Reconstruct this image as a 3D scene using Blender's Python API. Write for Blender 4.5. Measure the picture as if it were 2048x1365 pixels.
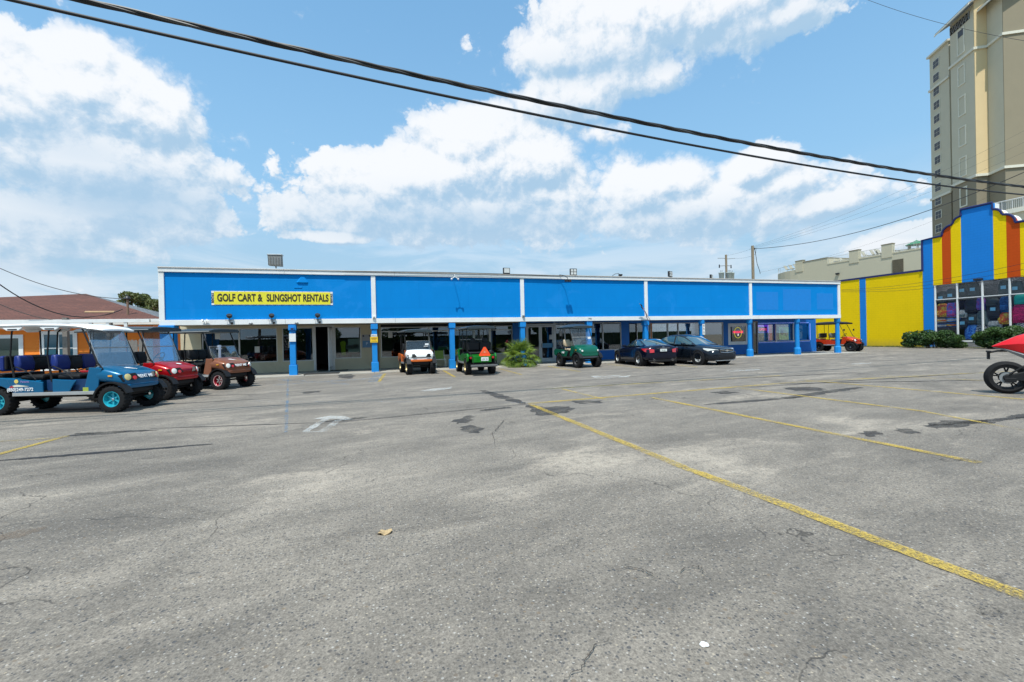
import bpy, math, random
from mathutils import Vector, Matrix
random.seed(7)
C = bpy.context.scene.collection
SC = bpy.context.scene
for o in list(bpy.data.objects): bpy.data.objects.remove(o)
# ------------------------------------------------------------ camera
EYE = Vector((0, 0, 1.45)); FPX = 926.98
yaw, pit, rol = math.radians(17.36), math.radians(-0.276), math.radians(-1.282)
_f = Vector((math.sin(yaw)*math.cos(pit), math.cos(yaw)*math.cos(pit), math.sin(pit)))
_r = Vector((math.cos(yaw), -math.sin(yaw), 0)); _u = _r.cross(_f)
cr, sr = math.cos(rol), math.sin(rol)
_R = _r*cr + _u*sr; _U = _u*cr - _r*sr
cam = bpy.data.cameras.new('camera'); co = bpy.data.objects.new('camera', cam); C.objects.link(co)
co.matrix_world = Matrix(((_R.x, _U.x, -_f.x, EYE.x), (_R.y, _U.y, -_f.y, EYE.y), (_R.z, _U.z, -_f.z, EYE.z), (0, 0, 0, 1)))
cam.sensor_width = 36; cam.lens = FPX/2048*36; cam.clip_end = 6000; cam.clip_start = 0.05
SC.camera = co
SC.view_settings.view_transform = 'Standard'; SC.view_settings.look = 'None'
SC.view_settings.exposure = 0.0; SC.view_settings.gamma = 1
SC.render.resolution_x = 1024; SC.render.resolution_y = 682
def ray(px, py): return _f + _R*((px-1024)/FPX) - _U*((py-682.5)/FPX)
def G(px, py, z=0.0):
    d = ray(px, py); t = (z-EYE.z)/d.z; return EYE + d*t
def onY(px, py, Y): d = ray(px, py); return EYE + d*(Y/d.y)
def onX(px, py, X): d = ray(px, py); return EYE + d*(X/d.x)
# ------------------------------------------------------------ sun and sky
SUN = Vector((0.23, 0.43, -1.0)).normalized()
sl = bpy.data.lights.new('sun', 'SUN'); sl.energy = 5.0; sl.angle = math.radians(0.6); sl.color = (1.0, 0.955, 0.88)
so = bpy.data.objects.new('sun', sl); C.objects.link(so); so.rotation_euler = SUN.to_track_quat('-Z', 'Y').to_euler()
W = bpy.data.worlds.new('World'); SC.world = W; W.use_nodes = True
wn = W.node_tree; wn.nodes.clear()
class NT:
    def __init__(s, nt): s.t = nt
    def n(s, typ, ins=None, **kw):
        nd = s.t.nodes.new(typ)
        for k, v in kw.items(): setattr(nd, k, v)
        if ins:
            for k, v in ins.items():
                sk = nd.inputs[k]
                if isinstance(v, bpy.types.NodeSocket): s.t.links.new(v, sk)
                else: sk.default_value = v
        return nd
    def m(s, op, a, b=0.0, c=0.0, clamp=False):
        nd = s.t.nodes.new('ShaderNodeMath'); nd.operation = op; nd.use_clamp = clamp
        for i, v in enumerate((a, b, c)):
            if isinstance(v, bpy.types.NodeSocket): s.t.links.new(v, nd.inputs[i])
            else: nd.inputs[i].default_value = v
        return nd.outputs[0]
    def vm(s, op, a, b=None):
        nd = s.t.nodes.new('ShaderNodeVectorMath'); nd.operation = op
        for i, v in enumerate((a, b)):
            if v is None: continue
            if isinstance(v, bpy.types.NodeSocket): s.t.links.new(v, nd.inputs[i])
            else: nd.inputs[i].default_value = v
        return nd
    def ss(s, x, a, b, lo=0.0, hi=1.0):
        nd = s.t.nodes.new('ShaderNodeMapRange'); nd.interpolation_type = 'SMOOTHSTEP'
        s.t.links.new(x, nd.inputs[0])
        for i, v in ((1, a), (2, b), (3, lo), (4, hi)): nd.inputs[i].default_value = v
        return nd.outputs[0]
    def noise(s, vec, scale, detail=4, rough=0.55, dist=0.0, dim='3D'):
        nd = s.n('ShaderNodeTexNoise', {'Scale': scale, 'Detail': detail, 'Roughness': rough, 'Distortion': dist}, noise_dimensions=dim)
        s.t.links.new(vec, nd.inputs['Vector']); return nd.outputs['Fac']
    def mix(s, fac, a, b, blend='MIX'):
        nd = s.t.nodes.new('ShaderNodeMix'); nd.data_type = 'RGBA'; nd.blend_type = blend
        for i, v in ((0, fac), (6, a), (7, b)):
            if isinstance(v, bpy.types.NodeSocket): s.t.links.new(v, nd.inputs[i])
            else: nd.inputs[i].default_value = v if i == 0 else (tuple(v)+(1,))[:4]
        return nd.outputs[2]
T = NT(wn)
tc = T.n('ShaderNodeTexCoord')
D = T.vm('NORMALIZE', tc.outputs['Generated']).outputs[0]
sx = T.n('ShaderNodeSeparateXYZ', {0: D})
az = T.m('MULTIPLY', T.m('ARCTAN2', sx.outputs[0], sx.outputs[1]), 57.2958)
el = T.m('MULTIPLY', T.m('ARCSINE', sx.outputs[2]), 57.2958)
# clouds: centre az, centre el, half width, half height (degrees), weight
def ae(px, py):
    d = ray(px, py).normalized(); return math.degrees(math.atan2(d.x, d.y)), math.degrees(math.asin(d.z))
def blob(px, py, rx, ry, w=1.0):
    a, e = ae(px, py); a2, _ = ae(px+rx, py); _, e2 = ae(px, py-ry); return a, e, abs(a2-a), abs(e2-e), w
BL = [blob(*b) for b in [
 (30,200,210,140,1.5),(190,190,160,110,1.5),(300,235,110,85,1.4),(160,125,110,60,1.3),(190,330,220,90,1.5),(380,392,50,45,1.2),(260,420,170,60,1.3),(60,450,260,90,1.2),(200,115,60,50,1.1),(340,330,70,70,1.0),
 (960,290,95,66,2.1),(1000,330,135,85,2.1),(1075,330,75,65,1.8),(870,360,135,60,1.9),(780,375,115,55,1.8),(725,400,85,38,1.4),(900,420,290,60,1.5),(670,476,90,14,1.1),(1040,400,160,80,1.5),
 (1380,20,330,85,1.5),(1230,70,190,95,1.4),(1110,105,85,60,1.3),(1130,200,100,70,1.3),(1215,160,90,50,1.1),(1520,40,170,55,1.3),(1300,150,100,45,1.0),(1190,265,60,30,.95),
 (1280,385,100,55,1.5),(1345,365,75,42,1.5),(1510,338,70,40,1.6),(1570,372,90,42,1.5),(1640,410,90,32,1.4),(1430,420,300,60,1.3),(1800,480,110,30,1.2)]]
SHD = [blob(*b) for b in [(260,405,190,60,1.0),(90,440,150,40,.6),(150,300,130,35,.45),(40,540,160,30,.7),(930,450,280,34,.8),(960,395,130,22,.4),(1330,440,210,30,.55),(1540,410,70,25,.5),(1300,110,260,30,.45),(1150,215,80,20,.3),(760,520,300,20,.4)]]
grp = bpy.data.node_groups.new('cloud_density', 'ShaderNodeTree')
grp.interface.new_socket('az', in_out='INPUT', socket_type='NodeSocketFloat')
grp.interface.new_socket('el', in_out='INPUT', socket_type='NodeSocketFloat')
grp.interface.new_socket('d', in_out='OUTPUT', socket_type='NodeSocketFloat')
g = NT(grp); gi = g.n('NodeGroupInput'); gout = g.n('NodeGroupOutput')
gaz, gel = gi.outputs[0], gi.outputs[1]
vec = g.n('ShaderNodeCombineXYZ', {0: g.m('MULTIPLY', gaz, 0.024), 1: g.m('MULTIPLY', gel, 0.027), 2: 0.37}).outputs[0]
warp = g.noise(vec, 6.0, 6, 0.6, 0.2)
wv = g.vm('ADD', vec, g.vm('SCALE', g.n('ShaderNodeTexNoise', {'Vector': vec, 'Scale': 16.0, 'Detail': 5.0, 'Roughness': 0.65}).outputs['Color']).outputs[0])
wv.inputs[1].links[0].from_node.inputs['Scale'].default_value = 0.055
vor = g.n('ShaderNodeTexVoronoi', {'Vector': wv.outputs[0], 'Scale': 9.0, 'Detail': 3.0, 'Roughness': 0.55, 'Lacunarity': 2.4}, voronoi_dimensions='2D', feature='F1', normalize=True)
puff = g.m('SUBTRACT', 1.0, vor.outputs['Distance'])
acc = None
for a, e, ra, re, w in BL:
    dx = g.m('MULTIPLY', g.m('SUBTRACT', gaz, a), 1/ra); dy = g.m('MULTIPLY', g.m('SUBTRACT', gel, e), 1/re)
    d2 = g.m('ADD', g.m('MULTIPLY', dx, dx), g.m('MULTIPLY', dy, dy))
    v = g.m('MULTIPLY', g.m('POWER', 2.0, g.m('MULTIPLY', d2, -1.0)), w)
    acc = v if acc is None else g.m('SMOOTH_MAX', acc, v, 0.12)
# beyond the view scattered cumulus goes on, thinned to lower the sky's fill light
side = g.ss(g.m('ABSOLUTE', g.m('SUBTRACT', gaz, 17.0)), 52, 75)
high = g.ss(gel, 42, 60)
gen = g.ss(g.noise(vec, 1.9, 3, 0.5), 0.46, 0.70, 0.05, 1.0)
acc = g.m('MAXIMUM', acc, g.m('MULTIPLY', gen, g.m('MAXIMUM', side, high)))
dens = g.m('ADD', acc, g.m('ADD', g.m('MULTIPLY', g.m('SUBTRACT', warp, 0.5), 0.90), g.m('MULTIPLY', g.m('SUBTRACT', puff, 0.62), 1.25)))
grp.links.new(dens, gout.inputs[0])
def cd(da, de):
    nd = T.t.nodes.new('ShaderNodeGroup'); nd.node_tree = grp
    wn.links.new(T.m('ADD', az, da), nd.inputs[0]); wn.links.new(T.m('ADD', el, de), nd.inputs[1]); return nd.outputs[0]
d0 = cd(0, 0); d1 = cd(-0.6, 1.1)
soft = T.noise(T.n('ShaderNodeCombineXYZ', {0: T.m('MULTIPLY', az, 0.02), 1: T.m('MULTIPLY', el, 0.03), 2: 2.1}).outputs[0], 3.0, 3, 0.5)
wide = T.ss(soft, 0.42, 0.62)
alpha = T.m('MULTIPLY', T.m('ADD', T.m('MULTIPLY', T.ss(d0, 0.50, 0.66), T.m('SUBTRACT', 1.0, wide)), T.m('MULTIPLY', T.ss(d0, 0.42, 0.95), wide)), 0.95)
lit = T.ss(T.m('SUBTRACT', d0, d1), -0.42, 0.26)
shd = None
wn_ = T.m('MULTIPLY', T.m('SUBTRACT', soft, 0.5), 3.0)
for a, e, ra, re, w in SHD:
    dx = T.m('MULTIPLY', T.m('SUBTRACT', az, a), 1/ra); dy = T.m('MULTIPLY', T.m('SUBTRACT', T.m('ADD', el, wn_), e), 1/re)
    v = T.m('MULTIPLY', T.m('POWER', 2.0, T.m('MULTIPLY', T.m('ADD', T.m('MULTIPLY', dx, dx), T.m('MULTIPLY', dy, dy)), -1.0)), w)
    shd = v if shd is None else T.m('MAXIMUM', shd, v)
lit = T.m('MULTIPLY', lit, T.m('SUBTRACT', 1.0, T.m('MULTIPLY', shd, 0.85)))
sky = T.n('ShaderNodeTexSky', sky_type='NISHITA', sun_disc=False, sun_elevation=math.asin(-SUN.z), sun_rotation=math.atan2(-SUN.x, -SUN.y), air_density=1.0, dust_density=1.6, ozone_density=1.3)
skc = T.mix(1.0, sky.outputs[0], (0.64, 1.60, 1.95), 'MULTIPLY')
haze = T.ss(el, -2, 42, 0.92, 0.38)
skc = T.mix(haze, skc, (3.05, 4.85, 6.5))
lowv = T.n('ShaderNodeCombineXYZ', {0: T.m('MULTIPLY', az, 0.014), 1: T.m('MULTIPLY', el, 0.06), 2: 0.9}).outputs[0]
band = T.ss(T.noise(lowv, 4.5, 6, 0.6, 0.5), 0.38, 0.60)
lowc = T.mix(band, (3.5, 4.95, 6.2), (5.9, 6.5, 7.1))
ccol = T.mix(lit, (3.3, 4.8, 6.3), (7.6, 7.75, 7.95))
ccol = T.mix(T.ss(el, 2, 15, 0.72, 0.0), ccol, lowc)
skc = T.mix(T.ss(el, 4, 19, 0.78, 0.0), skc, lowc)
full = T.mix(alpha, skc, ccol)
bg = T.n('ShaderNodeBackground', {'Color': full, 'Strength': 0.128})
wo = T.n('ShaderNodeOutputWorld'); wn.links.new(bg.outputs[0], wo.inputs[0])
W.cycles.sampling_method = 'MANUAL'; W.cycles.sample_map_resolution = 512

# ------------------------------------------------------------ materials
MATS = {}
def mat(name, col, rough=0.6, metal=0.0, var=0.08, vs=6.0, bump=0.0, bs=40.0, emit=None, es=0.0, coat=0.0, spec=0.5, dirt=0.0, dirtcol=(0.2,0.18,0.15)):
    if name in MATS: return MATS[name]
    m = bpy.data.materials.new(name); m.use_nodes = True; t = NT(m.node_tree); b = m.node_tree.nodes['Principled BSDF']
    tcn = t.n('ShaderNodeTexCoord').outputs['Object']
    n1 = t.noise(tcn, vs, 5, 0.6)
    f = t.n('ShaderNodeMapRange', {0: n1, 1: 0.3, 2: 0.7, 3: 1-var, 4: 1+var}).outputs[0]
    c = t.vm('SCALE', tuple(col)); m.node_tree.links.new(f, c.inputs['Scale']); cc = c.outputs[0]
    if dirt > 0:
        n2 = t.noise(tcn, vs*0.5, 6, 0.7, 0.6)
        cc = t.mix(t.ss(n2, 0.48, 0.75, 0, dirt), cc, dirtcol)
    m.node_tree.links.new(cc, b.inputs['Base Color'])
    b.inputs['Roughness'].default_value = rough; b.inputs['Metallic'].default_value = metal
    b.inputs['Specular IOR Level'].default_value = spec; b.inputs['Coat Weight'].default_value = coat
    b.inputs['Coat Roughness'].default_value = 0.05
    if emit: b.inputs['Emission Color'].default_value = tuple(emit)+(1,); b.inputs['Emission Strength'].default_value = es
    if bump > 0:
        bn = t.n('ShaderNodeBump', {'Strength': min(1, bump), 'Distance': 0.02, 'Height': t.noise(tcn, bs, 6, 0.6)})
        m.node_tree.links.new(bn.outputs[0], b.inputs['Normal'])
    MATS[name] = m; return m
def glassmat(name, tint=(0.5,0.55,0.55), refl=1.0, rough=0.01, body=None, bw=0.0):
    if name in MATS: return MATS[name]
    m = bpy.data.materials.new(name); m.use_nodes = True; nt = m.node_tree; nt.nodes.clear(); t = NT(nt)
    fr = t.n('ShaderNodeFresnel', {'IOR': 1.5}).outputs[0]
    fac = t.m('MULTIPLY', fr, refl, clamp=True)
    tr = t.n('ShaderNodeBsdfTransparent', {'Color': tuple(tint)+(1,)})
    gl = t.n('ShaderNodeBsdfGlossy', {'Roughness': rough, 'Color': (0.95,0.97,1,1)})
    base = tr.outputs[0]
    if body:
        df = t.n('ShaderNodeBsdfDiffuse', {'Color': tuple(body)+(1,)}); mx0 = t.n('ShaderNodeMixShader', {0: bw, 1: tr.outputs[0], 2: df.outputs[0]}); base = mx0.outputs[0]
    mx = t.n('ShaderNodeMixShader', {0: fac, 1: base, 2: gl.outputs[0]})
    o = t.n('ShaderNodeOutputMaterial', {0: mx.outputs[0]})
    MATS[name] = m; return m
# ------------------------------------------------------------ mesh builder
class MB:
    def __init__(s): s.v = []; s.f = []; s.mi = []
    def add(s, vs, fs, mi=0, M=None):
        b = len(s.v)
        s.v += [tuple(M @ Vector(p)) if M else tuple(p) for p in vs]
        s.f += [tuple(b+i for i in f) for f in fs]; s.mi += [mi]*len(fs); return s
    def box(s, x0, y0, z0, x1, y1, z1, mi=0, M=None):
        v = [(x0,y0,z0),(x1,y0,z0),(x1,y1,z0),(x0,y1,z0),(x0,y0,z1),(x1,y0,z1),(x1,y1,z1),(x0,y1,z1)]
        return s.add(v, [(0,3,2,1),(4,5,6,7),(0,1,5,4),(1,2,6,5),(2,3,7,6),(3,0,4,7)], mi, M)
    def cb(s, c, d, mi=0, M=None):
        return s.box(c[0]-d[0]/2, c[1]-d[1]/2, c[2]-d[2]/2, c[0]+d[0]/2, c[1]+d[1]/2, c[2]+d[2]/2, mi, M)
    def tube(s, pts, r, n=8, mi=0, closed=False, M=None):
        pts = [Vector(p) for p in pts]; N = len(pts); rr = r if isinstance(r, (list, tuple)) else [r]*N
        vs = []; fs = []; up = Vector((0,0,1)); prev = None
        for i, p in enumerate(pts):
            if closed: t = (pts[(i+1)%N]-pts[i-1])
            else: t = pts[min(i+1, N-1)]-pts[max(i-1, 0)]
            t = t.normalized() if t.length > 1e-9 else Vector((0,0,1))
            if prev is None:
                a = up if abs(t.z) < 0.95 else Vector((1,0,0)); x = t.cross(a).normalized()
            else:
                x = (prev - t*prev.dot(t)); x = x.normalized() if x.length > 1e-6 else t.orthogonal().normalized()
            prev = x; y = t.cross(x)
            for k in range(n):
                a = 2*math.pi*k/n; vs.append(p+(x*math.cos(a)+y*math.sin(a))*rr[i])
        for i in range(N if closed else N-1):
            j = (i+1) % N
            for k in range(n):
                k2 = (k+1) % n; fs.append((i*n+k, i*n+k2, j*n+k2, j*n+k))
        if not closed: fs.append(tuple(range(n-1, -1, -1))); fs.append(tuple((N-1)*n+k for k in range(n)))
        return s.add(vs, fs, mi, M)
    def lathe(s, prof, n=24, axis='z', mi=0, M=None, c=(0,0,0), cap=True):
        vs = []; fs = []; P = len(prof)
        for k in range(n):
            a = 2*math.pi*k/n; ca, sa = math.cos(a), math.sin(a)
            for r, h in prof:
                q = (r*ca, r*sa, h) if axis == 'z' else ((h, r*ca, r*sa) if axis == 'x' else (r*ca, h, r*sa))
                vs.append((q[0]+c[0], q[1]+c[1], q[2]+c[2]))
        for k in range(n):
            k2 = (k+1) % n
            for i in range(P-1): fs.append((k*P+i, k2*P+i, k2*P+i+1, k*P+i+1))
        if cap:
            fs.append(tuple(k*P for k in range(n))); fs.append(tuple(k*P+P-1 for k in range(n-1, -1, -1)))
        return s.add(vs, fs, mi, M)
    def prism(s, poly, t0, t1, plane='xz', mi=0, M=None):
        n = len(poly)
        def q(a, b, t): return (a, t, b) if plane == 'xz' else ((t, a, b) if plane == 'yz' else (a, b, t))
        vs = [q(a, b, t0) for a, b in poly] + [q(a, b, t1) for a, b in poly]
        fs = [tuple(range(n)), tuple(range(2*n-1, n-1, -1))] + [(i, i+n, (i+1) % n+n, (i+1) % n) for i in range(n)]
        return s.add(vs, fs, mi, M)
    def loft(s, rings, mi=0, cap=True, M=None, closed=True, mif=None):
        n = len(rings[0]); vs = [p for r in rings for p in r]; b = len(s.f)
        fs = []; mis = []
        for i in range(len(rings)-1):
            for k in range(n if closed else n-1):
                k2 = (k+1) % n; fs.append((i*n+k, (i+1)*n+k, (i+1)*n+k2, i*n+k2)); mis.append(mif(i, k) if mif else mi)
        if cap: fs.append(tuple(range(n))); fs.append(tuple((len(rings)-1)*n+k for k in range(n-1, -1, -1))); mis += [mi, mi]
        s.add(vs, fs, mi, M); s.mi[b:] = mis; return s
    def build(s, name, mats, parent=None, smooth=False, bev=0.0, sub=0, loc=None, recalc=True):
        me = bpy.data.meshes.new(name); me.from_pydata(s.v, [], s.f)
        if not isinstance(mats, (list, tuple)): mats = [mats]
        for m in mats: me.materials.append(m)
        if len(mats) > 1: me.polygons.foreach_set('material_index', s.mi)
        if recalc:
            import bmesh
            bm = bmesh.new(); bm.from_mesh(me); bmesh.ops.recalc_face_normals(bm, faces=bm.faces); bm.to_mesh(me); bm.free()
        if smooth or sub:
            me.polygons.foreach_set('use_smooth', [True]*len(me.polygons))
            if smooth and not sub:
                try: me.set_sharp_from_angle(angle=math.radians(42))
                except Exception: pass
        o = bpy.data.objects.new(name, me); C.objects.link(o)
        if parent: o.parent = parent
        if loc: o.location = loc
        if bev:
            b = o.modifiers.new('bevel', 'BEVEL'); b.width = bev; b.segments = 2; b.limit_method = 'ANGLE'; b.angle_limit = math.radians(40)
        if sub: q = o.modifiers.new('sub', 'SUBSURF'); q.levels = sub; q.render_levels = sub
        return o
def tag(o, label=None, cat=None, group=None, kind=None):
    if label: o['label'] = label
    if cat: o['category'] = cat
    if group: o['group'] = group
    if kind: o['kind'] = kind
    return o
def empty(name, loc=(0,0,0), rz=0.0, label=None, cat=None, group=None, kind=None):
    o = bpy.data.objects.new(name, None); C.objects.link(o); o.location = loc; o.rotation_euler = (0,0,rz); o.empty_display_size = 0.3
    return tag(o, label, cat, group, kind)
def dup(o, parent=None):
    c = o.copy(); C.objects.link(c)
    if parent: c.parent = parent
    for ch in list(o.children): dup(ch, c)
    return c
def text(name, s, size, mt, parent=None, M=None, sxy=(1,1), ext=0.004, off=0.0, align='CENTER'):
    cu = bpy.data.curves.new(name, 'FONT'); cu.body = s; cu.size = size; cu.extrude = ext; cu.offset = off; cu.align_x = align; cu.align_y = 'CENTER'
    t = bpy.data.objects.new('tmp_text', cu); C.objects.link(t); bpy.context.view_layer.update()
    me = bpy.data.meshes.new_from_object(t.evaluated_get(bpy.context.evaluated_depsgraph_get())); bpy.data.objects.remove(t)
    me.name = name; me.transform(Matrix.Diagonal((sxy[0], sxy[1], 1, 1)))
    if M: me.transform(M)
    me.materials.clear(); me.materials.append(mt)
    o = bpy.data.objects.new(name, me); C.objects.link(o)
    if parent: o.parent = parent
    return o
def fittext(o, x0, x1):
    xs = [v.co.x for v in o.data.vertices]; a, b = min(xs), max(xs); k = (x1-x0)/(b-a)
    for v in o.data.vertices: v.co.x = x0+(v.co.x-a)*k
def TM(loc, x=(1,0,0), y=(0,0,1)):
    x = Vector(x).normalized(); y = Vector(y).normalized(); z = x.cross(y)
    return Matrix(((x.x,y.x,z.x,loc[0]),(x.y,y.y,z.y,loc[1]),(x.z,y.z,z.z,loc[2]),(0,0,0,1)))

BLUE = (0.0, 0.215, 0.585)
def paintwall(name, col, bscale=7, bump=0.25, var=0.06, blockw=0.4, blockh=0.2, blk=0.0, axis='x', patch=None):
    """painted masonry / plywood: blotchy coats, faint block joints, rain streaks"""
    m = bpy.data.materials.new(name); m.use_nodes = True; t = NT(m.node_tree); b = m.node_tree.nodes['Principled BSDF']
    oc = t.n('ShaderNodeTexCoord').outputs['Object']
    sp = t.n('ShaderNodeSeparateXYZ', {0: oc})
    hv = sp.outputs[0] if axis == 'x' else sp.outputs[1]
    st = t.n('ShaderNodeCombineXYZ', {0: t.m('MULTIPLY', hv, 3.0), 1: t.m('MULTIPLY', sp.outputs[2], 0.45), 2: 0.0}).outputs[0]
    a = t.noise(oc, bscale*0.12, 5, 0.6); s1 = t.noise(st, 1.6, 5, 0.65)
    f = t.m('ADD', t.m('MULTIPLY', t.m('SUBTRACT', a, 0.5), var*3), t.m('ADD', t.m('MULTIPLY', t.m('SUBTRACT', s1, 0.5), var*2.0), 1.0))
    c = t.vm('SCALE', tuple(col)); m.node_tree.links.new(f, c.inputs['Scale'])
    cc = c.outputs[0]
    dirt = t.ss(t.noise(st, 3.3, 6, 0.7), 0.62, 0.82, 0, 0.22)
    cc = t.mix(dirt, cc, tuple(x*0.45+0.03 for x in col))
    m.node_tree.links.new(cc, b.inputs['Base Color']); b.inputs['Roughness'].default_value = 0.7; b.inputs['Specular IOR Level'].default_value = 0.12
    h = t.noise(oc, 45, 5, 0.6)
    if patch:
        bv = t.n('ShaderNodeCombineXYZ', {0: hv, 1: t.m('ADD', sp.outputs[2], 3.06), 2: 0.0}).outputs[0]
        br = t.n('ShaderNodeTexBrick', {'Vector': bv, 'Scale': 1.0, 'Mortar Size': 0.006, 'Brick Width': 2.44, 'Row Height': 1.22, 'Color1': (1,1,1,1), 'Color2': (0.90,0.93,0.96,1), 'Mortar': (0.66,0.72,0.8,1)})
        cc = t.mix(0.75, cc, br.outputs[0], 'MULTIPLY')
        old = t.ss(t.noise(oc, 0.8, 5, 0.6, 0.8), 0.55, 0.66, 0, 0.30); cc = t.mix(old, cc, (0.02, 0.25, 0.66)); m.node_tree.links.new(cc, b.inputs['Base Color'])
        h = t.m('ADD', t.m('MULTIPLY', h, 0.4), t.m('MULTIPLY', t.n('ShaderNodeRGBToBW', {0: br.outputs[0]}).outputs[0], 1.5))
    if blk > 0:
        bv = t.n('ShaderNodeCombineXYZ', {0: hv, 1: sp.outputs[2], 2: 0.0}).outputs[0]
        br = t.n('ShaderNodeTexBrick', {'Vector': bv, 'Scale': 1.0, 'Mortar Size': 0.012, 'Mortar Smooth': 0.3, 'Brick Width': blockw, 'Row Height': blockh, 'Color1': (1,1,1,1), 'Color2': (0.9,0.9,0.9,1), 'Mortar': (0,0,0,1)})
        cc = t.mix(0.16, cc, t.mix(t.n('ShaderNodeRGBToBW', {0: br.outputs[0]}).outputs[0], tuple(x*.45 for x in col), tuple(min(1, x*1.03) for x in col)))
        grime = t.m('MULTIPLY', t.ss(sp.outputs[2], 0.0, 0.9, 0.55, 0.0), t.noise(st, 2.5, 5, 0.7)); cc = t.mix(grime, cc, (0.16, 0.14, 0.10)); m.node_tree.links.new(cc, b.inputs['Base Color'])
        h = t.m('ADD', t.m('MULTIPLY', h, 0.25), t.m('MULTIPLY', br.outputs[0], blk))
    bn = t.n('ShaderNodeBump', {'Strength': bump, 'Distance': 0.02, 'Height': h}); m.node_tree.links.new(bn.outputs[0], b.inputs['Normal'])
    MATS[name] = m; return m
# ------------------------------------------------------------ ground
def zn(px, py, qx, qy, wd, wgt):
    a, c = G(px, py), G(qx, qy); m_ = (a+c)/2; d = c-a
    return (m_.x, m_.y, d.length/2, wd, math.atan2(d.y, d.x), wgt)
ZONES = [zn(-200,1120,420,1010,.42,-.22), zn(-300,960,520,900,1.0,-.12), zn(180,1220,340,1120,.16,-.16), zn(470,1045,660,960,.30,.22), zn(640,975,860,935,.55,.24), zn(60,1200,330,1120,.22,.20),
         zn(-50,1010,420,945,.16,.16), zn(900,1010,1040,975,.25,.20), zn(1030,905,1320,940,.30,.22), zn(1330,900,1520,945,.28,.26), zn(1250,1050,1500,1080,.30,-.13), zn(1600,830,1760,850,.5,.20), zn(1700,900,2048,930,.8,-.10), zn(850,840,1000,835,.9,.10), zn(1500,1260,1900,1300,.2,-.08), zn(950,1250,1250,1180,.2,-.06)]
def asphalt():
    m = bpy.data.materials.new('worn_asphalt'); m.use_nodes = True; t = NT(m.node_tree); b = m.node_tree.nodes['Principled BSDF']
    oc = t.n('ShaderNodeTexCoord').outputs['Object']
    sp = t.n('ShaderNodeSeparateXYZ', {0: oc})
    L = Vector((0.92, -0.38, 0))
    al = t.m('ADD', t.m('MULTIPLY', sp.outputs[0], 0.80), t.m('MULTIPLY', sp.outputs[1], 0.25))
    ac = t.m('ADD', t.m('MULTIPLY', sp.outputs[0], -0.25), t.m('MULTIPLY', sp.outputs[1], 0.97))
    st = t.n('ShaderNodeCombineXYZ', {0: t.m('MULTIPLY', al, 0.50), 1: ac, 2: 0.0}).outputs[0]
    n_big = t.noise(st, 0.85, 7, 0.66, 0.8)
    n_mid = t.noise(st, 2.1, 7, 0.66, 0.8)
    dusty = t.m('ADD', t.m('MULTIPLY', n_big, 0.52), t.m('MULTIPLY', n_mid, 0.48))
    # worn zones: (x, y, half length, half width, turn, weight); plus = dusty and pale, minus = dark open texture
    for (zx, zy, ra, rb, rot, wgt) in ZONES:
        c_, s_ = math.cos(rot), math.sin(rot)
        ux = t.m('SUBTRACT', sp.outputs[0], zx); uy = t.m('SUBTRACT', sp.outputs[1], zy)
        pa = t.m('MULTIPLY', t.m('ADD', t.m('MULTIPLY', ux, c_), t.m('MULTIPLY', uy, s_)), 1/ra); pb = t.m('MULTIPLY', t.m('ADD', t.m('MULTIPLY', ux, -s_), t.m('MULTIPLY', uy, c_)), 1/rb)
        dusty = t.m('ADD', dusty, t.m('MULTIPLY', t.m('POWER', 2.0, t.m('MULTIPLY', t.m('ADD', t.m('MULTIPLY', pa, pa), t.m('MULTIPLY', pb, pb)), -1.0)), wgt*.72))
    sp1 = t.noise(oc, 40, 3, 0.85)
    du = t.ss(t.m('ADD', dusty, t.m('MULTIPLY', t.m('SUBTRACT', sp1, 0.5), 0.42)), 0.22, 0.80)
    base = t.mix(du, (0.114, 0.101, 0.087), (0.290, 0.252, 0.206))
    # sandy drifts
    sand = t.ss(t.m('ADD', t.m('MULTIPLY', t.noise(st, 0.75, 5, 0.6, 1.0), 0.6), t.m('MULTIPLY', dusty, 0.55)), 0.60, 0.74)
    sandf = t.m('MULTIPLY', sand, t.ss(t.noise(oc, 9, 4, 0.6), 0.30, 0.55))
    base = t.mix(t.m('MULTIPLY', sandf, 0.70), base, (0.365, 0.312, 0.250))
    # aggregate at three sizes
    v1 = t.n('ShaderNodeTexVoronoi', {'Vector': oc, 'Scale': 58.0, 'Randomness': 1.0}); 
    rnd = t.n('ShaderNodeSeparateColor', {0: v1.outputs['Color']})
    peb = t.m('MULTIPLY', t.m('LESS_THAN', v1.outputs['Distance'], 0.40), t.m('GREATER_THAN', rnd.outputs[0], 0.70))
    peb2 = t.m('MULTIPLY', t.m('LESS_THAN', v1.outputs['Distance'], 0.34), t.m('LESS_THAN', rnd.outputs[0], 0.12))
    v2 = t.n('ShaderNodeTexVoronoi', {'Vector': oc, 'Scale': 125.0, 'Randomness': 1.0})
    r2 = t.n('ShaderNodeSeparateColor', {0: v2.outputs['Color']})
    gr = t.m('ADD', t.m('MULTIPLY', t.m('SUBTRACT', r2.outputs[1], 0.5), 0.42), 1.0)
    sc0 = t.vm('SCALE', base); m.node_tree.links.new(gr, sc0.inputs['Scale']); base = sc0.outputs[0]
    pm = t.m('MULTIPLY', peb, t.m('SUBTRACT', 1.0, t.m('MULTIPLY', sandf, 0.65)))
    pcol = t.mix(rnd.outputs[1], (0.045, 0.048, 0.055), (0.13, 0.12, 0.11))
    base = t.mix(t.m('MULTIPLY', pm, 0.85), base, pcol)
    base = t.mix(t.m('MULTIPLY', peb2, 0.55), base, t.mix(rnd.outputs[2], (0.46, 0.38, 0.27), (0.48, 0.46, 0.43)))
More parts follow.
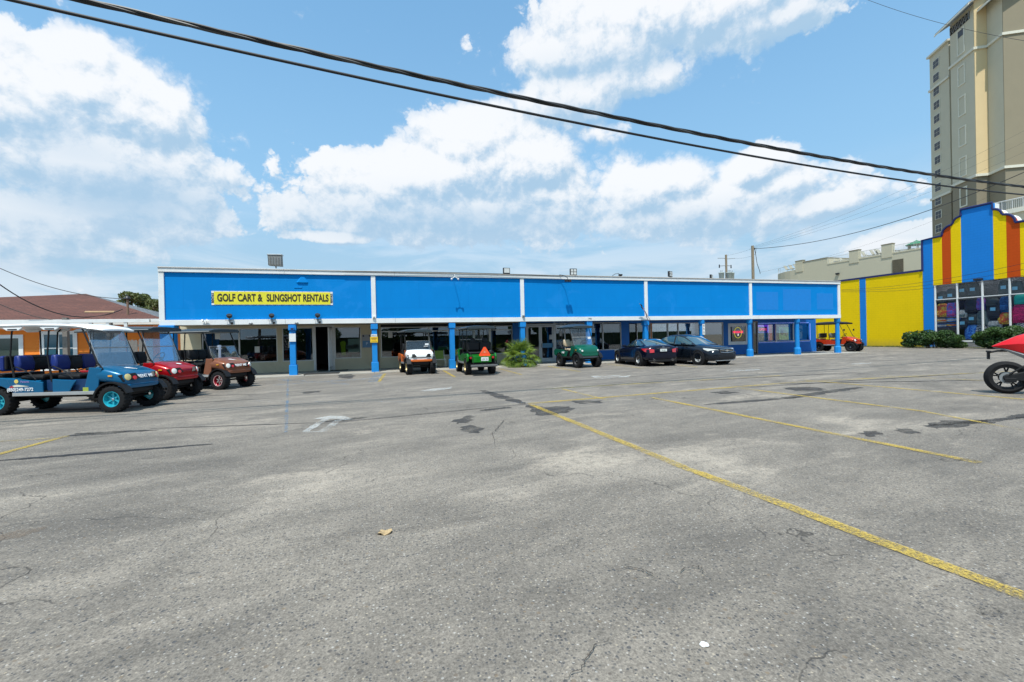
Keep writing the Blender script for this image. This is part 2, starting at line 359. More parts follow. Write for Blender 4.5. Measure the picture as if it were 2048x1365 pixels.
    v4 = t.n('ShaderNodeTexVoronoi', {'Vector': oc, 'Scale': 30.0, 'Randomness': 1.0}); r4 = t.n('ShaderNodeSeparateColor', {0: v4.outputs['Color']})
    big = t.m('MULTIPLY', t.m('LESS_THAN', v4.outputs['Distance'], 0.33), t.m('GREATER_THAN', r4.outputs[0], 0.90))
    base = t.mix(t.m('MULTIPLY', big, 0.75), base, t.mix(r4.outputs[1], (0.05, 0.055, 0.065), (0.20, 0.15, 0.10)))
    # speckle that still reads farther away
    sp2 = t.noise(oc, 9, 4, 0.75)
    f = t.m('ADD', 1.0, t.m('ADD', t.m('MULTIPLY', t.m('SUBTRACT', sp1, 0.5), 0.75), t.m('MULTIPLY', t.m('SUBTRACT', sp2, 0.5), 0.55)))
    s2 = t.vm('SCALE', base); m.node_tree.links.new(f, s2.inputs['Scale']); base = s2.outputs[0]
    # damp-looking oily zones
    oil = t.ss(t.noise(st, 0.42, 5, 0.6, 0.7), 0.54, 0.72, 0, 0.26)
    base = t.mix(oil, base, (0.12, 0.115, 0.108))
    # hairline cracks
    wv = t.vm('ADD', oc, t.vm('SCALE', t.n('ShaderNodeTexNoise', {'Vector': oc, 'Scale': 1.3, 'Detail': 5}).outputs['Color']).outputs[0])
    wv.inputs[1].links[0].from_node.inputs['Scale'].default_value = 1.2
    ve = t.n('ShaderNodeTexVoronoi', {'Vector': wv.outputs[0], 'Scale': 0.32}, feature='DISTANCE_TO_EDGE')
    crk = t.m('MULTIPLY', t.ss(ve.outputs['Distance'], 0.0009, 0.0032, 1, 0), t.ss(t.noise(oc, 0.6, 3), 0.46, 0.58))
    base = t.mix(t.m('MULTIPLY', crk, 0.75), base, (0.05, 0.045, 0.04))
    m.node_tree.links.new(base, b.inputs['Base Color'])
    b.inputs['Roughness'].default_value = 0.88; b.inputs['Specular IOR Level'].default_value = 0.28
    h = t.m('ADD', t.m('MULTIPLY', t.m('SUBTRACT', 0.5, v1.outputs['Distance']), 0.5), t.m('ADD', t.m('MULTIPLY', t.noise(oc, 150, 3, 0.7), 0.5), t.m('MULTIPLY', crk, -1.5)))
    bn = t.n('ShaderNodeBump', {'Strength': 0.55, 'Distance': 0.007, 'Height': h}); m.node_tree.links.new(bn.outputs[0], b.inputs['Normal'])
    return m
def markmat(name, col, lo, hi, sc=14, rough=0.8, maxa=1.0, grit=60, holes=1.0):
    """worn paint or tar: the sheet is eaten through by noise"""
    m = bpy.data.materials.new(name); m.use_nodes = True; nt = m.node_tree; nt.nodes.clear(); t = NT(nt)
    oc = t.n('ShaderNodeTexCoord').outputs['Object']
    a = t.m('ADD', t.m('MULTIPLY', t.noise(oc, grit, 4, 0.7), 0.55), t.m('MULTIPLY', t.noise(oc, sc*0.1, 4, 0.6), 0.45))
    al = t.ss(a, lo, hi, 0, maxa)
    vo = t.n('ShaderNodeTexVoronoi', {'Vector': oc, 'Scale': 58.0}); vr = t.n('ShaderNodeSeparateColor', {0: vo.outputs['Color']})
    v3 = t.n('ShaderNodeTexVoronoi', {'Vector': oc, 'Scale': 120.0}); vq = t.n('ShaderNodeSeparateColor', {0: v3.outputs['Color']})
    hole = t.m('MULTIPLY', t.m('LESS_THAN', vo.outputs['Distance'], 0.45), t.m('GREATER_THAN', vr.outputs[0], 0.66))
    al = t.m('MULTIPLY', al, t.m('SUBTRACT', 1.0, t.m('MAXIMUM', t.m('MULTIPLY', hole, 0.7*holes), t.m('MULTIPLY', t.m('GREATER_THAN', vq.outputs[1], 0.70), 0.5*holes))))
    v = t.n('ShaderNodeMapRange', {0: t.noise(oc, 30, 4, 0.7), 1: 0.3, 2: 0.7, 3: 0.72, 4: 1.22}).outputs[0]
    c = t.vm('SCALE', tuple(col)); nt.links.new(v, c.inputs['Scale'])
    df = t.n('ShaderNodeBsdfDiffuse', {'Color': c.outputs[0], 'Roughness': 0.9}); tr = t.n('ShaderNodeBsdfTransparent')
    mx = t.n('ShaderNodeMixShader', {0: al, 1: tr.outputs[0], 2: df.outputs[0]}); t.n('ShaderNodeOutputMaterial', {0: mx.outputs[0]})
    MATS[name] = m; return m
M_asph = asphalt()
gm = MB()
xs = [-70+i*2.5 for i in range(47)]; ys = [-40+i*2.5 for i in range(45)]
def gz(x, y): return 0.0
gm.add([(-75,-45,0),(43.2,-45,0),(43.2,72,0),(-75,72,0)], [(0,1,2,3)])
lot = gm.build('parking_lot', M_asph); tag(lot, 'broad patchy grey asphalt lot with worn yellow stall lines', kind='structure')
M_soil = mat('sandy_soil', (0.22,0.185,0.13), 0.95, var=0.3, vs=3, bump=0.4)
gm = MB(); gm.add([(-3000,-3000,-0.05),(3000,-3000,-0.05),(3000,3000,-0.05),(-3000,3000,-0.05)], [(0,1,2,3)])
tag(gm.build('ground', M_soil), 'flat sandy ground around the lot', kind='structure')
Z1 = 0.004
def sheet(name, poly, mt, z=Z1, label=None, jag=0.0):
    if jag:
        q = []; poly = [Vector((p[0], p[1], 0)) for p in poly]
        for i in range(len(poly)):
            a, c = poly[i], poly[(i+1) % len(poly)]; L_ = (c-a).length; n = max(3, int(L_/.09)); nn = Vector((a.y-c.y, c.x-a.x, 0)).normalized() if L_ > 1e-6 else Vector((0,0,0)); ph = random.uniform(0,6)
            for k in range(n): t_ = k/n; q.append(a.lerp(c, t_)+nn*(random.uniform(-jag, jag)*.5+jag*math.sin(ph+t_*7)*min(1,t_*4,(1-t_)*4)))
        poly = q
    b = MB(); b.add([(p[0], p[1], z) for p in poly], [tuple(range(len(poly)))])
    o = b.build(name, mt, lot, recalc=False)
    me = o.data
    if me.polygons[0].normal.z < 0: me.flip_normals()
    if label: o['label'] = label
    return o
def strip(name, p, q, w, mt, z=Z1, label=None, jag=0.0, seg=1, taper=False):
    p = Vector((p[0], p[1], 0)); q = Vector((q[0], q[1], 0)); d = (q-p).normalized(); n = Vector((-d.y, d.x, 0))
    L = []; Rr = []
    for i in range(seg+1):
        t_ = i/seg; c = p.lerp(q, t_); ww = w*(1-0.6*abs(2*t_-1)**3 if taper else 1)
        j1 = random.uniform(-jag, jag); j2 = random.uniform(-jag, jag); L.append(c+n*(ww/2+j1)); Rr.append(c-n*(ww/2+j2))
    b = MB(); v = L+Rr; k = seg+1
    b.add([(a.x, a.y, z) for a in v], [(i, k+i, k+i+1, i+1) for i in range(seg)])
    o = b.build(name, mt, lot, recalc=False)
    if o.data.polygons[0].normal.z < 0: o.data.flip_normals()
    if label: o['label'] = label
    return o
M_yel = markmat('worn_yellow_paint', (0.46,0.335,0.085), 0.36, 0.56, maxa=0.84)
M_yelf = markmat('faint_yellow_paint', (0.50,0.37,0.10), 0.42, 0.58, maxa=0.80)
M_whi = markmat('worn_white_paint', (0.58,0.58,0.56), 0.42, 0.58, maxa=0.62)
M_blp = markmat('worn_blue_paint', (0.10,0.24,0.40), 0.45, 0.60, maxa=0.62)
M_tar = markmat('tar_seal', (0.062,0.063,0.067), 0.34, 0.56, sc=18, maxa=0.78, holes=.3)
M_scuf = markmat('tyre_scuff', (0.042,0.046,0.055), 0.32, 0.50, sc=9, maxa=0.80, holes=.3)
M_dust = markmat('dried_dust', (0.44,0.415,0.375), 0.46, 0.66, sc=8, maxa=0.55)
M_pit = markmat('oil_patch', (0.04,0.04,0.042), 0.42, 0.56, sc=18, maxa=0.8, grit=70)
Z2, Z3 = 0.008, 0.012
# stall lines (far ends butt against the long cross line)
strip('stall_line', G(1062,810), G(1368,936), .13, M_yel, Z2, 'near yellow stall line, thick and bright', .006, 20)
strip('stall_line', G(1396,946), G(2300,1290), .125, M_yel, Z2, 'near yellow stall line beyond the rubbed-out gap', .006, 24)
strip('stall_line', G(1366,935), G(1398,947), .11, M_yelf, Z1, None, .01, 4)
strip('stall_line', G(1304,796), G(1960,927), .125, M_yel, Z2, 'second yellow stall line, frayed at its near end', .007, 20)
strip('stall_line', G(1480,777), G(1850,824), .125, M_yel, Z2, None, .006, 12)
strip('stall_line', G(1850,824.5), G(2048,862), .09, M_yelf, Z2, None, .006, 12)
strip('stall_line', G(1610,761), G(2200,813), .13, M_yel, Z2, None, .006, 16)
strip('stall_line', G(1760,752), G(2010,764), .09, M_yelf, Z2, None, .006, 12)
strip('cross_line', G(1056,808), G(1590,765), .14, M_yel, Z1+.002, 'long yellow line joining the stall heads', .006, 20)
strip('cross_line', G(1590,765), G(2048,742), .14, M_yelf, Z1+.002, None, .006, 20)
strip('cross_line', G(1085,779), G(1560,752), .13, M_yelf, Z2, None, .006, 20)
strip('stall_line', G(1125,779), G(1215,801), .09, M_yelf, Z2, None, .006, 6)
strip('cross_line', G(0,884), G(128,876), .07, M_yelf, Z2, None, .006, 6)
strip('stall_line', G(-30,917), G(134,873), .11, M_yel, Z2, 'short yellow line at the left edge', .006, 10)
for a, b_ in (((770,748),(758,764)), ((886,741),(910,755)), ((999,738),(1043,750)), ((1096,733),(1160,744)), ((1215,729),(1290,738)), ((1310,727),(1395,735))):
    strip('stall_line', G(*a), G(*b_), .12, M_yel if a[0] < 1200 else M_yelf, Z2, None, .006, 8)
strip('blue_line', G(757,748.5), G(745,764), .34, M_blp, Z2, 'blue bar beside the short yellow line', .01, 6)
strip('blue_line', G(576,756), G(572,866), .06, M_blp, Z2, 'thin blue line running from the doorway', .006, 30)
strip('blue_line', G(545,771), G(752,757), .22, M_blp, Z2, None, .02, 16)
strip('blue_line', G(560,760), G(700,769), .16, M_blp, Z1, None, .02, 16)
strip('blue_line', G(480,803), G(1060,806), .03, M_blp, Z2, None, .004, 30)
strip('blue_line', G(640,849), G(1056,809), .045, M_scuf, Z3, None, .006, 30)  # thin dark strip in the dark mark material
# painted arrow (hollow shaft, arrow head pointing to the shops)
def quadpx(name, pts, mt, z=Z2, label=None): return sheet(name, [G(*p) for p in pts], mt, z, label)
strip('painted_arrow', G(611,864), G(652,839), .13, M_whi, Z2, 'old hollow white arrow painted on the asphalt', .01, 10)
strip('painted_arrow', G(645,864), G(678,841), .13, M_whi, Z2, None, .01, 10); strip('painted_arrow', G(606,864.5), G(654,864), .07, M_whi, Z1, None, .01, 8)
quadpx('painted_arrow', [(624,839.5),(660,833),(690,834),(706,840),(688,842),(668,839),(650,839.5)], M_whi, Z3)
for p in ([(832,784),(862,779),(905,774),(902,778),(870,783)], [(1180,760),(1215,756),(1262,751),(1258,755)], [(1180,753),(1240,751.5),(1242,754),(1190,757)], [(1450,742),(1520,739),(1520,741),(1462,744)], [(1700,728),(1742,726),(1742,728),(1705,730)]):
    quadpx('painted_mark', p, M_whi)
# dust drifts
def blobsheet(name, cx, cy, rx, ry, mt, z, rot=0.0, n=26, jag=.16, label=None):
    c = G(cx, cy); v = []
    for i in range(n):
        a = 2*math.pi*i/n; r = 1+random.uniform(-jag, jag); x, y = rx*math.cos(a)*r, ry*math.sin(a)*r
        v.append((c.x+x*math.cos(rot)-y*math.sin(rot), c.y+x*math.sin(rot)+y*math.cos(rot)))
    return sheet(name, v, mt, z, label)
# tar patches and skid marks
for p, q, w in (((-40,831),(555,796.5),.10), ((-30,924),(425,889),.13), ((135,872),(250,865),.22), ((150,868),(315,861),.16), ((300,858),(640,846),.06), ((120,800),(520,789),.07),
                ((964,781),(1050,809),.32), ((640,845),(735,835),.22), ((960,822),(1022,815),.22), ((1408,810),(1600,795),.22), ((1560,798),(1720,775),.30), ((1400,762),(1720,745),.10), ((1290,741),(1650,730),.06),
                ((1120,765),(1420,742),.06), ((1190,742),(1640,720),.05), ((1500,775),(1950,747),.10), ((1560,768),(2010,760),.12), ((1700,724),(1890,718),.05), ((1620,760),(1880,765),.06),
                ((1860,852),(2060,835),.16), ((2020,836),(2100,828),.25), ((1610,706),(1780,703),.05), ((1640,716),(1900,710),.05), ((1900,724),(2030,720),.05), ((470,770),(640,763),.05), ((800,766),(1010,757),.04), ((1170,771),(1480,748),.04), ((840,759),(900,757),.06)):
    strip('skid_mark', G(*p), G(*q), w, M_scuf if w < .15 else M_tar, Z1, None, w*.16, 24, True)
for pts, lb in (([(1052,811),(1072,810),(1085,815),(1140,813.5),(1148,820),(1130,827),(1098,831),(1078,832),(1060,823)], 'black tar patch under the corner of the yellow lines'),
            ([(1143,804),(1165,801.5),(1205,802),(1200,807),(1160,808.5)], None), ([(904,842),(935,832),(952,834),(936,845),(915,849)], None),
            ([(918,856),(940,851),(962,856),(961,866),(938,868)], None), ([(1715,867),(1752,862),(1768,870),(1740,875)], None), ([(1790,857),(1825,859),(1845,868),(1805,867)], None), ([(1848,852),(1880,842),(1960,840),(1990,845),(1930,853),(1870,859)], None),
            ([(1565,776),(1620,774),(1655,779),(1640,783),(1590,783)], None), ([(1420,785),(1450,782),(1480,786),(1440,789)], None), ([(600,785),(640,782),(640,785),(610,788)], None), ([(680,749),(700,748),(712,752),(700,758),(676,756)], None)):
    sheet('tar_patch', [G(*p) for p in pts], M_tar, Z1, lb, .05)
blobsheet('oil_stain', 1981, 1222, .085, .05, M_pit, Z1, .1, 22, .2, 'dark oily spot by the near yellow line')
blobsheet('rust_stain', 30, 1070, .17, .10, markmat('rusty_dirt', (0.24,0.19,0.15), .40, .56, maxa=.55), Z1, .4, 22, .2, 'brownish silt patch at the left edge')
# cracks drawn by hand
M_crk = mat('crack_dirt', (0.05,0.042,0.034), .95)
for pl, w_ in (([(560,1083),(640,1079),(705,1070),(770,1066),(850,1056),(935,1040),(985,1036)], .006), ([(1226,1143),(1262,1139),(1298,1148),(1306,1160)], .011), ([(1345,1152),(1386,1137),(1402,1139),(1409,1156)], .011), ([(1235,1160),(1300,1162)], .006),
    ([(1845,908),(1895,924),(1935,921),(1972,929)], .016), ([(1045,829),(1008,843),(985,868),(992,905)], .012), ([(1120,1375),(1165,1340),(1190,1300),(1245,1272)], .006), ([(330,1010),(420,1030),(520,1018)], .006)):
    b = MB(); pts_ = []
    for i in range(len(pl)-1):
        for k in range(7): t_ = k/7; pts_.append(G(pl[i][0]+(pl[i+1][0]-pl[i][0])*t_, pl[i][1]+(pl[i+1][1]-pl[i][1])*t_)+Vector((random.uniform(-.012,.012), random.uniform(-.012,.012), 0)))
    L_ = []
    for i, p_ in enumerate(pts_):
        d_ = (pts_[min(i+1,len(pts_)-1)]-pts_[max(i-1,0)]).normalized(); n_ = Vector((-d_.y,d_.x,0)); ww = w_*random.uniform(.3,1)*(1-abs(2*i/(len(pts_)-1)-1)**3); L_ += [tuple(p_+n_*ww/2+Vector((0,0,Z3+.004))), tuple(p_-n_*ww/2+Vector((0,0,Z3+.004)))]
    b.add(L_, [(2*i,2*i+2,2*i+3,2*i+1) for i in range(len(pts_)-1)]); o = b.build('crack', M_crk, lot, recalc=False)
    if o.data.polygons[0].normal.z < 0: o.data.flip_normals()
# litter
M_card = mat('weathered_cardboard', (0.42,0.30,0.16), 0.9, var=.2, vs=30)
b = MB(); c = G(770,1067); n = 11; ring = [(c.x+.062*math.cos(2*math.pi*i/n)*random.uniform(.65,1.15), c.y+.045*math.sin(2*math.pi*i/n)*random.uniform(.65,1.15), .012+.012*math.sin(i*2.1)) for i in range(n)]
b.add(ring+[(c.x,c.y,.022)], [(i,(i+1)%n,n) for i in range(n)]); b.add([(x,y,z-.006) for x,y,z in ring]+[(c.x,c.y,.014)], [((i+1)%n,i,n) for i in range(n)])
tag(b.build('dry_leaf', M_card), 'curled brown dry leaf lying in the middle of the asphalt', 'leaf')
b = MB(); c = G(1408,1291)
for k in range(5):
    a = k*1.3; r0 = .014*random.uniform(.6,1.1); b.lathe([(r0,0),(r0*.8,.004),(.001,.006)], 9, c=(c.x+.014*math.cos(a), c.y+.009*math.sin(a), .001*k+.001))
tag(b.build('gum_splat', mat('chalky_white',(0.75,0.73,0.70),.8)), 'small white splat of gum on the near asphalt', 'gum')
# sidewalk under the canopy, slab by slab
M_conc = mat('sidewalk_concrete', (0.36,0.335,0.29), 0.85, var=.14, vs=1.2, bump=.25, dirt=.5, dirtcol=(.20,.18,.15))
sw = empty('sidewalk', (0,0,0), 0, 'pale concrete walk under the shop canopy', kind='structure')
x = -8.6; i = 0
while x < 31.5:
    w_ = 2.95; b = MB(); b.box(x, 22.25, -.02, min(x+w_, 31.6), 25.64, .045+.0005*(i % 3)); b.build('paving_slab', M_conc, sw, bev=.01); x += w_+.02; i += 1
# dark door mats
M_matb = mat('door_mat_rubber', (0.03,0.027,0.026), .95, bump=.5, bs=200)
def floormat(x0,y0,x1,y1,lb):
    b = MB(); b.box(x0,y0,.047,x1,y1,.062); o = b.build('door_mat', M_matb, bev=.004); tag(o, lb, 'mat', 'door mats')
floormat(-2.35,24.55,-.95,25.35,'dark mat lying right at the open shop door')
floormat(-2.75,22.45,-1.25,23.35,'brown-black mat at the edge of the walk before the open door')
# grass verge in front of the striped store
M_grass = mat('verge_grass', (0.085,0.11,0.028), .9, var=.4, vs=3)
b = MB(); b.add([(43.2,5,.01),(44.6,5,.01),(44.6,60,.01),(43.2,60,.01)],[(0,1,2,3)])
tag(b.build('grass_verge', mat('verge_soil',(0.17,0.14,0.075),.95,var=.35,vs=2)), 'narrow strip of dry soil below the striped store', kind='structure')
b = MB()
for i in range(9000):
    x = random.uniform(43.05,43.98); y = random.uniform(14,46); h = random.uniform(.03,.13)*(1.3 if y > 26 else .8); a = random.uniform(0,6.28); w_ = random.uniform(.006,.014); dx, dy = math.cos(a)*w_, math.sin(a)*w_; l = random.uniform(-.04,.04)
    b.add([(x-dx,y-dy,0),(x+dx,y+dy,0),(x+l,y+l,h)], [(0,1,2)])
tag(b.build('grass', M_grass, recalc=False), 'short green and straw grass along the yellow wall', 'grass', kind='stuff')
# ------------------------------------------------------------ the blue shopping strip
X0, BAY, XL, XR, YF, YW = .335, 7.362, -8.19, 29.78, 22.65, 25.6
ZT, ZB = 4.734, 2.324
M_blue = paintwall('blue_fascia_paint', BLUE, var=.05, bump=.2, patch=True)
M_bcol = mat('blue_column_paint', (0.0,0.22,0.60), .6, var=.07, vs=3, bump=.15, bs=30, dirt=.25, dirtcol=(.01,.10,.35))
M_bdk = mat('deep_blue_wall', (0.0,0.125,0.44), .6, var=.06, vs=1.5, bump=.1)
M_wht = mat('white_trim_paint', (0.74,0.74,0.72), .55, var=.05, vs=2, dirt=.3, dirtcol=(.48,.46,.42))
M_cap = mat('roof_edge_metal', (0.50,0.47,0.43), .5, metal=.2, var=.1, dirt=.4, dirtcol=(.33,.28,.22))
M_bei = mat('beige_stucco', (0.56,0.49,0.34), .85, var=.07, vs=1.3, bump=.35, bs=70, dirt=.25, dirtcol=(.26,.22,.15))
M_alu = mat('aluminium_frame', (0.56,0.56,0.54), .42, metal=.35, var=.05)
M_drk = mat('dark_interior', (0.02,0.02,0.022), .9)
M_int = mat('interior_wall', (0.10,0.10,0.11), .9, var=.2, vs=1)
M_gls = glassmat('shop_glass', (0.50,0.55,0.58), 2.9, .004)
M_blk = mat('black_plastic', (0.018,0.018,0.02), .45)
M_gal = mat('grey_metal', (0.34,0.35,0.35), .45, metal=.6, var=.1)
mall = empty('shopping_strip', (0,0,0), 0, 'long low shop building with bright blue fascia panels in white frames', 'building')
def P(b, name, m, **k): return b.build(name, m, mall, **k)
posts = [XL+.1] + [X0+BAY*i for i in range(5)]; posts[-1] = XR-.1
# fascia panels, recessed inside the white frame
for i in range(5):
    x0 = posts[i]+(.10 if i else .09); x1 = posts[i+1]-.10
    o = P(MB().box(x0, YF+.06, ZB+.23, x1, YF+.12, ZT-.185), 'fascia_panel', M_blue)
for i, x in enumerate(posts):
    w = .10
    P(MB().box(x-w, YF, ZB+.226, x+w, YF+.14, ZT-.19), 'fascia_post', M_wht, bev=.008)
xr = XL
for i in range(8):
    x2 = min(xr+4.75, XR); P(MB().box(xr+.003, YF-.02, ZB, x2-.003, YF+.16, ZB+.22), 'bottom_rail', M_wht, bev=.01)
    P(MB().box(xr+.003, YF-.03, ZT-.185, x2-.003, YF+.16, ZT-.02), 'top_rail', M_wht, bev=.01)
    P(MB().box(xr+.002, YF-.06, ZT-.018, x2-.002, YF+.40, ZT+.03), 'roof_edge', M_cap, bev=.006); xr = x2
P(MB().box(XL, YF+.125, ZB+.02, XR, YF+.155, ZT-.03), 'fascia_backing', M_drk)
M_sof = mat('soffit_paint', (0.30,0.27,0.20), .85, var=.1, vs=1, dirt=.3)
P(MB().box(XL+.02, YF+.17, 2.36, 8.2, YW+.4, 2.42), 'soffit', M_sof)
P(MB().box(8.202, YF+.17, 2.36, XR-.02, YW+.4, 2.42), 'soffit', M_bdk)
P(MB().box(XL+.02, YF+.17, 4.30, XR, 47, 4.40), 'roof', M_cap)
# left gable wall and right gable wall of the shops
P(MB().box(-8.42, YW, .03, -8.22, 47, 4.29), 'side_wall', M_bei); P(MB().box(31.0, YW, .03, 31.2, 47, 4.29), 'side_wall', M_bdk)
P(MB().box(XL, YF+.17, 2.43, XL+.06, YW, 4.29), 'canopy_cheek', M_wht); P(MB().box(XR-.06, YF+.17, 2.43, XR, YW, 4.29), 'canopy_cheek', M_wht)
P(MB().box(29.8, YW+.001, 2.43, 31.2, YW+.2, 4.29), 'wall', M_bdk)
# columns: square boxed to the left, round ones to the right
cx = [XL+.28, -3.18, X0, X0+BAY*.5, X0+BAY, X0+BAY*1.517, X0+BAY*2, X0+BAY*2.52, X0+BAY*3, X0+BAY*3.515, XR-.12]
for i, x in enumerate(cx):
    y = YF+.16
    if i < 7:
        w = .12 if i else .24
        s = P(MB().box(x-w, y-w, .5, x+w, y+w, ZB-.28), 'column', M_bcol, bev=.012)
        MB().box(x-w-.04, y-w-.04, ZB-.279, x+w+.04, y+w+.04, ZB-.002).build('capital', M_bcol, s, bev=.015)
        MB().box(x-w-.042, y-w-.042, .0, x+w+.05, y+w+.05, .499).build('column_base', M_bcol, s, bev=.02)
    else:
        s = P(MB().lathe([(.135,.5),(.13,1.3),(.12,ZB-.32)], 12, c=(x,y,0)), 'column', M_bcol, smooth=True)
        MB().lathe([(.12,ZB-.32),(.155,ZB-.27),(.175,ZB-.2),(.175,ZB-.003)], 12, c=(x,y,0)).build('capital', M_bcol, s, smooth=True)
        MB().lathe([(.20,0),(.20,.42),(.155,.5)], 8, c=(x,y,0)).build('column_base', M_bcol, s)
        MB().lathe([(.235,.0),(.235,.035),(.20,.04)], 12, c=(x,y,0)).build('column_foot', M_wht, s)
# shop front: x0, x1, sill, head, kind
def wall(x0, x1, z0, z1, m=M_bei, name='wall', dy=0): P(MB().box(x0, YW+dy, z0, x1, YW+.2, z1), name, m)
def window(x0, x1, z0, z1, mulls=(), trans=None, fm=M_alu, fr=.045, glass=None):
    gl = P(MB().box(x0+.01, YW+.07, z0+.01, x1-.01, YW+.078, z1-.01), 'window', glass or M_gls)
    b = MB(); y0, y1 = YW+.02, YW+.12
    b.box(x0,y0,z0,x1,y1,z0+fr); b.box(x0,y0,z1-fr,x1,y1,z1); b.box(x0,y0,z0+fr,x0+fr,y1,z1-fr); b.box(x1-fr,y0,z0+fr,x1,y1,z1-fr)
    b.build('window_frame', fm, gl)
    for x in mulls: MB().box(x-.03,y0-.005,z0+fr,x+.03,y1,z1-fr).build('mullion', fm, gl)
    if trans: MB().box(x0+fr,y0+.004,trans-.025,x1-fr,y1-.01,trans+.025).build('transom', fm, gl)
H = 2.36
bx = 8.05
wall(-8.21,-7.55,.03,H); wall(-7.55,-4.28,.03,.56); wall(-7.55,-4.28,2.26,H); window(-7.55,-4.28,.56,2.26,(-5.97,),fm=M_alu)
wall(-4.28,-4.06,.03,H); wall(-4.06,-2.62,.03,.56); wall(-4.06,-2.62,2.26,H); window(-4.06,-2.62,.56,2.26)
wall(-1.60,-.30,.03,.62); wall(-1.60,-.30,2.26,H); window(-1.60,-.30,.62,2.26); wall(-.30,.70,.03,H)
P(MB().box(.46,YW-.06,.05,.60,YW-.002,H), 'wall_rib', mat('brown_trim',(0.20,0.15,0.10),.7))
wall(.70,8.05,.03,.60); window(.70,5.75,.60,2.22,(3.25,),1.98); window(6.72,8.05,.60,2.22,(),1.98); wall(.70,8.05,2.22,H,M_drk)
# open shop door
fr = P(MB().box(-2.62,YW,.03,-2.50,YW+.14,2.36).box(-1.72,YW,.03,-1.60,YW+.14,2.36).box(-2.5,YW,2.28,-1.72,YW+.14,2.36), 'door_frame', M_alu)
dr = P(MB().box(-.03,-.02,.05,.0,.02,2.2).box(-.9,-.02,.05,-.83,.02,2.2).box(-.83,-.02,.05,-.03,.02,.22).box(-.83,-.02,2.1,-.03,.02,2.2), 'door', M_wht)
dr.location = (-1.74,YW,.02); dr.rotation_euler = (0,0,math.radians(84))
MB().box(-.83,-.004,.22,-.03,.004,2.1).build('door_glass', M_gls, dr)
# single dark door between x 5.75 and 6.72
wallm = M_alu
dr = P(MB().box(5.75,YW,.03,5.83,YW+.12,2.36).box(6.64,YW,.03,6.72,YW+.12,2.36).box(5.83,YW,2.08,6.64,YW+.12,2.14).box(5.83,YW+.02,.03,6.64,YW+.1,.25), 'door', M_alu)
MB().box(5.83,YW+.05,.25,6.64,YW+.058,2.08).build('door_glass', M_gls, dr); MB().tube([(5.95,YW-.04,.95),(5.95,YW-.04,1.3)], .012).build('handle', M_alu, dr)
# blue pilaster, then everything is blue
P(MB().box(8.05,YW-.10,.03,8.50,YW+.2,H), 'pilaster', M_bdk, bev=.01)
wall(8.5,8.85,.03,H,M_drk)
# double glass doors
dr = P(MB().box(8.85,YW-.01,.03,8.93,YW+.13,2.36).box(10.62,YW-.01,.03,10.72,YW+.13,2.36).box(8.93,YW-.01,2.2,10.62,YW+.13,2.30), 'double_door', M_alu)
for k, (a, c_) in enumerate(((8.93,9.77),(9.78,10.62))):
    l = MB().box(a,YW+.02,.05,a+.09,YW+.08,2.19).box(c_-.09,YW+.02,.05,c_,YW+.08,2.19).box(a+.09,YW+.02,.05,c_-.09,YW+.08,.27).box(a+.09,YW+.02,2.1,c_-.09,YW+.08,2.19).build('door_leaf', M_alu, dr)
    MB().box(a+.09,YW+.045,.27,c_-.09,YW+.052,2.1).build('door_glass', M_gls, dr)
    hx = 9.70 if k == 0 else 9.85
    MB().tube([(hx,YW+.02,.9),(hx,YW-.05,.92),(hx,YW-.05,1.25),(hx,YW+.02,1.27)], .013).build('handle', M_alu, dr)
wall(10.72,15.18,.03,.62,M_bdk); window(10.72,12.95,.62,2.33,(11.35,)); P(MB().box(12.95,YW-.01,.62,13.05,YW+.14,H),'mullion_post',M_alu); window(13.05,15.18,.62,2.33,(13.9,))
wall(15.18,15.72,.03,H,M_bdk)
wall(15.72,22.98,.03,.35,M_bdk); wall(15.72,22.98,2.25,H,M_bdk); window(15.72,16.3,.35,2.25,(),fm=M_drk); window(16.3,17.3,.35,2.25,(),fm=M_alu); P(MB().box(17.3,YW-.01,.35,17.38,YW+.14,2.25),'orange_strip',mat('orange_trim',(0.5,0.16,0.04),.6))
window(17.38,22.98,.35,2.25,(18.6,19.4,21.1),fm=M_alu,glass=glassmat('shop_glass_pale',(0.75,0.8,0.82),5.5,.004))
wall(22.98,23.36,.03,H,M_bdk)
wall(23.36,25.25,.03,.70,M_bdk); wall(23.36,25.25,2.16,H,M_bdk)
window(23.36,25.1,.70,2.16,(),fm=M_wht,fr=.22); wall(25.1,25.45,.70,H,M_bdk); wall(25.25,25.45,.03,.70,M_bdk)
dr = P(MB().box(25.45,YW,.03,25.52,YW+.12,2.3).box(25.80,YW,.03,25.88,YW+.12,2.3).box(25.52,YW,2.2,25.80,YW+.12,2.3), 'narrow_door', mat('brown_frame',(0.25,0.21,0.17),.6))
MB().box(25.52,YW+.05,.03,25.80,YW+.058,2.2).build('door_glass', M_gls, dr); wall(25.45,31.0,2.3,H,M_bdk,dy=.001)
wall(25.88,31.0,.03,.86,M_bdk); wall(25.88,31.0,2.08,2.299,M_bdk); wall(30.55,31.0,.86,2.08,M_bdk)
M_gl2 = glassmat('clear_shop_glass',(0.9,0.92,0.93),.7,.004)
window(25.88,27.45,.88,2.08,fm=M_bdk,glass=M_gl2); window(27.45,29.05,.88,2.08,fm=M_bdk,glass=M_gl2); window(29.05,30.55,.88,2.08,fm=M_bdk,glass=M_gl2)
P(MB().box(25.88,YW-.05,.84,30.55,YW-.001,.88),'sill',M_alu)
for x in (27.45,29.05): P(MB().box(x-.035,YW-.04,.80,x+.035,YW+.02,2.1),'mullion_post',M_alu)
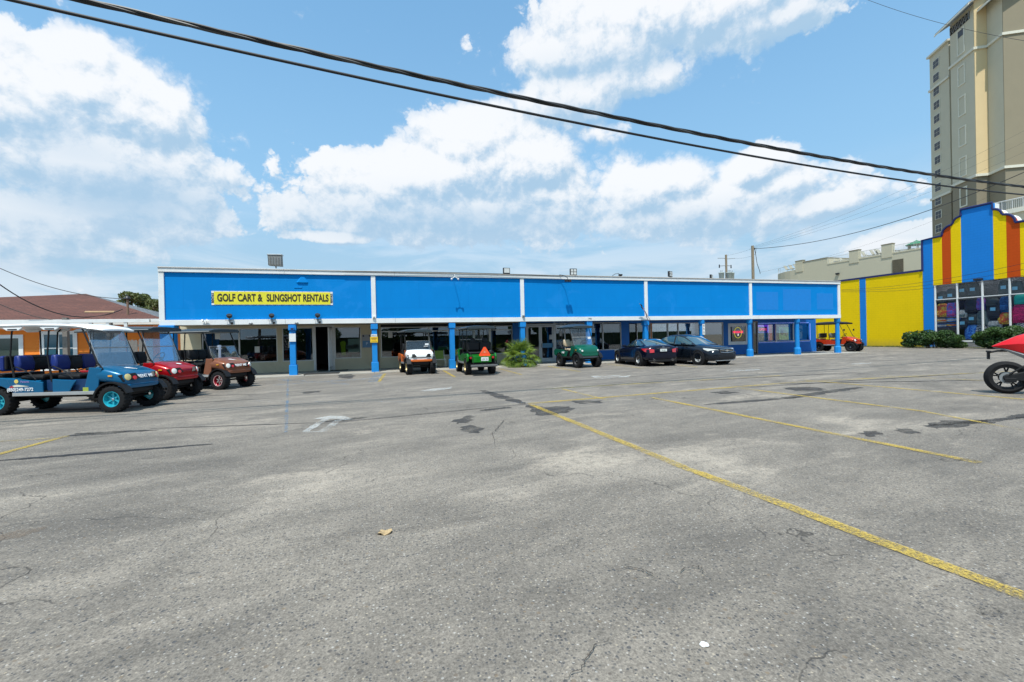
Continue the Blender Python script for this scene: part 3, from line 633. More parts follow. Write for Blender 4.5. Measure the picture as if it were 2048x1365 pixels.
# little LED beads round the right-hand windows
M_led = mat('led_bead',(0.4,0.45,0.9),.4,emit=(0.35,0.45,1.0),es=1.0)
b = MB()
for i in range(44): b.cb((25.95+i*.105,YW-.03,2.14),(.028,.02,.028))
for i in range(22): b.cb((30.6,YW-.03,.9+i*.055),(.028,.02,.028))
for i in range(44): b.cb((25.95+i*.105,YW-.06,.79),(.022,.02,.022))
P(b,'light_string',M_led).__setitem__('kind','stuff')
# interiors
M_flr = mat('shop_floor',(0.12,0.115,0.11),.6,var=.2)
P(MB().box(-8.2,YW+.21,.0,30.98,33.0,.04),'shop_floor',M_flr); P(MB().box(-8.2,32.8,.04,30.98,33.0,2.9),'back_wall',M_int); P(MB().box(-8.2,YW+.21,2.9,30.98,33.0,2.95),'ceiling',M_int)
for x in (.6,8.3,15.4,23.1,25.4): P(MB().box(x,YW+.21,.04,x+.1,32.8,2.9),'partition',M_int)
M_cur = mat('pale_curtain',(0.42,0.44,0.42),.9,var=.1,vs=3)
def curtain(x0,x1,z0,z1,y=YW+.35,m=M_cur):
    b = MB(); n = int((x1-x0)/.07); v = []
    for i in range(n+1):
        x = x0+(x1-x0)*i/n; yy = y+.03*math.sin(i*1.9)+.015*math.sin(i*.7); v += [(x,yy,z0),(x,yy,z1)]
    b.add(v,[(2*i,2*i+2,2*i+3,2*i+1) for i in range(n)]); P(b,'curtain',m,smooth=True)
curtain(13.95,15.1,.7,2.3,m=mat('grey_curtain',(0.16,0.17,0.165),.9)); curtain(17.5,18.5,.4,2.2,m=MATS['grey_curtain']); curtain(19.5,21.0,.4,2.2); curtain(21.1,22.2,.4,2.2)
# a few dark shelves, racks and lit items seen behind the panes
M_shf = mat('dark_shelf',(0.045,0.04,0.04),.7)
for ir,(x,y,w,h) in enumerate(((-7.0,28.5,1.2,1.5),(-5.3,29.5,.9,1.3),(1.6,29,1.5,1.2),(4.2,28.5,1.1,1.0),(7.2,29,1.0,1.4),(11.8,28.8,1.3,1.1),(20,31,1.2,1.4))):
    r_ = empty('shelf_rack',(x,y,.04),0,None,'shelf','dark shelf racks inside the shops'); r_['label'] = 'dark shelf rack behind the shop glass, '+['at the far left window','near the first window mullion','behind the white and orange cart','behind the green cart','left of the blue pilaster','right of the glass double doors','behind the pale curtains'][ir]
    for k in range(4): MB().box(-w/2,-.2,h*k/4+.05,w/2,.2,h*k/4+.08).build('shelf',M_shf,r_)
    for sx_ in (-w/2,w/2-.03): MB().box(sx_,-.2,0,sx_+.03,.2,h).build('upright',M_shf,r_)
o = MB().box(25.9,YW+.22,.9,27.1,YW+.25,2.05).build('poster',mat('violet_glow_panel',(0.10,0.03,0.35),.5,emit=(0.20,0.03,0.75),es=1.0)); tag(o,'self-glowing violet panel behind the open sign','poster')  # the window's violet glow is put into this panel as emission
# neon signs (lit)
def neon(name, label, s, size, x, z, col, cat='sign', es=5):
    r_ = empty(name,(0,0,0),0,label,cat); return r_
M_nred = mat('neon_red',(0.9,0.05,0.1),.4,emit=(1.0,0.06,0.16),es=1.1); M_nyel = mat('neon_yellow',(0.9,0.85,0.1),.4,emit=(0.85,0.8,0.12),es=.38)
r_ = empty('neon_sign',(24.22,YW+.05,1.52),0,'round yellow neon ring with red MASSAGE lettering in white-framed window','neon sign')
MB().tube([(.30*math.cos(a*math.pi/16),0,.36*math.sin(a*math.pi/16)) for a in range(32)],.018,8,closed=True).build('ring',M_nyel,r_)
text('lettering','MASSAGE',.22,M_nred,r_,TM((0,-.03,.04)),(.92,1),.01,.0); MB().lathe([(.0,-.1),(.035,-.04),(.0,.10)],8,c=(0,-.02,-.13)).build('flame',mat('neon_white',(.9,.9,.9),.4,emit=(1,.9,.95),es=1.0),r_)
r_ = empty('neon_sign',(26.45,YW+.16,1.70),0,'red neon OPEN sign glowing in the violet window','neon sign')
text('lettering','OPEN',.26,M_nred,r_,TM((0,-.03,0)),(1,1),.01,.004); MB().box(-.42,0,-.17,.42,.02,.19).build('backing',M_blk,r_)
def poster(x0,x1,z0,z1,cols,label,seed=0):
    random.seed(seed); r_ = empty('window_poster',((x0+x1)/2,YW+.16,(z0+z1)/2),0,label,'poster'); w,h = x1-x0,z1-z0
    MB().box(-w/2,0,-h/2,w/2,.01,h/2).build('sheet',cols[0],r_)
    for k in range(7):
        cx_,cz = random.uniform(-w*.3,w*.3),random.uniform(-h*.36,h*.3); rr = random.uniform(.05,.14)*min(w,h)*1.6
        b = MB(); b.lathe([(rr,-.003-.0007*k),(rr*.6,-.006-.0007*k)],12,axis='y',c=(cx_,0,cz)); b.build('printed_shape',cols[1+k%(len(cols)-1)],r_)
    return r_
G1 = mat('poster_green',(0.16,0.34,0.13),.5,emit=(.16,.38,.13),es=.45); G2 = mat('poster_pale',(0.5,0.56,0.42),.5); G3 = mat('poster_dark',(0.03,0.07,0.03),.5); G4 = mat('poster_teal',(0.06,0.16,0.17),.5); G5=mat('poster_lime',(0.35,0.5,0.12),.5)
poster(27.95,28.85,.95,1.85,(G1,G2,G3,G5,G2),'green poster with pale rounded shapes in the middle right window',3)
poster(29.45,30.1,1.0,1.95,(G2,G1,G4,G5,G3),'pale green leaf-patterned poster in the last window',5)
poster(26.0,27.0,.92,1.5,(G4,G2,G3,mat('poster_grey',(.3,.34,.34),.5)),'dark teal poster with pale drawing below the open sign',8)
poster(16.32,17.26,.4,2.2,(mat('poster_yellow',(0.38,0.42,0.03),.5),G1,mat('poster_orange',(.5,.25,.03),.5)),'yellow-green sheet filling the narrow window behind a column',4)
o = MB().box(-.38,0,-.1,.38,.012,.16).build('door_sign',mat('poster_blue',(0.08,0.25,0.40),.5)); o.location=(10.2,YW+.02,.98); tag(o,'pale blue sign stuck on the right glass door','sign')
o = MB().box(-.1,0,-.14,.1,.008,.14).build('paper_notice',mat('paper',(0.55,0.55,0.52),.8)); o.location=(10.45,YW+.035,1.5); tag(o,'small pale paper on the upper right of the glass door','notice')
o = MB().box(-.13,0,-.16,.13,.008,.16).build('paper_notice',MATS['paper']); o.location=(-3.66,YW+.055,1.42); tag(o,'square white paper stuck on the window by the open door','notice')
o = MB().box(-.35,0,-.08,.35,.01,.08).build('paper_banner',mat('banner_blue',(0.05,0.15,0.35),.6)); o.location=(-3.5,YW+.1,2.05); tag(o,'dim blue banner high inside the window by the open door','banner')
random.seed(11)
# lime shirt, papers in the window right of the door
r_ = empty('hanging_shirt',(-1.30,YW+.32,1.2),0,'lime green shirt hanging inside the window right of the door','shirt')
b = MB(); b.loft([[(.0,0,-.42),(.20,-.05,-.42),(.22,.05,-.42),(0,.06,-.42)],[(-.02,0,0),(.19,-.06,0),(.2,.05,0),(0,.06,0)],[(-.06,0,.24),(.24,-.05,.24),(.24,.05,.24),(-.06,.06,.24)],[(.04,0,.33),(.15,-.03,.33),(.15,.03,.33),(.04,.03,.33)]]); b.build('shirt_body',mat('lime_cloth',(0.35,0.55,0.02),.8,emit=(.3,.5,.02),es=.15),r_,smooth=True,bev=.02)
o = MB().box(0,0,0,.32,.01,.22).box(.34,0,.02,.62,.01,.24).build('window_papers',mat('paper_b',(0.45,0.48,0.50),.8)); o.location=(-1.05,YW+.1,1.10); tag(o,'two printed sheets in the window beside the lime shirt','papers')
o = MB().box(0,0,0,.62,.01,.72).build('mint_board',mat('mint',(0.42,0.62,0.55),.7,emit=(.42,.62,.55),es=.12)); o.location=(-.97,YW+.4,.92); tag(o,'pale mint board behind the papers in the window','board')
o = MB().box(0,0,0,.45,.05,.16).build('green_tray',mat('jade',(0.04,0.33,0.24),.6)); o.location=(-.80,YW+.22,.66); tag(o,'jade green tray on the window sill','tray')
# wall plaque beside column two
r_ = empty('wall_sign',(.02,YW-.03,1.5),0,'grey plaque with blue lower half mounted between door and column','sign')
MB().box(-.28,0,-.36,.22,.02,.34).build('plate',mat('plaque_grey',(0.30,0.31,0.33),.6),r_); MB().box(-.24,-.004,-.32,.18,-.001,.02).build('print',mat('plaque_blue',(0.09,0.22,0.40),.6),r_)
for x in (-.2,.12): MB().lathe([(.045,-.004),(.04,-.012)],10,axis='y',c=(x,0,.27)).build('bolt',M_blk,r_)
text('lettering','P',.22,mat('plaque_light',(.5,.6,.7),.6),r_,TM((-.03,-.006,-.14)),(1,1),.001)
# signs on columns
def plate(name,loc,w,h,m,label,cat='sign'):
    r_ = empty(name,loc,0,label,cat); MB().box(-w/2,0,-h/2,w/2,.012,h/2).build('plate',m,r_,bev=.004); return r_
M_sy = mat('sign_yellow',(0.80,0.52,0.02),.5,var=.04); M_sr = mat('sign_red',(0.62,0.10,0.03),.5); M_sk = mat('sign_black',(0.02,0.02,0.02),.5)
r_ = plate('parking_sign',(X0-.02,YF-.02,1.55),.34,.27,M_sy,'yellow sign strapped to the column right of the open door')
for k,zz in enumerate((.09,.05,-.09)): MB().box(-.13,-.004,zz-.006,.13,-.001,zz+.006).build('printed_line',M_sk if k else M_sr,r_)
text('lettering','NO',.09,M_sr,r_,TM((0,-.004,.0)),(1.2,1),.001)
r_ = plate('parking_sign',(X0-.02,YF-.02,1.75),.28,.11,M_wht,'small white sign above the yellow one on the column'); text('lettering','NO',.08,M_sk,r_,TM((-.07,-.004,0)),(.8,1),.001); MB().box(-.02,-.004,-.02,.11,-.001,.02).build('printed_line',M_alu,r_)
r_ = plate('column_plaque',(-3.17,YF-.02,1.72),.27,.36,M_wht,'blank white plaque on the column left of the open door')
r_ = empty('column_box',(-3.17,YF-.03,2.1),0,'small dark box high on the column left of the open door','box'); MB().box(-.08,-.05,-.06,.08,.05,.08).build('housing',M_bdk,r_,bev=.01); MB().box(-.05,-.055,-.03,.05,-.051,.04).build('screen',M_blk,r_)
r_ = plate('number_plate',(X0+BAY*1.517,YF-.045,2.43),.30,.20,M_wht,'house number plate 7900 on top of a blue column'); text('lettering','7900',.13,M_sk,r_,TM((0,-.004,0)),(.85,1),.001)
r_ = plate('number_plate',(X0+BAY*2.52,YF-.03,1.75),.17,.62,M_wht,'tall narrow white number board with upright digits on a column'); 
for k,ch in enumerate('990'): text('lettering',ch,.19,M_sk,r_,TM((0,-.004,.19-.19*k)),(1,1),.001)
# banner
r_ = empty('shop_banner',(-3.875,YF+.045,3.48),0,'long yellow banner reading GOLF CART & SLINGSHOT RENTALS on the blue fascia','banner')
M_ban = mat('banner_yellow',(0.74,0.66,0.03),.55,var=.05,vs=1.5); M_bk = mat('banner_ink',(0.03,0.025,0.012),.6)
MB().box(-2.42,0,-.30,2.42,.006,.30).build('edge',M_wht,r_); 
b = MB(); n = 48; v = []
for i in range(n+1):
    x = -2.32+4.64*i/n; v += [(x,-.006-.006*math.sin(i*1.1)**2,-.278),(x,-.008-.008*math.sin(i*.9+1)**2,.272)]
b.add(v,[(2*i,2*i+2,2*i+3,2*i+1) for i in range(n)]); b.build('cloth',M_ban,r_,smooth=True)
tA = text('lettering','GOLF CART &',.44,M_bk,r_,TM((-2.24,-.02,0)),(.60,1),.002,.013,'LEFT'); tB = text('lettering','SLINGSHOT RENTALS',.44,M_bk,r_,TM((2.25,-.02,0)),(.555,1),.002,.013,'RIGHT'); fittext(tA,-2.20,-.46); fittext(tB,-.30,2.24)
for sgn in (-1,1): 
    o = text('side_lettering','RENTALS',.13,M_bk,r_,TM((sgn*2.365,-.008,0),(0,0,1),(-1,0,0)),(.8,1),.002,.003)
b = MB()
for i in range(17):
    for z in (-.29,.285): b.lathe([(.012,-.012),(.01,-.016)],6,axis='y',c=(-2.3+i*.2875,0,z))
b.build('grommet',M_gal,r_)
# fascia patches where old signs were
for x0,x1,z0,z1,s in ((22.9,24.6,2.9,4.0,1),(25.0,27.3,2.85,4.2,.5),(27.8,29.2,2.9,3.95,1)):
    P(MB().box(x0,YF+.056,z0,x1,YF+.0595,z1),'repainted_patch',mat('blue_repaint',(0.0,0.192,0.57),.7,var=.04))
# fixtures above and along the fascia
M_glf = mat('lamp_face',(0.55,0.56,0.54),.25); M_fing = mat('weathered_fixture',(0.14,0.14,0.13),.6,var=.2,vs=20)
def flood(x,z,label,tilt=0,w=.30,h=.26,kind=0):
    r_ = empty('floodlight',(x,YF+.12,z),math.radians(tilt),label,'floodlight','floodlights along the roof edge')
    MB().box(-w/2,-.06,-h/2,w/2,.05,h/2).build('housing',M_blk,r_,bev=.012); 
    if kind == 1:
        for a in (-1,1):
            for c_ in (-1,1): MB().cb((a*w*.22,-.065,c_*h*.22),(w*.36,.01,h*.36)).build('lens',M_glf,r_)
    else: MB().box(-w*.4,-.068,-h*.3,w*.4,-.061,h*.42).build('lens',M_glf,r_)
    MB().tube([(0,0,-h/2),(0,.02,-(z-ZT)+.02)],.022).build('stem',M_blk,r_); return r_
r_ = empty('wall_pack_light',(-3.80,YF+.15,5.17),math.radians(-6),'large weathered grey box floodlight tilted on the roof edge above the banner','floodlight')
b = MB(); b.loft([[(-.34,-.18,-.30),(.36,-.18,-.34),(.36,.12,-.34),(-.34,.12,-.30)],[(-.38,-.12,.27),(.33,-.12,.25),(.33,.16,.25),(-.38,.16,.27)]]); b.build('housing',M_fing,r_,bev=.015)
b = MB()
for i in range(9): b.box(-.33+i*.08,-.19,-.26,-.315+i*.08,-.13,.14,M=Matrix.Rotation(math.radians(-6),4,'X'))
b.build('louvre',M_gal,r_); MB().box(-.40,-.15,.26,.36,.20,.33).build('lid',M_gal,r_,bev=.01); MB().tube([(0,0,-.3),(.02,0,-.44)],.04).build('stem',M_gal,r_); r_.scale=(.8,.8,.8)
flood(6.90,4.93,'small black floodlight with one square face on the roof edge',4,.36,.32)
flood(10.65,4.96,'black four-lens floodlight with a stem, nearest the second fascia post',-8,.38,.36,1)
flood(16.75,4.97,'black four-lens floodlight tilted to the right above the fourth panel',28,.40,.32,1)
r_ = flood(19.62,4.86,'low black floodlight leaning back near the transformer pole',38,.44,.26)
r_ = empty('curved_lamp',(13.3,YF+.1,4.78),0,'dark lamp with a bent arm lying low on the roof edge','lamp'); MB().tube([(-.35,0,-.02),(-.15,0,.12),(.1,0,.16),(.22,0,.0)],.014).build('arm',M_blk,r_); MB().lathe([(.02,-.08),(.11,-.02),(.12,.05)],12,c=(.2,0,.06)).build('shade',M_blk,r_,smooth=True)
# sign lights sticking out under the banner
for i,x in enumerate((-5.60,-3.97,-2.10)):
    r_ = empty('sign_light',(x,YF-.03,2.43),0,('leftmost','middle','rightmost')[i]+' of three black sign lights under the banner','sign light','sign lights under the banner')
    MB().tube([(0,0,0),(0,-.02,.1),(-.03,-.03,.2)],.012).build('arm',M_blk,r_)
    MB().tube([(-.14,-.06,.2),(-.15,-.06,.08),(.13,-.06,.08),(.14,-.06,.2)],.008).build('yoke',M_blk,r_)
    b = MB(); b.lathe([(.06,-.07),(.10,-.03),(.115,.05),(.10,.08)],14); o = b.build('lamp_head',M_blk,r_,smooth=True); o.location = (-.0,-.08,.25); o.rotation_euler = (math.radians(35),0,.2)
    o = MB().lathe([(.03,-.04),(.055,.0),(.05,.05)],12).build('junction_box',mat('bronze_box',(0.05,0.045,0.04),.5),r_,smooth=True); o.location = (.07,-.02,-.05)
for i,x in enumerate((-6.52,-4.80,-2.98)):
    r_ = empty('small_lamp',(x,YF-.05,2.42 if i == 0 else 2.36),0,['white twin lamp on the fascia rail above the brown cart','little round grey lamp between the first two sign lights','little round grey lamp above the white column plaque'][i],'lamp')
    if i == 0:
        for k in (-1,1): o = MB().lathe([(.02,-.05),(.05,0),(.055,.05)],10).build('lamp_head',M_wht,r_,smooth=True); o.location=(k*.07,-.05,.08); o.rotation_euler=(1.2,0,k*.5)
        MB().cb((0,0,.0),(.08,.06,.08)).build('mount',M_wht,r_)
    else: MB().lathe([(.02,-.05),(.075,-.02),(.08,.02),(.05,.05)],12).build('lamp_head',M_gal,r_,smooth=True); MB().cb((0,.03,0),(.05,.06,.05)).build('mount',M_gal,r_)
for x,lb in ((X0,'small camera box at the foot of the second white post'),(X0+BAY+.02,'small dark bracket at the foot of the third white post')):
    r_ = empty('camera_box',(x,YF-.06,2.60),0,lb,'camera'); MB().cb((0,0,0),(.13,.08,.10)).build('body',M_wht if x < 1 else M_gal,r_,bev=.01); MB().lathe([(.03,-.05),(.028,-.06)],12,axis='y').build('lens',M_blk,r_)
# twin bulb bracket and black twin lamp with a cable, both hanging from the top rail
r_ = empty('twin_lamp',(4.10,YF-.06,4.50),0,'white twin bulb bracket hanging from the top rail','lamp')
MB().tube([(0,0,.1),(0,-.45,.12),(0,-.5,.0)],.012).build('arm',M_gal,r_)
for k in (-1,1): MB().tube([(0,-.5,.0),(k*.12,-.5,-.08)],.018).build('socket',M_wht,r_); MB().lathe([(.01,-.05),(.045,-.01),(.04,.04),(.01,.06)],10,c=(k*.16,-.5,-.12)).build('bulb',M_wht,r_,smooth=True)
r_ = empty('twin_lamp',(10.02,YF-.06,4.45),0,'black twin lamp on an arm hanging over the third panel','lamp')
MB().tube([(-.25,0,.32),(-.05,-.2,.25),(0,-.45,.10),(0,-.5,.0)],.016).build('arm',M_blk,r_)
for k in (-1,1): MB().cb((k*.09,-.5,-.05),(.14,.16,.12)).build('lamp_head',M_blk,r_,bev=.01)
b = MB(); b.tube([(x, YF-.10, ZT-.03+.10*max(0,math.sin((x+1.2)/11*math.pi))*.6) for x in [(-1.0+i*.45) for i in range(25)]],.012); tag(b.build('roof_cable',M_blk),'thin black cable running along the roof edge','cable')
# flag on a short staff
r_ = empty('flag',(X0+BAY*2+.25,YF-.02,2.30),0,'small drooping American flag on a slanted staff at a column','flag')
st_ = Vector((-.95,-.35,.95)); MB().tube([(0,0,0),tuple(st_)],.012).build('staff',M_gal,r_)
M_fb = mat('flag_navy',(0.015,0.02,0.07),.8); M_fr = mat('flag_red',(0.42,0.02,0.03),.8); M_fw = mat('flag_white',(0.6,0.58,0.58),.8)
def flagpt(u,v): # u along the staff from the tip, v down the cloth
    p = st_*(1-u*.62); return (p.x+v*.22+.03*math.sin(u*9+v*5), p.y+.05*math.sin(v*7+u*4), p.z-v*(.14+.42*u)+.02*math.sin(u*14))
b = MB(); N_ = 14
v = [flagpt(i/N_,j/N_) for i in range(N_+1) for j in range(N_+1)]; fs=[]; mi=[]
for i in range(N_):
    for j in range(N_):
        fs.append((i*(N_+1)+j,(i+1)*(N_+1)+j,(i+1)*(N_+1)+j+1,i*(N_+1)+j+1)); mi.append(0 if (i < 6 and j < 8) else (1 if j % 2 else 2))
b.add(v,fs); b.mi = mi; b.build('cloth',[M_fb,M_fr,M_fw],r_,smooth=True)
# two lime sling chairs against the beige wall
def sling(x,y,rz,label):
    r_ = empty('patio_chair',(x,y,.05),rz,label,'chair','lime sling chairs')
    s_ = MB().box(-.23,-.25,.40,.23,.20,.415).build('seat',M_lime,r_)
    MB().loft([[(-.22,-.20,.42),(.22,-.20,.42),(.22,-.215,.42),(-.22,-.215,.42)][::1],[(-.22,-.36,.86),(.22,-.36,.86),(.22,-.375,.86),(-.22,-.375,.86)]]).build('backrest',M_lime,r_)
    for k in (-1,1):
        MB().tube([(k*.25,.22,0),(k*.25,.24,.42),(k*.25,-.20,.40),(k*.25,-.38,.88)],.014).build('side_frame',M_wht,r_)
        MB().tube([(k*.25,-.20,.40),(k*.25,-.32,0)],.014).build('leg',M_wht,r_)
    MB().tube([(-.25,.24,.42),(.25,.24,.42)],.012).build('front_rail',M_wht,r_)
M_lime = mat('lime_sling',(0.20,0.29,0.05),.8,var=.1)
sling(3.62,24.2,math.pi,'lime green sling chair left of a blue column'); sling(4.42,24.2,math.pi,'lime green sling chair right of the column, by the green cart')

# bits of hardware and old fixings on the fascia
r_ = empty('vent_hood',(-2.72,YF+.02,4.30),0,'small blue-painted vent hood high on the first panel above the banner','vent'); MB().loft([[(-.26,.04,-.10),(.26,.04,-.10),(.2,-.02,-.12),(-.2,-.02,-.12)],[(-.06,.04,.16),(.12,.04,.16),(.08,.0,.14),(-.03,.0,.14)]]).build('hood',M_blue,r_,bev=.01); MB().box(-.34,.02,-.36,-.02,.04,-.28).build('patch_plate',M_blue,r_)
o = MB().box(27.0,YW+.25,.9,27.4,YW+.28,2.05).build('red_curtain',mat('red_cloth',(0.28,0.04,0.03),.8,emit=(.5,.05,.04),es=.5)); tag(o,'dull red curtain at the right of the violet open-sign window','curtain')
for i,(x,z) in enumerate(((-6.9,1.9),(-5.2,1.2),(1.2,1.8),(11.1,1.7))):
    o = MB().box(-.11,0,-.15,.11,.006,.15).build('window_sticker',MATS['paper']); o.location=(x,YW+.062,z); tag(o,['small paper high in the far left shop window','small paper low right of the first window mullion','small paper high in the wide window right of the yellow-sign column','small paper in the pane right of the double doors'][i],'notice')
# ------------------------------------------------------------ striped store to the right (its front faces the lot, plane x = 44)
SX = 44.0
M_yw = paintwall('yellow_block_paint',(0.86,0.585,0.004),blk=.9,bump=.35,axis='y',var=.05)
M_sb = paintwall('store_blue_paint',(0.015,0.21,0.62),blk=.6,bump=.25,axis='y',var=.04)
M_so = paintwall('store_orange_paint',(0.56,0.075,0.008),blk=.6,bump=.25,axis='y',var=.05)
M_nv = mat('navy_coping',(0.008,0.015,0.10),.6)
store = empty('striped_store',(0,0,0),0,'beach shop with yellow side and blue, yellow and orange striped scalloped front','building')
def S(b,name,m,**k): return b.build(name,m,store,**k)
S(MB().box(SX,26.43,.0,SX+.3,31.05,6.28),'yellow_wall',M_yw); S(MB().box(SX,31.60,.0,SX+.3,48,6.28),'yellow_wall',M_yw)
S(MB().box(SX-.03,31.052,.0,SX+.3,31.598,6.28),'blue_pilaster',M_sb,bev=.01)
S(MB().box(SX-.05,26.45,6.282,SX+.36,48,6.44),'coping',M_nv); S(MB().box(SX+.3,18,6.1,SX+25,48,6.25),'roof',M_cap)
# scalloped front: outline in (y, z), symmetric about yc
yc = 22.85
half = [(-3.57,5.02),(-3.57,8.80),(-2.83,8.84),(-2.20,8.88)]
def arc(cy,cz,r,a0,a1,n=8): return [(cy+r*math.cos(math.radians(a0+(a1-a0)*i/n)),cz+r*math.sin(math.radians(a0+(a1-a0)*i/n))) for i in range(n+1)]
L_ = [(3.57,8.80),(2.20,8.88)]+arc(1.55,8.95,.64,0,88)[::1]+[(1.50,9.68)]+arc(.98,9.62,.50,8,86)+[(.95,10.15),(.95,10.62)]
Rr = [(-y,z) for y,z in L_][::-1]
top = [(yc+y,z) for y,z in L_]+[(yc+y,z) for y,z in Rr]      # from +y (far) to -y (near)
def topz(y):
    zs = []
    for i in range(len(top)-1):
        a,b_ = top[i],top[i+1]; lo,hi = min(a[0],b_[0]),max(a[0],b_[0])
        if lo-1e-6 <= y <= hi+1e-6:
            if abs(a[0]-b_[0]) < 1e-6: zs.append(min(a[1],b_[1]) )
            else: zs.append(a[1]+(b_[1]-a[1])*(y-a[0])/(b_[0]-a[0]))
    return zs
bands = [(26.42,25.70,M_sb,'stripe'),(25.70,25.06,M_yw,'stripe'),(25.06,24.46,M_so,'stripe'),(24.46,23.80,M_yw,'stripe'),(23.80,21.88,M_sb,'stripe'),(21.88,21.15,M_yw,'stripe'),(21.15,20.42,M_so,'stripe'),(20.42,19.80,M_yw,'stripe'),(19.80,19.0,M_sb,'stripe')]
for y1,y0,m,nm in bands:
    pts = [(p[0],p[1]) for p in top if y0+1e-4 < p[0] < y1-1e-4]
    z1 = topz(y1-1e-3); z0 = topz(y0+1e-3)
    z1 = z1[0] if z1 else 8.8; z0 = z0[0] if z0 else 8.8
    zb = 5.02 if y1 < 25.71 else 0.0
    poly = [(y1,zb),(y1,z1)]+pts+[(y0,z0),(y0,zb)]
    S(MB().prism(poly,SX-.04,SX+.26,'yz'),nm,m)
S(MB().prism([(19.5,5.03),(19.5,8.79),(19,8.79),(19,5.03)],SX-.039,SX+.25,'yz'),'stripe',M_sb)
S(MB().tube([(SX-.06,p[0],p[1]+.02) for p in [(26.44,6.3)]+[(26.44,8.80)]+top[1:]],.085,6),'coping',M_nv)
S(MB().prism([(yc+y,z) for y,z in L_]+[(yc+y,z) for y,z in Rr]+[(19.3,8.0),(26.3,8.0)],SX+.262,SX+.75,'yz'),'parapet_back',M_wht)
# glazing: bays between white posts
ybays = [25.62,24.15,22.60,21.05,19.5,18.0,16.5]
M_sgl = glassmat('store_glass',(0.93,0.95,0.96),.55,.004)
for i in range(len(ybays)-1):
    a,b_ = ybays[i],ybays[i+1]
    for z0,z1 in ((.55,3.80),(3.86,5.0)):
        w_ = S(MB().box(SX+.06,b_+.04,z0,SX+.068,a-.04,z1),'window',M_sgl)
    S(MB().box(SX-.02,a-.045,.1,SX+.12,a+.045,5.015),'window_post',M_wht,bev=.008)
S(MB().box(SX-.015,16.5,3.80,SX+.11,25.57,3.86),'transom',M_wht); S(MB().box(SX-.02,16.5,.42,SX+.13,25.57,.55),'sill',M_wht)
S(MB().box(SX+.0,16.5,.0,SX+.12,25.57,.42),'plinth',mat('store_plinth',(0.22,0.22,0.22),.8,var=.3,vs=5)); S(MB().box(SX,12,0,SX+.3,16.4,8.8),'front_wall',M_sb)
S(MB().box(SX+4.0,12,.0,SX+4.1,26.3,5.6),'back_wall',M_drk); S(MB().box(SX+.2,12,.0,SX+4,26.3,.05),'shop_floor',M_flr); S(MB().box(SX+.2,12,5.5,SX+4,26.3,5.6),'ceiling',M_int)
S(MB().box(SX+.2,26.2,.05,SX+4,26.3,5.5),'partition',M_int)
for y in (25.0,23.3,21.6): S(MB().box(SX+2.2,y-.5,5.4,SX+3.8,y-.42,5.45),'ceiling_light',mat('tube_light',(.8,.8,.8),.5,emit=(.9,.95,1),es=55))
r_ = empty('wall_lamp',(SX-.15,22.75,5.12),0,'small dark lamp above the store window posts','lamp'); MB().cb((0,0,0),(.25,.5,.14)).build('lamp_body',M_blk,r_,bev=.02); MB().tube([(0,.1,.05),(.12,.1,.1)],.02).build('arm',M_blk,r_)
# display shelf and backpacks
S(MB().box(SX+.46,16.5,2.02,SX+.95,25.5,2.06).box(SX+.46,16.5,.50,SX+.95,25.5,.56).box(SX+.46,16.5,3.76,SX+.95,25.5,3.80),'display_shelf',MATS['dark_shelf'])
def bagmat(n,c,c2=None,sc=8):
    if c2 is None: return mat(n,c,.55,var=.1,vs=20)
    if n in MATS: return MATS[n]
    m = bpy.data.materials.new(n); m.use_nodes = True; t = NT(m.node_tree); b = m.node_tree.nodes['Principled BSDF']
    oc = t.n('ShaderNodeTexCoord').outputs['Object']
    f = t.ss(t.noise(oc,sc,3,.6,1.0),.47,.53); m.node_tree.links.new(t.mix(f,c,c2),b.inputs['Base Color']); b.inputs['Roughness'].default_value=.5; MATS[n]=m; return m
BK = bagmat('bag_black',(0.025,0.025,0.03)); 
cols = {'sunset':bagmat('bag_sunset',(0.65,0.10,0.03),(0.75,0.55,0.05),3),'rainbow':bagmat('bag_rainbow',(0.55,0.06,0.22),(0.12,0.16,0.60),5),'white':bagmat('bag_white',(0.6,0.58,0.55),(0.35,0.33,0.33),9),
 'black':BK,'purple':bagmat('bag_purple',(0.14,0.10,0.45),(0.30,0.06,0.30),2.5),'grey':bagmat('bag_grey',(0.16,0.20,0.20),(0.10,0.13,0.13),7),'navy':bagmat('bag_navy',(0.01,0.06,0.22),(0.02,0.12,0.34),4),
 'pink':bagmat('bag_pink',(0.70,0.02,0.16),(0.30,0.01,0.07),12),'teal':bagmat('bag_teal',(0.02,0.45,0.38)),'blue':bagmat('bag_blue',(0.01,0.10,0.48),(0.10,0.30,0.70),6),'patterned':bagmat('bag_patterned',(0.6,0.6,0.6),(0.02,0.02,0.03),14),'dkgrey':bagmat('bag_dkgrey',(0.05,0.06,0.06))}
M_tagb = mat('price_card',(0.16,0.42,0.60),.6,emit=(.16,.42,.6),es=.1)
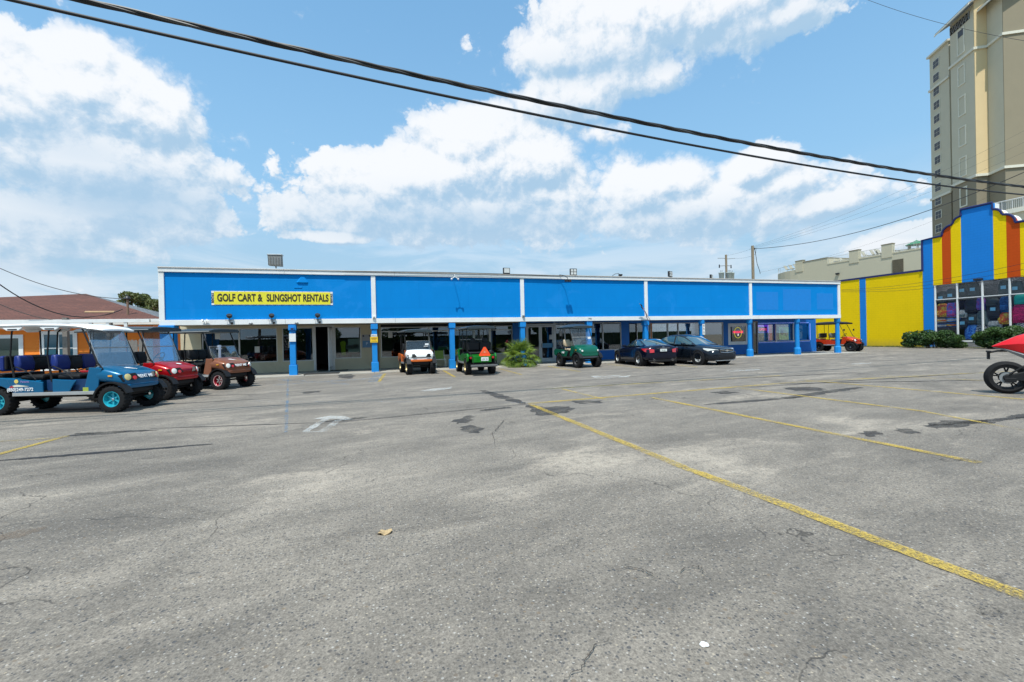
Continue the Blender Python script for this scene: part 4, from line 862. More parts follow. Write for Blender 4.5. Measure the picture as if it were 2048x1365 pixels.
def bag(px,py,w,h,col,label,card=False,dx=.30):
    p = onX(px,py,SX+dx); r_ = empty('backpack',(SX+dx,p.y,p.z-h/2),0,label,'backpack','backpacks in the store window')
    rings = []
    for z,s_,dd in ((0,.92,.9),(.06,1,1),(.45,1.02,1.05),(.75,.97,.95),(.92,.80,.75),(1.0,.55,.5)):
        ww,dp = w/2*s_,.13*dd; rings.append([(dp*math.cos(a)*1.0,ww*math.copysign(abs(math.sin(a))**.6,math.sin(a)),z*h) for a in [2*math.pi*k/14 for k in range(14)]])
    MB().loft(rings).build('shell',cols[col],r_,smooth=True)
    MB().loft([[(-.13+x_,y_*w*.36,z_*h) for x_,y_,z_ in q] for q in ([(0,-1,.1),(0,1,.1),(0,1.05,.45),(0,-1.05,.45)],[(-.05,-.9,.13),(-.05,.9,.13),(-.05,.95,.42),(-.05,-.95,.42)])]).build('front_pocket',cols[col] if col!='white' else cols['grey'],r_,bev=.01)
    MB().tube([(-.02,-.05,h*.98),(-.02,-.03,h*1.05),(-.02,.03,h*1.05),(-.02,.05,h*.98)],.012,6).build('handle',BK,r_)
    if card: MB().box(-.205,-.15,h*.42,-.20,.15,h*.42+.24).build('price_card',M_tagb,r_)
    return r_
bag(1885,621,.85,1.05,'sunset','red, yellow and blue striped backpack at the far left of the store window'); bag(1905,620,.85,1.10,'rainbow','pink and violet patterned backpack second from the left')
bag(1925,628,.62,.62,'white','white patterned backpack behind the second window post'); bag(1944,612,.95,1.0,'black','large black backpack high in the second bay'); bag(1962,608,.6,.95,'purple','blue-violet backpack beside the third post',)
bag(1946,639,.72,.85,'dkgrey','dark backpack with blue card in the middle of the second bay',True); bag(1966,636,.75,1.1,'grey','grey-green backpack at the third window post'); bag(1928,648,.7,.8,'black','black backpack low beside the second window post',True)
bag(1989,619,1.0,1.35,'black','tall black backpack with blue card in the third bay',True); bag(2011,609,.68,1.15,'navy','navy backpack with a round emblem at the fourth post'); bag(2010,637,.8,.85,'sunset','red and yellow backpack low in the third bay')
bag(1985,605,.8,.6,'dkgrey','dark grey backpack at the top of the third bay'); bag(2042,628,1.0,1.3,'pink','hot pink spotted backpack right of the fourth post'); bag(2045,598,.9,.75,'teal','teal backpack above the pink one'); bag(2046,652,.8,.6,'patterned','black and white patterned bag below the pink one')
bag(1990,650,.85,.6,'white','white-rimmed bag low in the third bay'); bag(1945,664,.95,1.15,'blue','bright blue bag between the two bushes'); bag(1963,660,.8,.7,'patterned','pale patterned bag beside the bright blue one')
for px,py in ((1884,597),(1903,592),(1927,582),(1948,580),(2010,576),(2033,578)):
    bag(px,py,.75,1.1,'dkgrey','grey backpack with blue card in the upper window row, '+{1884:'far left',1903:'second',1927:'left one in the second bay',1948:'right one in the second bay',2010:'in the third bay',2033:'in the fourth bay'}[px],True,.5)
for i,(px,py,c_) in enumerate(((1886,641,'white'),(1906,640,'blue'),(1886,651,'navy'),(1906,650,'navy'))):
    p = onX(px,py,SX+.34); r_ = empty('boxed_float',(SX+.34,p.y,p.z-.16),0,['white and red flat box on the left of the window','blue and white flat box right of the white one','navy flat box at the lower left','lower navy flat box beside it with a pink stripe'][i],'box')
    MB().box(-.2,-.42,0,.2,.42,.28).build('carton',cols[c_],r_,bev=.02); MB().box(-.206,-.34,.07,-.201,.3,.2).build('print',cols['sunset' if i in (0,3) else 'white'],r_)
# ------------------------------------------------------------ low deck building of the tower, behind
LX = 75.0
M_lb = paintwall('deck_stucco',(0.50,0.46,0.34),var=.03,bump=.1,axis='y')
low = empty('pool_deck_building',(0,0,0),0,'long beige parking podium with curved end, railing and louvre vent','building')
def Lw(b,name,m,**k): return b.build(name,m,low,**k)
y_a, y_b, y_c = 64.5, 59.2, 33.0
Lw(MB().box(LX,y_c,0,LX+20,y_b,13.05),'wall',M_lb); Lw(MB().box(LX,y_b,0,LX+20,y_a+.5,14.0),'raised_wall',M_lb)
Lw(MB().box(LX-.06,y_b-.05,14.0,LX+20,y_a+.55,14.12),'coping',mat('deck_coping',(0.20,0.17,0.11),.7)); 
v = [(LX+1.0*(1-math.cos(a))*6,y_a+.5+8*math.sin(a)) for a in [i*math.pi/2/8 for i in range(9)]]
Lw(MB().prism(v+[(LX+20,y_a+8.5),(LX+20,y_a+.5)],0,12.9,'xy'),'curved_wall',M_lb)
Lw(MB().box(LX-.05,y_c,12.85,LX+.02,y_b,12.98),'string_course',M_lb)
for px in (1598,1708,1774):
    p = onX(px,500,LX); q = p.y; Lw(MB().box(LX-.08,q-.75,12.4,LX+.5,q+.75,14.35),'pier',M_lb); Lw(MB().box(LX-.12,q-.8,14.35,LX+.55,q+.8,14.47),'pier_cap',MATS['deck_coping'])
b = MB(); b.tube([(LX+.1,y_c,14.05),(LX+.1,y_b,14.05)],.03,6); b.tube([(LX+.1,y_c,13.15),(LX+.1,y_b,13.15)],.02,6)
for i in range(160):
    y = y_c+(y_b-y_c)*i/159; b.tube([(LX+.1,y,13.1),(LX+.1,y,14.05)],.012 if i % 8 else .03,4)
o = Lw(b,'railing',M_alu); o['kind']='stuff'
b = MB(); b.tube([(LX+.15+6*(1-math.cos(a)),y_a+.6+7.9*math.sin(a),13.9) for a in [i*math.pi/2/10 for i in range(11)]],.03,6)
for i in range(11): a = i*math.pi/2/10; b.tube([(LX+.15+6*(1-math.cos(a)),y_a+.6+7.9*math.sin(a),12.9),(LX+.15+6*(1-math.cos(a)),y_a+.6+7.9*math.sin(a),13.9)],.025,4)
Lw(b,'railing',M_alu)
pa,pb = onX(1785,535,LX),onX(1807,530,LX)
Lw(MB().box(LX-.02,pb.y,10.0,LX+.05,pa.y,11.9),'vent_back',M_drk); sl_me=None
for i in range(12):
    z = 10.08+i*.155
    if sl_me is None: o = Lw(MB().box(-.10,pb.y,0,-.02,pa.y,.075),'vent_slat',MATS['deck_coping']); sl_me=o; o.location=(LX,0,z)
    else: o = sl_me.copy(); C.objects.link(o); o.parent=low; o.location=(LX,0,z)
p = onX(1676,548,LX); Lw(MB().cb((LX-.15,p.y,p.z),(.3,.5,.25)),'wall_light',M_blk)
M_slg = mat('lounger_sling',(0.36,0.34,0.27),.8)
def lounger(px,label,rec=.5):
    p = onX(px,500,LX+2.2); r_ = empty('deck_chair',(LX+1.8,p.y,13.05),math.radians(90 if rec > .3 else 100),label,'deck chair','deck chairs behind the podium railing')
    MB().loft([[(-.9,-.35,.35),(-.9,.35,.35),(-.9,.35,.40),(-.9,-.35,.40)],[(.3,-.35,.38),(.3,.35,.38),(.3,.35,.43),(.3,-.35,.43)],[(.75,-.35,.38+rec*1.6),(.75,.35,.38+rec*1.6),(.70,.35,.43+rec*1.6),(.70,-.35,.43+rec*1.6)]]).build('sling',M_slg,r_)
    for x in (-.75,.4):
        for y in (-.33,.33): MB().box(x-.03,y-.03,0,x+.03,y+.03,.36).build('leg',M_wht,r_)
for i,px in enumerate((1666,1674,1692,1718,1737,1745,1755,1764,1768,1789,1806)):
    lounger(px,['first deck chair from the left on the podium roof','upright deck chair second from the left on the podium','low deck chair left of the second pier','deck chair leaning against the second pier','tall deck chair in the middle of the podium','low deck chair right of the tall one','upright deck chair left of the third pier','deck chair beside it left of the third pier','deck chair touching the third pier','tall deck chair right of the third pier','flat reclined deck chair right of the third pier'][i],[.5,.5,.25,.5,.55,.15,.5,.5,.45,.6,.05][i])
for i,px in enumerate((1580,1590,1600,1607)): lounger(px-1,['far small deck chair at the curved end, leftmost','far small deck chair at the curved end, second','far small deck chair by the curved end, third','far small deck chair next to the raised wall'][i],.5)
p = onX(1833,480,LX+2.5)
r_ = empty('patio_umbrella',(LX+2.5,p.y,11.5),0,'green patio umbrella open on the podium roof','umbrella')
MB().lathe([(1.35,2.45),(1.3,2.5),(.0,3.15)],8,cap=False).build('canopy',mat('green_canvas',(0.008,0.16,0.07),.7),r_); MB().tube([(0,0,0),(0,0,3.4)],.04).build('pole',M_wht,r_)
r_ = empty('deck_kiosk',(LX+2.8,p.y-.2,13.05),0,'small grey table and chairs under the green umbrella','table'); MB().lathe([(.7,1.0),(.7,1.06)],16).build('table_top',M_slg,r_); MB().tube([(0,.2,0),(0,.2,1)],.08).build('leg',M_gal,r_)
for k in (-1,1): MB().box(-.3,k*1.1-.3,.4,.3,k*1.1+.3,.5).box(-.3,k*1.35-.05,.5,.3,k*1.35+.05,1.3).build('chair_shell',M_slg,r_)
# ------------------------------------------------------------ the tower
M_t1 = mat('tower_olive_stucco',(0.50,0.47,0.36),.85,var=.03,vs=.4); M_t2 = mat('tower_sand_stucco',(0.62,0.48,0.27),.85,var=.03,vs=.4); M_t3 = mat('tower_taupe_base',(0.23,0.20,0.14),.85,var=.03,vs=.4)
M_t4 = mat('tower_shaded_stucco',(0.25,0.215,0.145),.85,var=.03,vs=.4); M_trm = mat('tower_trim',(0.62,0.60,0.50),.8); M_wgl = mat('tower_window_glass',(0.035,0.04,0.05),.35,spec=.3)  # M_t4: shade on the wing front and recess is put into the colour
tow = empty('condo_tower',(0,0,0),0,'tall beige and olive condominium tower with gabled roof cut by the right edge','building')
def Tw(b,name,m,**k): return b.build(name,m,tow,**k)
ta = math.radians(30.5); dA = Vector((math.sin(ta),math.cos(ta),0)); nA = Vector((-dA.y,dA.x,0)); dB = Vector((dA.y,-dA.x,0))
# footprint frame: u along dA (away from the camera), v along dB (to the right); origin = corner of faces A and B
O = Vector((106.0,55.0,0))
def tp(u,v,z): q = O+dA*u+dB*v; return (q.x,q.y,z)
def tbox(u0,v0,z0,u1,v1,z1): 
    b = MB(); v = [tp(u0,v0,z0),tp(u1,v0,z0),tp(u1,v1,z0),tp(u0,v1,z0),tp(u0,v0,z1),tp(u1,v0,z1),tp(u1,v1,z1),tp(u0,v1,z1)]
    b.add(v,[(0,3,2,1),(4,5,6,7),(0,1,5,4),(1,2,6,5),(2,3,7,6),(3,0,4,7)]); return b
def uz(px,py,u=None,v=None):
    """point of the ray on the wall u = const (facing the lot) or v = const"""
    d = ray(px,py); n = dA if u is not None else dB; k = u if u is not None else v
    t = ((O-EYE).dot(n)+k)/d.dot(n); q = EYE+d*t; w = q-O; return w.dot(dA), w.dot(dB), q.z
zl = 29.2
# main block: v from 0; face A is v=0, u 0..6.2 ; recess then the left wing
Tw(tbox(0,.0,zl,6.1,14,60.2),'main_block',M_t1); Tw(tbox(0-.01,-.01,0,6.11,14,zl-.2),'base_block',M_t3)
# face B in sand: thin veneer
wB = 1.9
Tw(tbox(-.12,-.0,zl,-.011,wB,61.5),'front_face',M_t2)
# projecting wing: face C at v=wB (facing left), front face D at u=-uD
uD = 3.6
Tw(tbox(-uD,wB,zl,-.13,wB+14,60.5),'front_wing',M_t1); Tw(tbox(-uD-.06,wB-.004,0,-.131,wB+14,zl-.2),'wing_base',M_t3)
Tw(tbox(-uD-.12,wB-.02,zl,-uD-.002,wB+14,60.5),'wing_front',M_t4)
# left wing, one floor lower
uL0, uL1 = 10.1, 16.0
a_,b__,zt = uz(1866,100,v=.0)
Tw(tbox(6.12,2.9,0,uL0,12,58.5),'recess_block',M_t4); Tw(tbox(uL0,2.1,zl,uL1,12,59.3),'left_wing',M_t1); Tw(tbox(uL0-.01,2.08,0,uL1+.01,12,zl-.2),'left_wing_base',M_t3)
# string courses
for z in (zl-.1,52.0):
    Tw(tbox(-.30,-.25,z-.2,6.3,0-.001,z+.25),'string_course',M_trm); Tw(tbox(-.35,-.02,z-.2,-.125,wB,z+.25),'string_course',M_trm)
    Tw(tbox(-uD-.3,wB-.28,z-.2,-.13,wB-.021,z+.25),'string_course',M_trm); Tw(tbox(-uD-.32,wB-.27,z-.2,-uD-.125,wB+14,z+.25),'string_course',M_trm)
for z in (zl-.1,52.2): Tw(tbox(uL0-.2,1.85,z-.2,uL1+.2,2.079,z+.25),'string_course',M_trm)
Tw(tbox(uL0-.3,1.7,59.3,uL1+.4,12.3,59.7),'wing_coping',M_trm)
# windows of the left wing
wproto = None
for i in range(13):
    z = 57.0-2.87*i; vf = 2.1 if z > zl else 2.08
    f = Tw(tbox(12.9,vf-.08,z-.88,14.9,vf-.004,z+.88),'window_frame',M_trm)
    for k in (0,1):
        c0 = 13.04+k*.90
        for j in (0,1):
            q = tbox(c0,vf-.10,z-.76+j*.79,c0+.82,vf-.081,z-.03+j*.79).build('pane',M_wgl,f)
# blind framed panels on face A
for i in range(6):
    z = 49.0-5.7*(i-1) if i else 55.3
    h = 1.85 if i else 2.4
    b = tbox(2.2,-.12,z-h,2.42,-.001,z+h); b2 = tbox(3.9,-.12,z-h,4.12,-.001,z+h); b3 = tbox(2.42,-.12,z-h,3.9,-.001,z-h+.22); b4 = tbox(2.42,-.12,z+h-.22,3.9,-.001,z+h)
    for q in (b2,b3,b4): b.add(q.v,q.f)
    Tw(b,'panel_frame',M_trm)
Tw(tbox(2.45,-.06,56.3,3.87,-.001,57.45),'attic_window',M_wgl)
# gabled roof with deep eaves
M_rf = mat('tower_roof',(0.25,0.24,0.22),.7)
def slab(p,th,name,m):
    b = MB(); n = len(p); b.add([tp(*q) for q in p]+[tp(q[0],q[1],q[2]+th) for q in p],[tuple(range(n)),tuple(range(2*n-1,n-1,-1))]+[(i,i+n,(i+1)%n+n,(i+1)%n) for i in range(n)]); Tw(b,name,m)
slab([(-.9,-1.3,59.7),(8.2,-1.3,59.7),(8.2,8,65.5),(-.9,8,65.5)],.35,'roof',M_rf); slab([(-1.0,-1.4,59.45),(8.3,-1.4,59.45),(8.3,-1.2,59.75),(-1.0,-1.2,59.75)],.3,'fascia_board',M_trm)
slab([(-uD-2.0,wB-1.4,58.6),(1.8,wB-1.4,58.6),(1.8,wB+9,65.5),(-uD-2.0,wB+9,65.5)],.35,'roof',M_rf); slab([(-uD-2.1,wB-1.5,58.35),(1.8,wB-1.5,58.35),(1.8,wB-1.3,58.65),(-uD-2.1,wB-1.3,58.65)],.3,'fascia_board',M_trm)
Tw(tbox(.9,-.05,58.1,6.0,-.001,59.5),'attic_louvre',M_drk)
b = MB()
for i in range(7): 
    u = .95+i*.83; b.tube([tp(u,-.12,58.1),tp(u,-.12,59.5)],.04,4)
    if i < 6: b.tube([tp(u,-.12,58.1),tp(u+.83,-.12,59.5)],.035,4); b.tube([tp(u+.83,-.12,58.1),tp(u,-.12,59.5)],.035,4)
Tw(b,'attic_lattice',M_gal)
# lower terrace of the tower with railing, right of the striped front
p0 = onX(2010,420,70); p1 = onX(2100,382,70)
ter = empty('terrace',(0,0,0),0,'beige terrace with white railing behind the striped parapet','building')
q = [onX(1985,425,72.0),onX(2160,352,72.0)]
MB().box(72.0,q[1].y,0,86,q[0].y,q[0].z-.6).build('terrace_wall',M_lb,ter); MB().box(71.7,q[1].y,q[0].z-.6,86,q[0].y+.3,q[0].z-.1).build('terrace_slab',M_trm,ter)
b = MB(); zz = q[0].z
for i in range(40): y = q[0].y+(q[1].y-q[0].y)*i/39; b.tube([(71.9,y,zz-.1),(71.9,y,zz+1.0)],.018 if i % 5 else .045,4)
b.tube([(71.9,q[0].y,zz+1.0),(71.9,q[1].y,zz+1.0)],.06,6); b.build('railing',M_alu,ter)
MB().box(71.93,q[1].y,zz,71.95,q[0].y,zz+.9).build('glass_panel',glassmat('rail_glass',(.8,.85,.88),1.0),ter)
# ------------------------------------------------------------ orange house to the left
HY = 28.0
M_or = mat('orange_siding_paint',(0.80,0.21,0.008),.65,var=.05,vs=2); M_sh = bpy.data.materials.new('brown_shingles')
def shingles(name,c1,c2,c3):
    m = bpy.data.materials.new(name); m.use_nodes=True; t = NT(m.node_tree); b = m.node_tree.nodes['Principled BSDF']; oc = t.n('ShaderNodeTexCoord').outputs['Object']; sp = t.n('ShaderNodeSeparateXYZ',{0:oc})
    u = t.m('ADD',sp.outputs[0],t.m('MULTIPLY',sp.outputs[1],.3)); v = t.m('MULTIPLY',sp.outputs[2],2.4)
    bv = t.n('ShaderNodeCombineXYZ',{0:u,1:v,2:0.0}).outputs[0]
    br = t.n('ShaderNodeTexBrick',{'Vector':bv,'Scale':1.0,'Mortar Size':.012,'Brick Width':.3,'Row Height':.16,'Color1':c1+(1,),'Color2':c2+(1,),'Mortar':c3+(1,)}); br.offset=.37
    st = t.n('ShaderNodeCombineXYZ',{0:t.m('MULTIPLY',u,.5),1:t.m('MULTIPLY',v,1.5),2:0.0}).outputs[0]
    c = t.mix(t.ss(t.noise(st,1.4,6,.7,.8),.42,.66),br.outputs[0],tuple(x*.62 for x in c1)); m.node_tree.links.new(c,b.inputs['Base Color']); b.inputs['Roughness'].default_value=.9
    bn = t.n('ShaderNodeBump',{'Strength':.5,'Distance':.03,'Height':br.outputs[1]}); bn.invert=True; m.node_tree.links.new(bn.outputs[0],b.inputs['Normal']); return m
M_sh = shingles('brown_shingles',(0.15,0.055,0.036),(0.105,0.04,0.028),(0.05,0.022,0.016)); M_sh2 = shingles('grey_shingles',(0.13,0.14,0.15),(0.22,0.24,0.26),(0.05,0.05,0.055))
house = empty('orange_house',(0,0,0),0,'bright orange clapboard house with brown hip roof and white window trim','house')
def Hs(b,name,m,**k): return b.build(name,m,house,**k)
hx0,hx1 = -34,-10.4; ez = 2.72
Hs(MB().box(hx0,HY+.03,0,hx1,HY+12,ez),'wall',M_or)
b = MB(); n = 18
for i in range(n): 
    z = .1+i*.158
    b.add([(hx0,HY-.012,z),(hx1,HY-.012,z),(hx1,HY+.01,z+.158),(hx0,HY+.01,z+.158),(hx0,HY+.029,z),(hx1,HY+.029,z)],[(0,1,2,3),(0,4,5,1)])
o = Hs(b,'clapboard',M_or,recalc=False); o['kind']='stuff'
ap = onY(180,588,HY+6.5); ap2 = (ap.x-.2,HY+6.5,ap.z)
ex0,ex1,ey = hx0-.5,hx1+.7,HY-.5
Hs(MB().add([(ex0,ey,ez+.12),(ex1,ey,ez+.12),ap2,(ex0,ey+6.9,ez+.55)],[(0,1,2,3)]),'roof',M_sh)
bk_ = onY(338,630,41); Hs(MB().add([(ex1,ey,ez+.12),tuple(bk_),ap2],[(0,1,2)]),'roof_side',M_sh2)
Hs(MB().box(ex0,ey-.03,ez-.14,ex1+.05,ey+.02,ez+.13),'eave_board',M_wht); Hs(MB().box(ex0,ey+.02,ez-.16,ex1,HY,ez-.12),'soffit',M_wht)
p = onY(215,625,HY+1.2)
Hs(MB().add([(onY(178,624,HY+1.6).x,HY+1.25,onY(178,624,HY+1.6).z+.02),(onY(236,623,HY+1.6).x,HY+1.25,onY(236,623,HY+1.6).z),(onY(236,626,HY+1.5).x,HY+1.05,onY(236,626,HY+1.5).z),(onY(178,626.5,HY+1.5).x,HY+1.05,onY(178,626.5,HY+1.5).z)],[(0,1,2,3)]),'bare_batten',mat('bare_wood',(0.36,0.22,0.11),.8))
M_hgl = mat('house_window_glass',(0.03,0.10,0.14),.08,spec=.9)
def hwin(pxa,pxb,pyt,pyb,m,mull=True):
    a = onY(pxa,pyt,HY); b_ = onY(pxb,pyb,HY); zt_,zb_ = a.z,b_.z; x0,x1 = a.x,b_.x
    f = MB().box(x0,HY-.06,zb_,x0+.17,HY-.013,zt_).box(x1-.17,HY-.06,zb_,x1,HY-.013,zt_).box(x0+.17,HY-.06,zt_-.17,x1-.17,HY-.013,zt_).box(x0+.17,HY-.06,zb_,x1-.17,HY-.013,zb_+.1).build('window',M_wht,house,bev=.005)
    MB().box(x0+.17,HY-.035,zb_+.1,x1-.17,HY-.014,zt_-.17).build('pane',m,f)
    if mull:
        MB().box((x0+x1)/2-.02,HY-.05,zb_+.1,(x0+x1)/2+.02,HY-.036,zt_-.17).build('mullion',M_wht,f)
        MB().box(x0+.17,HY-.052,zb_+.55*(zt_-zb_),x1-.17,HY-.037,zb_+.55*(zt_-zb_)+.06).build('sash_bar',M_wht,f)
hwin(-40,49,671,740,mat('house_window_dark',(0.05,0.07,0.06),.1,spec=.8),False); hwin(80,157,663,740,M_hgl); hwin(179,240,660,740,M_wht and M_hgl,False)
Hs(MB().cb((onY(118,662,HY).x,HY-.12,onY(118,662,HY).z+.02),(.12,.1,.09)),'porch_lamp',mat('brass',(0.35,0.22,0.05),.5))
# white pergola beams and posts in front of the house
pg = empty('pergola',(0,0,0),0,'white pergola beams on grey posts in front of the orange house','pergola')
PY = 26.0
a = onY(60,643,PY); b_ = onY(300,647,PY)
MB().box(a.x,PY-.08,a.z-.09,b_.x,PY+.08,a.z+.05).build('beam',M_wht,pg); MB().box(a.x,PY+1.2,a.z-.02,b_.x,PY+1.35,a.z+.10).build('beam',M_wht,pg)
for px in (182,216,252): q = onY(px,650,PY); MB().box(q.x-.06,PY-.06,a.z-.42,q.x+.06,PY+.06,a.z-.091).build('bracket',M_wht,pg)
M_gw = mat('grey_weathered_wood',(0.19,0.17,0.15),.9,var=.2,vs=12)
for px,t_ in ((131,636),(219,641)): q = onY(px,t_,PY+.5); MB().box(q.x-.09,PY+.4,0,q.x+.09,PY+.6,q.z).build('post',M_gw,pg)
# grey picket fence, every picket
fen = empty('picket_fence',(0,0,0),0,'grey dog-eared picket fence seen through the blue cart windscreen','fence')
FY = 24.6; q0 = onY(186,690,FY).x; q1 = onY(330,690,FY).x; x = q0; i = 0; pk = None
zt_ = onY(230,681,FY).z
while x < q1-.5:
    if pk is None: pk = MB().prism([(-.065,.05),(.065,.05),(.065,zt_-.06),(.03,zt_),(-.03,zt_),(-.065,zt_-.06)],-.01,.01,'xz').build('picket',M_gw,fen); o = pk
    else: o = pk.copy(); C.objects.link(o); o.parent = fen
    o.location = (x,FY+random.uniform(-.006,.006),random.uniform(-.04,.04)); o.rotation_euler=(0,random.uniform(-.015,.015),0); x += .142; i += 1
for z in (.4,zt_-.3): MB().box(q0-.1,FY+.015,z,q1-.5,FY+.06,z+.09).build('rail',M_gw,fen)
# low pink-and-white slatted fence seen under the seats of the blue cart
fen = empty('slat_fence',(0,0,0),0,'low pale fence of pink and white slats behind the blue cart','fence')
FY = 20.0; sa = onY(-20,770,FY).x; sb_ = onY(200,750,FY).x; M_pk = mat('pink_brick_slat',(0.42,0.20,0.13),.8); x = sa; i = 0
while x < sb_:
    o = MB().box(-.06,-.02,.1,.06,.02,.60).build('slat',[M_wht,M_pk][i%2],fen); o.location=(x,FY,0); x += .135; i += 1
MB().box(sa-.1,FY+.021,.42,sb_,FY+.05,.50).build('rail',M_gw,fen)
# ------------------------------------------------------------ poles and wires
M_pole = mat('pole_wood',(0.23,0.18,0.12),.9,var=.25,vs=8,bump=.4,bs=25); M_wire = mat('wire_black',(0.012,0.012,0.013),.6)
def pole(px,py,Y,r,label):
    p = onY(px,py,Y); r_ = empty('utility_pole',(p.x,Y,0),0,label,'utility pole'); MB().lathe([(r*1.25,0),(r,p.z)],14).build('pole_shaft',M_pole,r_,smooth=True); return r_,p
pr,pp = pole(1505,492,45,.155,'bare wooden utility pole with a hanging cable behind the blue roof')
MB().tube([(.2,-.1,pp.z-.4),(.35,-.1,pp.z-1.0),(.55,-.1,pp.z-2.2),(.9,-.1,pp.z-3.0),(1.0,-.1,pp.z-3.4)],.03).build('drop_cable',M_wire,pr)
MB().lathe([(.08,-.1),(.09,.1)],8,c=(.22,-.05,pp.z-.35)).build('insulator',M_blk,pr); MB().tube([(.2,-.05,pp.z-.3),(.5,-.05,pp.z-.25),(.42,-.05,pp.z-.9),(.22,-.05,pp.z-1.1)],.018).build('jumper',M_wire,pr)
tr,tpn = pole(1452,510,45,.12,'utility pole with cross arms and three grey transformer cans')
h = tpn.z
MB().tube([(-1.2,0,h-.45),(-.3,0,h-.42),(0,0,h-.5),(.6,0,h-.45),(1.3,0,h-.38)],.035,6).build('cross_arm',M_gal,tr)
MB().tube([(-.95,0,h-1.35),(0,0,h-1.3),(.65,0,h-1.3)],.04,6).build('cross_arm',M_gal,tr)
for x in (-1.0,.7): MB().lathe([(.04,-.22),(.075,-.1),(.05,0),(.075,.1),(.03,.2)],8,c=(x,0,h-1.38)).build('insulator',M_blk,tr,smooth=True)
M_can = mat('transformer_paint',(0.42,0.47,0.44),.5,dirt=.3)
for x,y in ((-.72,0),(.12,-.28),(.72,-.05)):
    c_ = MB().lathe([(.20,-.5),(.26,-.42),(.31,.28),(.33,.30),(.33,.36),(.25,.40)],14,c=(x,y,h-2.5)).build('transformer_can',M_can,tr,smooth=True)
    for k in (-.1,.1): MB().lathe([(.02,0),(.045,.08),(.025,.16),(.04,.24),(.015,.3)],7,c=(x+k,y,h-2.12)).build('bushing',M_gal,c_,smooth=True)
MB().box(-.12,-.4,h-3.1,.42,-.14,h-2.75).build('control_box',M_gal,tr)
def wire(a,b_,r,label,sag=.0,n=24,name='overhead_wire',ext=0):
    a,b_ = Vector(a),Vector(b_); pts = []
    for i in range(-ext,n+1+ext):
        t_ = i/n; p = a.lerp(b_,t_); p.z -= sag*4*t_*(1-t_); pts.append(p)
    return tag(MB().tube(pts,r,6).build(name,M_wire,None,smooth=True),label,'wire','overhead wires')
def rp(px,py,k): d = ray(px,py); return EYE+d*k
# near cable bundle
def atz(px,py,z): d = ray(px,py); return EYE+d*((z-EYE.z)/d.z)
def bigcable(pl,pm,pr_,z,r,label,strands):
    A,M_,B_ = atz(*pl,z),atz(*pm,z-.35),atz(*pr_,z); t0 = (M_-A).dot(B_-A)/(B_-A).length_squared
    mid = A.lerp(B_,t0); dz = M_-mid; k = dz/(4*t0*(1-t0)); pts = []
    for i in range(-10,54): t_ = i/48; pts.append(A.lerp(B_,t_)+k*4*t_*(1-t_))
    c_ = empty('cable_bundle' if strands > 1 else 'overhead_cable',(0,0,0),0,label,'cable')
    if strands == 1: MB().tube(pts,r,10).build('cable',M_wire,c_,smooth=True)
    else:
        for s_ in range(strands):
            q = []; 
            for i in range(len(pts)-1):
                for j in range(4):
                    p = pts[i].lerp(pts[i+1],j/4); a = (i*4+j)*.36+s_*2*math.pi/strands; tn = (pts[i+1]-pts[i]).normalized(); n1 = tn.cross(Vector((0,0,1))).normalized(); n2 = tn.cross(n1)
                    q.append(p+(n1*math.cos(a)+n2*math.sin(a))*r*.48)
            MB().tube(q,r*.56,7).build('strand',[M_wire,mat('wire_grey',(0.05,0.05,0.048),.5),M_wire][s_%3],c_,smooth=True)
bigcable((165,1),(1024,192),(2048,374),7.0,.048,'thick twisted black cable bundle crossing the sky, upper one',3)
bigcable((25,1),(1024,220),(2048,390),6.7,.027,'thinner black cable just below the twisted bundle',1)
wire(rp(1735,0,30),rp(2100,90,22),.012,'single thin wire over the top right corner',.3,ext=4)
pt = Vector((pp.x+.25,45,pp.z-.35))
wire(pt,rp(2048,345,38)+Vector((0,0,0)),.03,'sagging dark wire from the bare pole up to the right edge',1.3,30)
wire(Vector((pp.x+.1,45.2,pp.z-.1)),rp(2048,262,45),.008,'highest of the three faint wires above the bare pole',.8,30)
wire(Vector((pp.x+.1,45.4,pp.z-.2)),rp(2048,285,45),.008,'middle of the three faint wires above the bare pole',.8,30)
wire(Vector((pp.x+.1,45.6,pp.z-.3)),rp(2048,305,45),.008,'lowest of the three faint wires above the bare pole',.8,30)
wire(rp(1520,545,47),rp(2048,360,45),.007,'faint wire rising behind the striped store',1.0,30)
for i,(ya,yb,zz) in enumerate(((603,573,1),(605,580,2),(606,588,3))):
    a = onX(1683,580+2*i,SX-1.2); b_ = onX(2048,527+12*i,SX-1.6)
    wire(a,b_,.012,['top','middle','lowest'][i]+' of three service wires in front of the yellow wall',.35,20)
wire(Vector((tpn.x,45,h-.1)),Vector((pp.x,45,pp.z-.3)),.008,'short wire joining the two poles behind the roof',.1,8)
wire(Vector((tpn.x+1.3,45,h-.4)),Vector((pp.x,45,pp.z-1.2)),.008,'lower short wire joining the two poles',.1,8)
wire(rp(0,537,22),onY(255,598,HY+1),.018,'upper wire sloping down to the small pole on the orange house',.35,20)
wire(rp(-4,567,20),onY(245,619,HY+1),.024,'thick sagging wire over the brown roof',.85,20)
wire(rp(0,609,20),onY(125,643,PY),.016,'lowest wire ending at the pergola post',.12,12)
p = onY(255,598,HY+.6); r_ = empty('service_mast',(p.x,HY+.6,ez),0,'short brown service mast with a lamp at the roof corner','mast')
MB().tube([(0,0,-.3),(0,0,p.z-ez)],.055).build('mast_pipe',mat('rust_pipe',(0.20,0.12,0.08),.8),r_); MB().lathe([(.05,-.05),(.13,0),(.10,.1),(.02,.16)],12,c=(0,0,p.z-ez)).build('lamp_head',M_blk,r_,smooth=True)
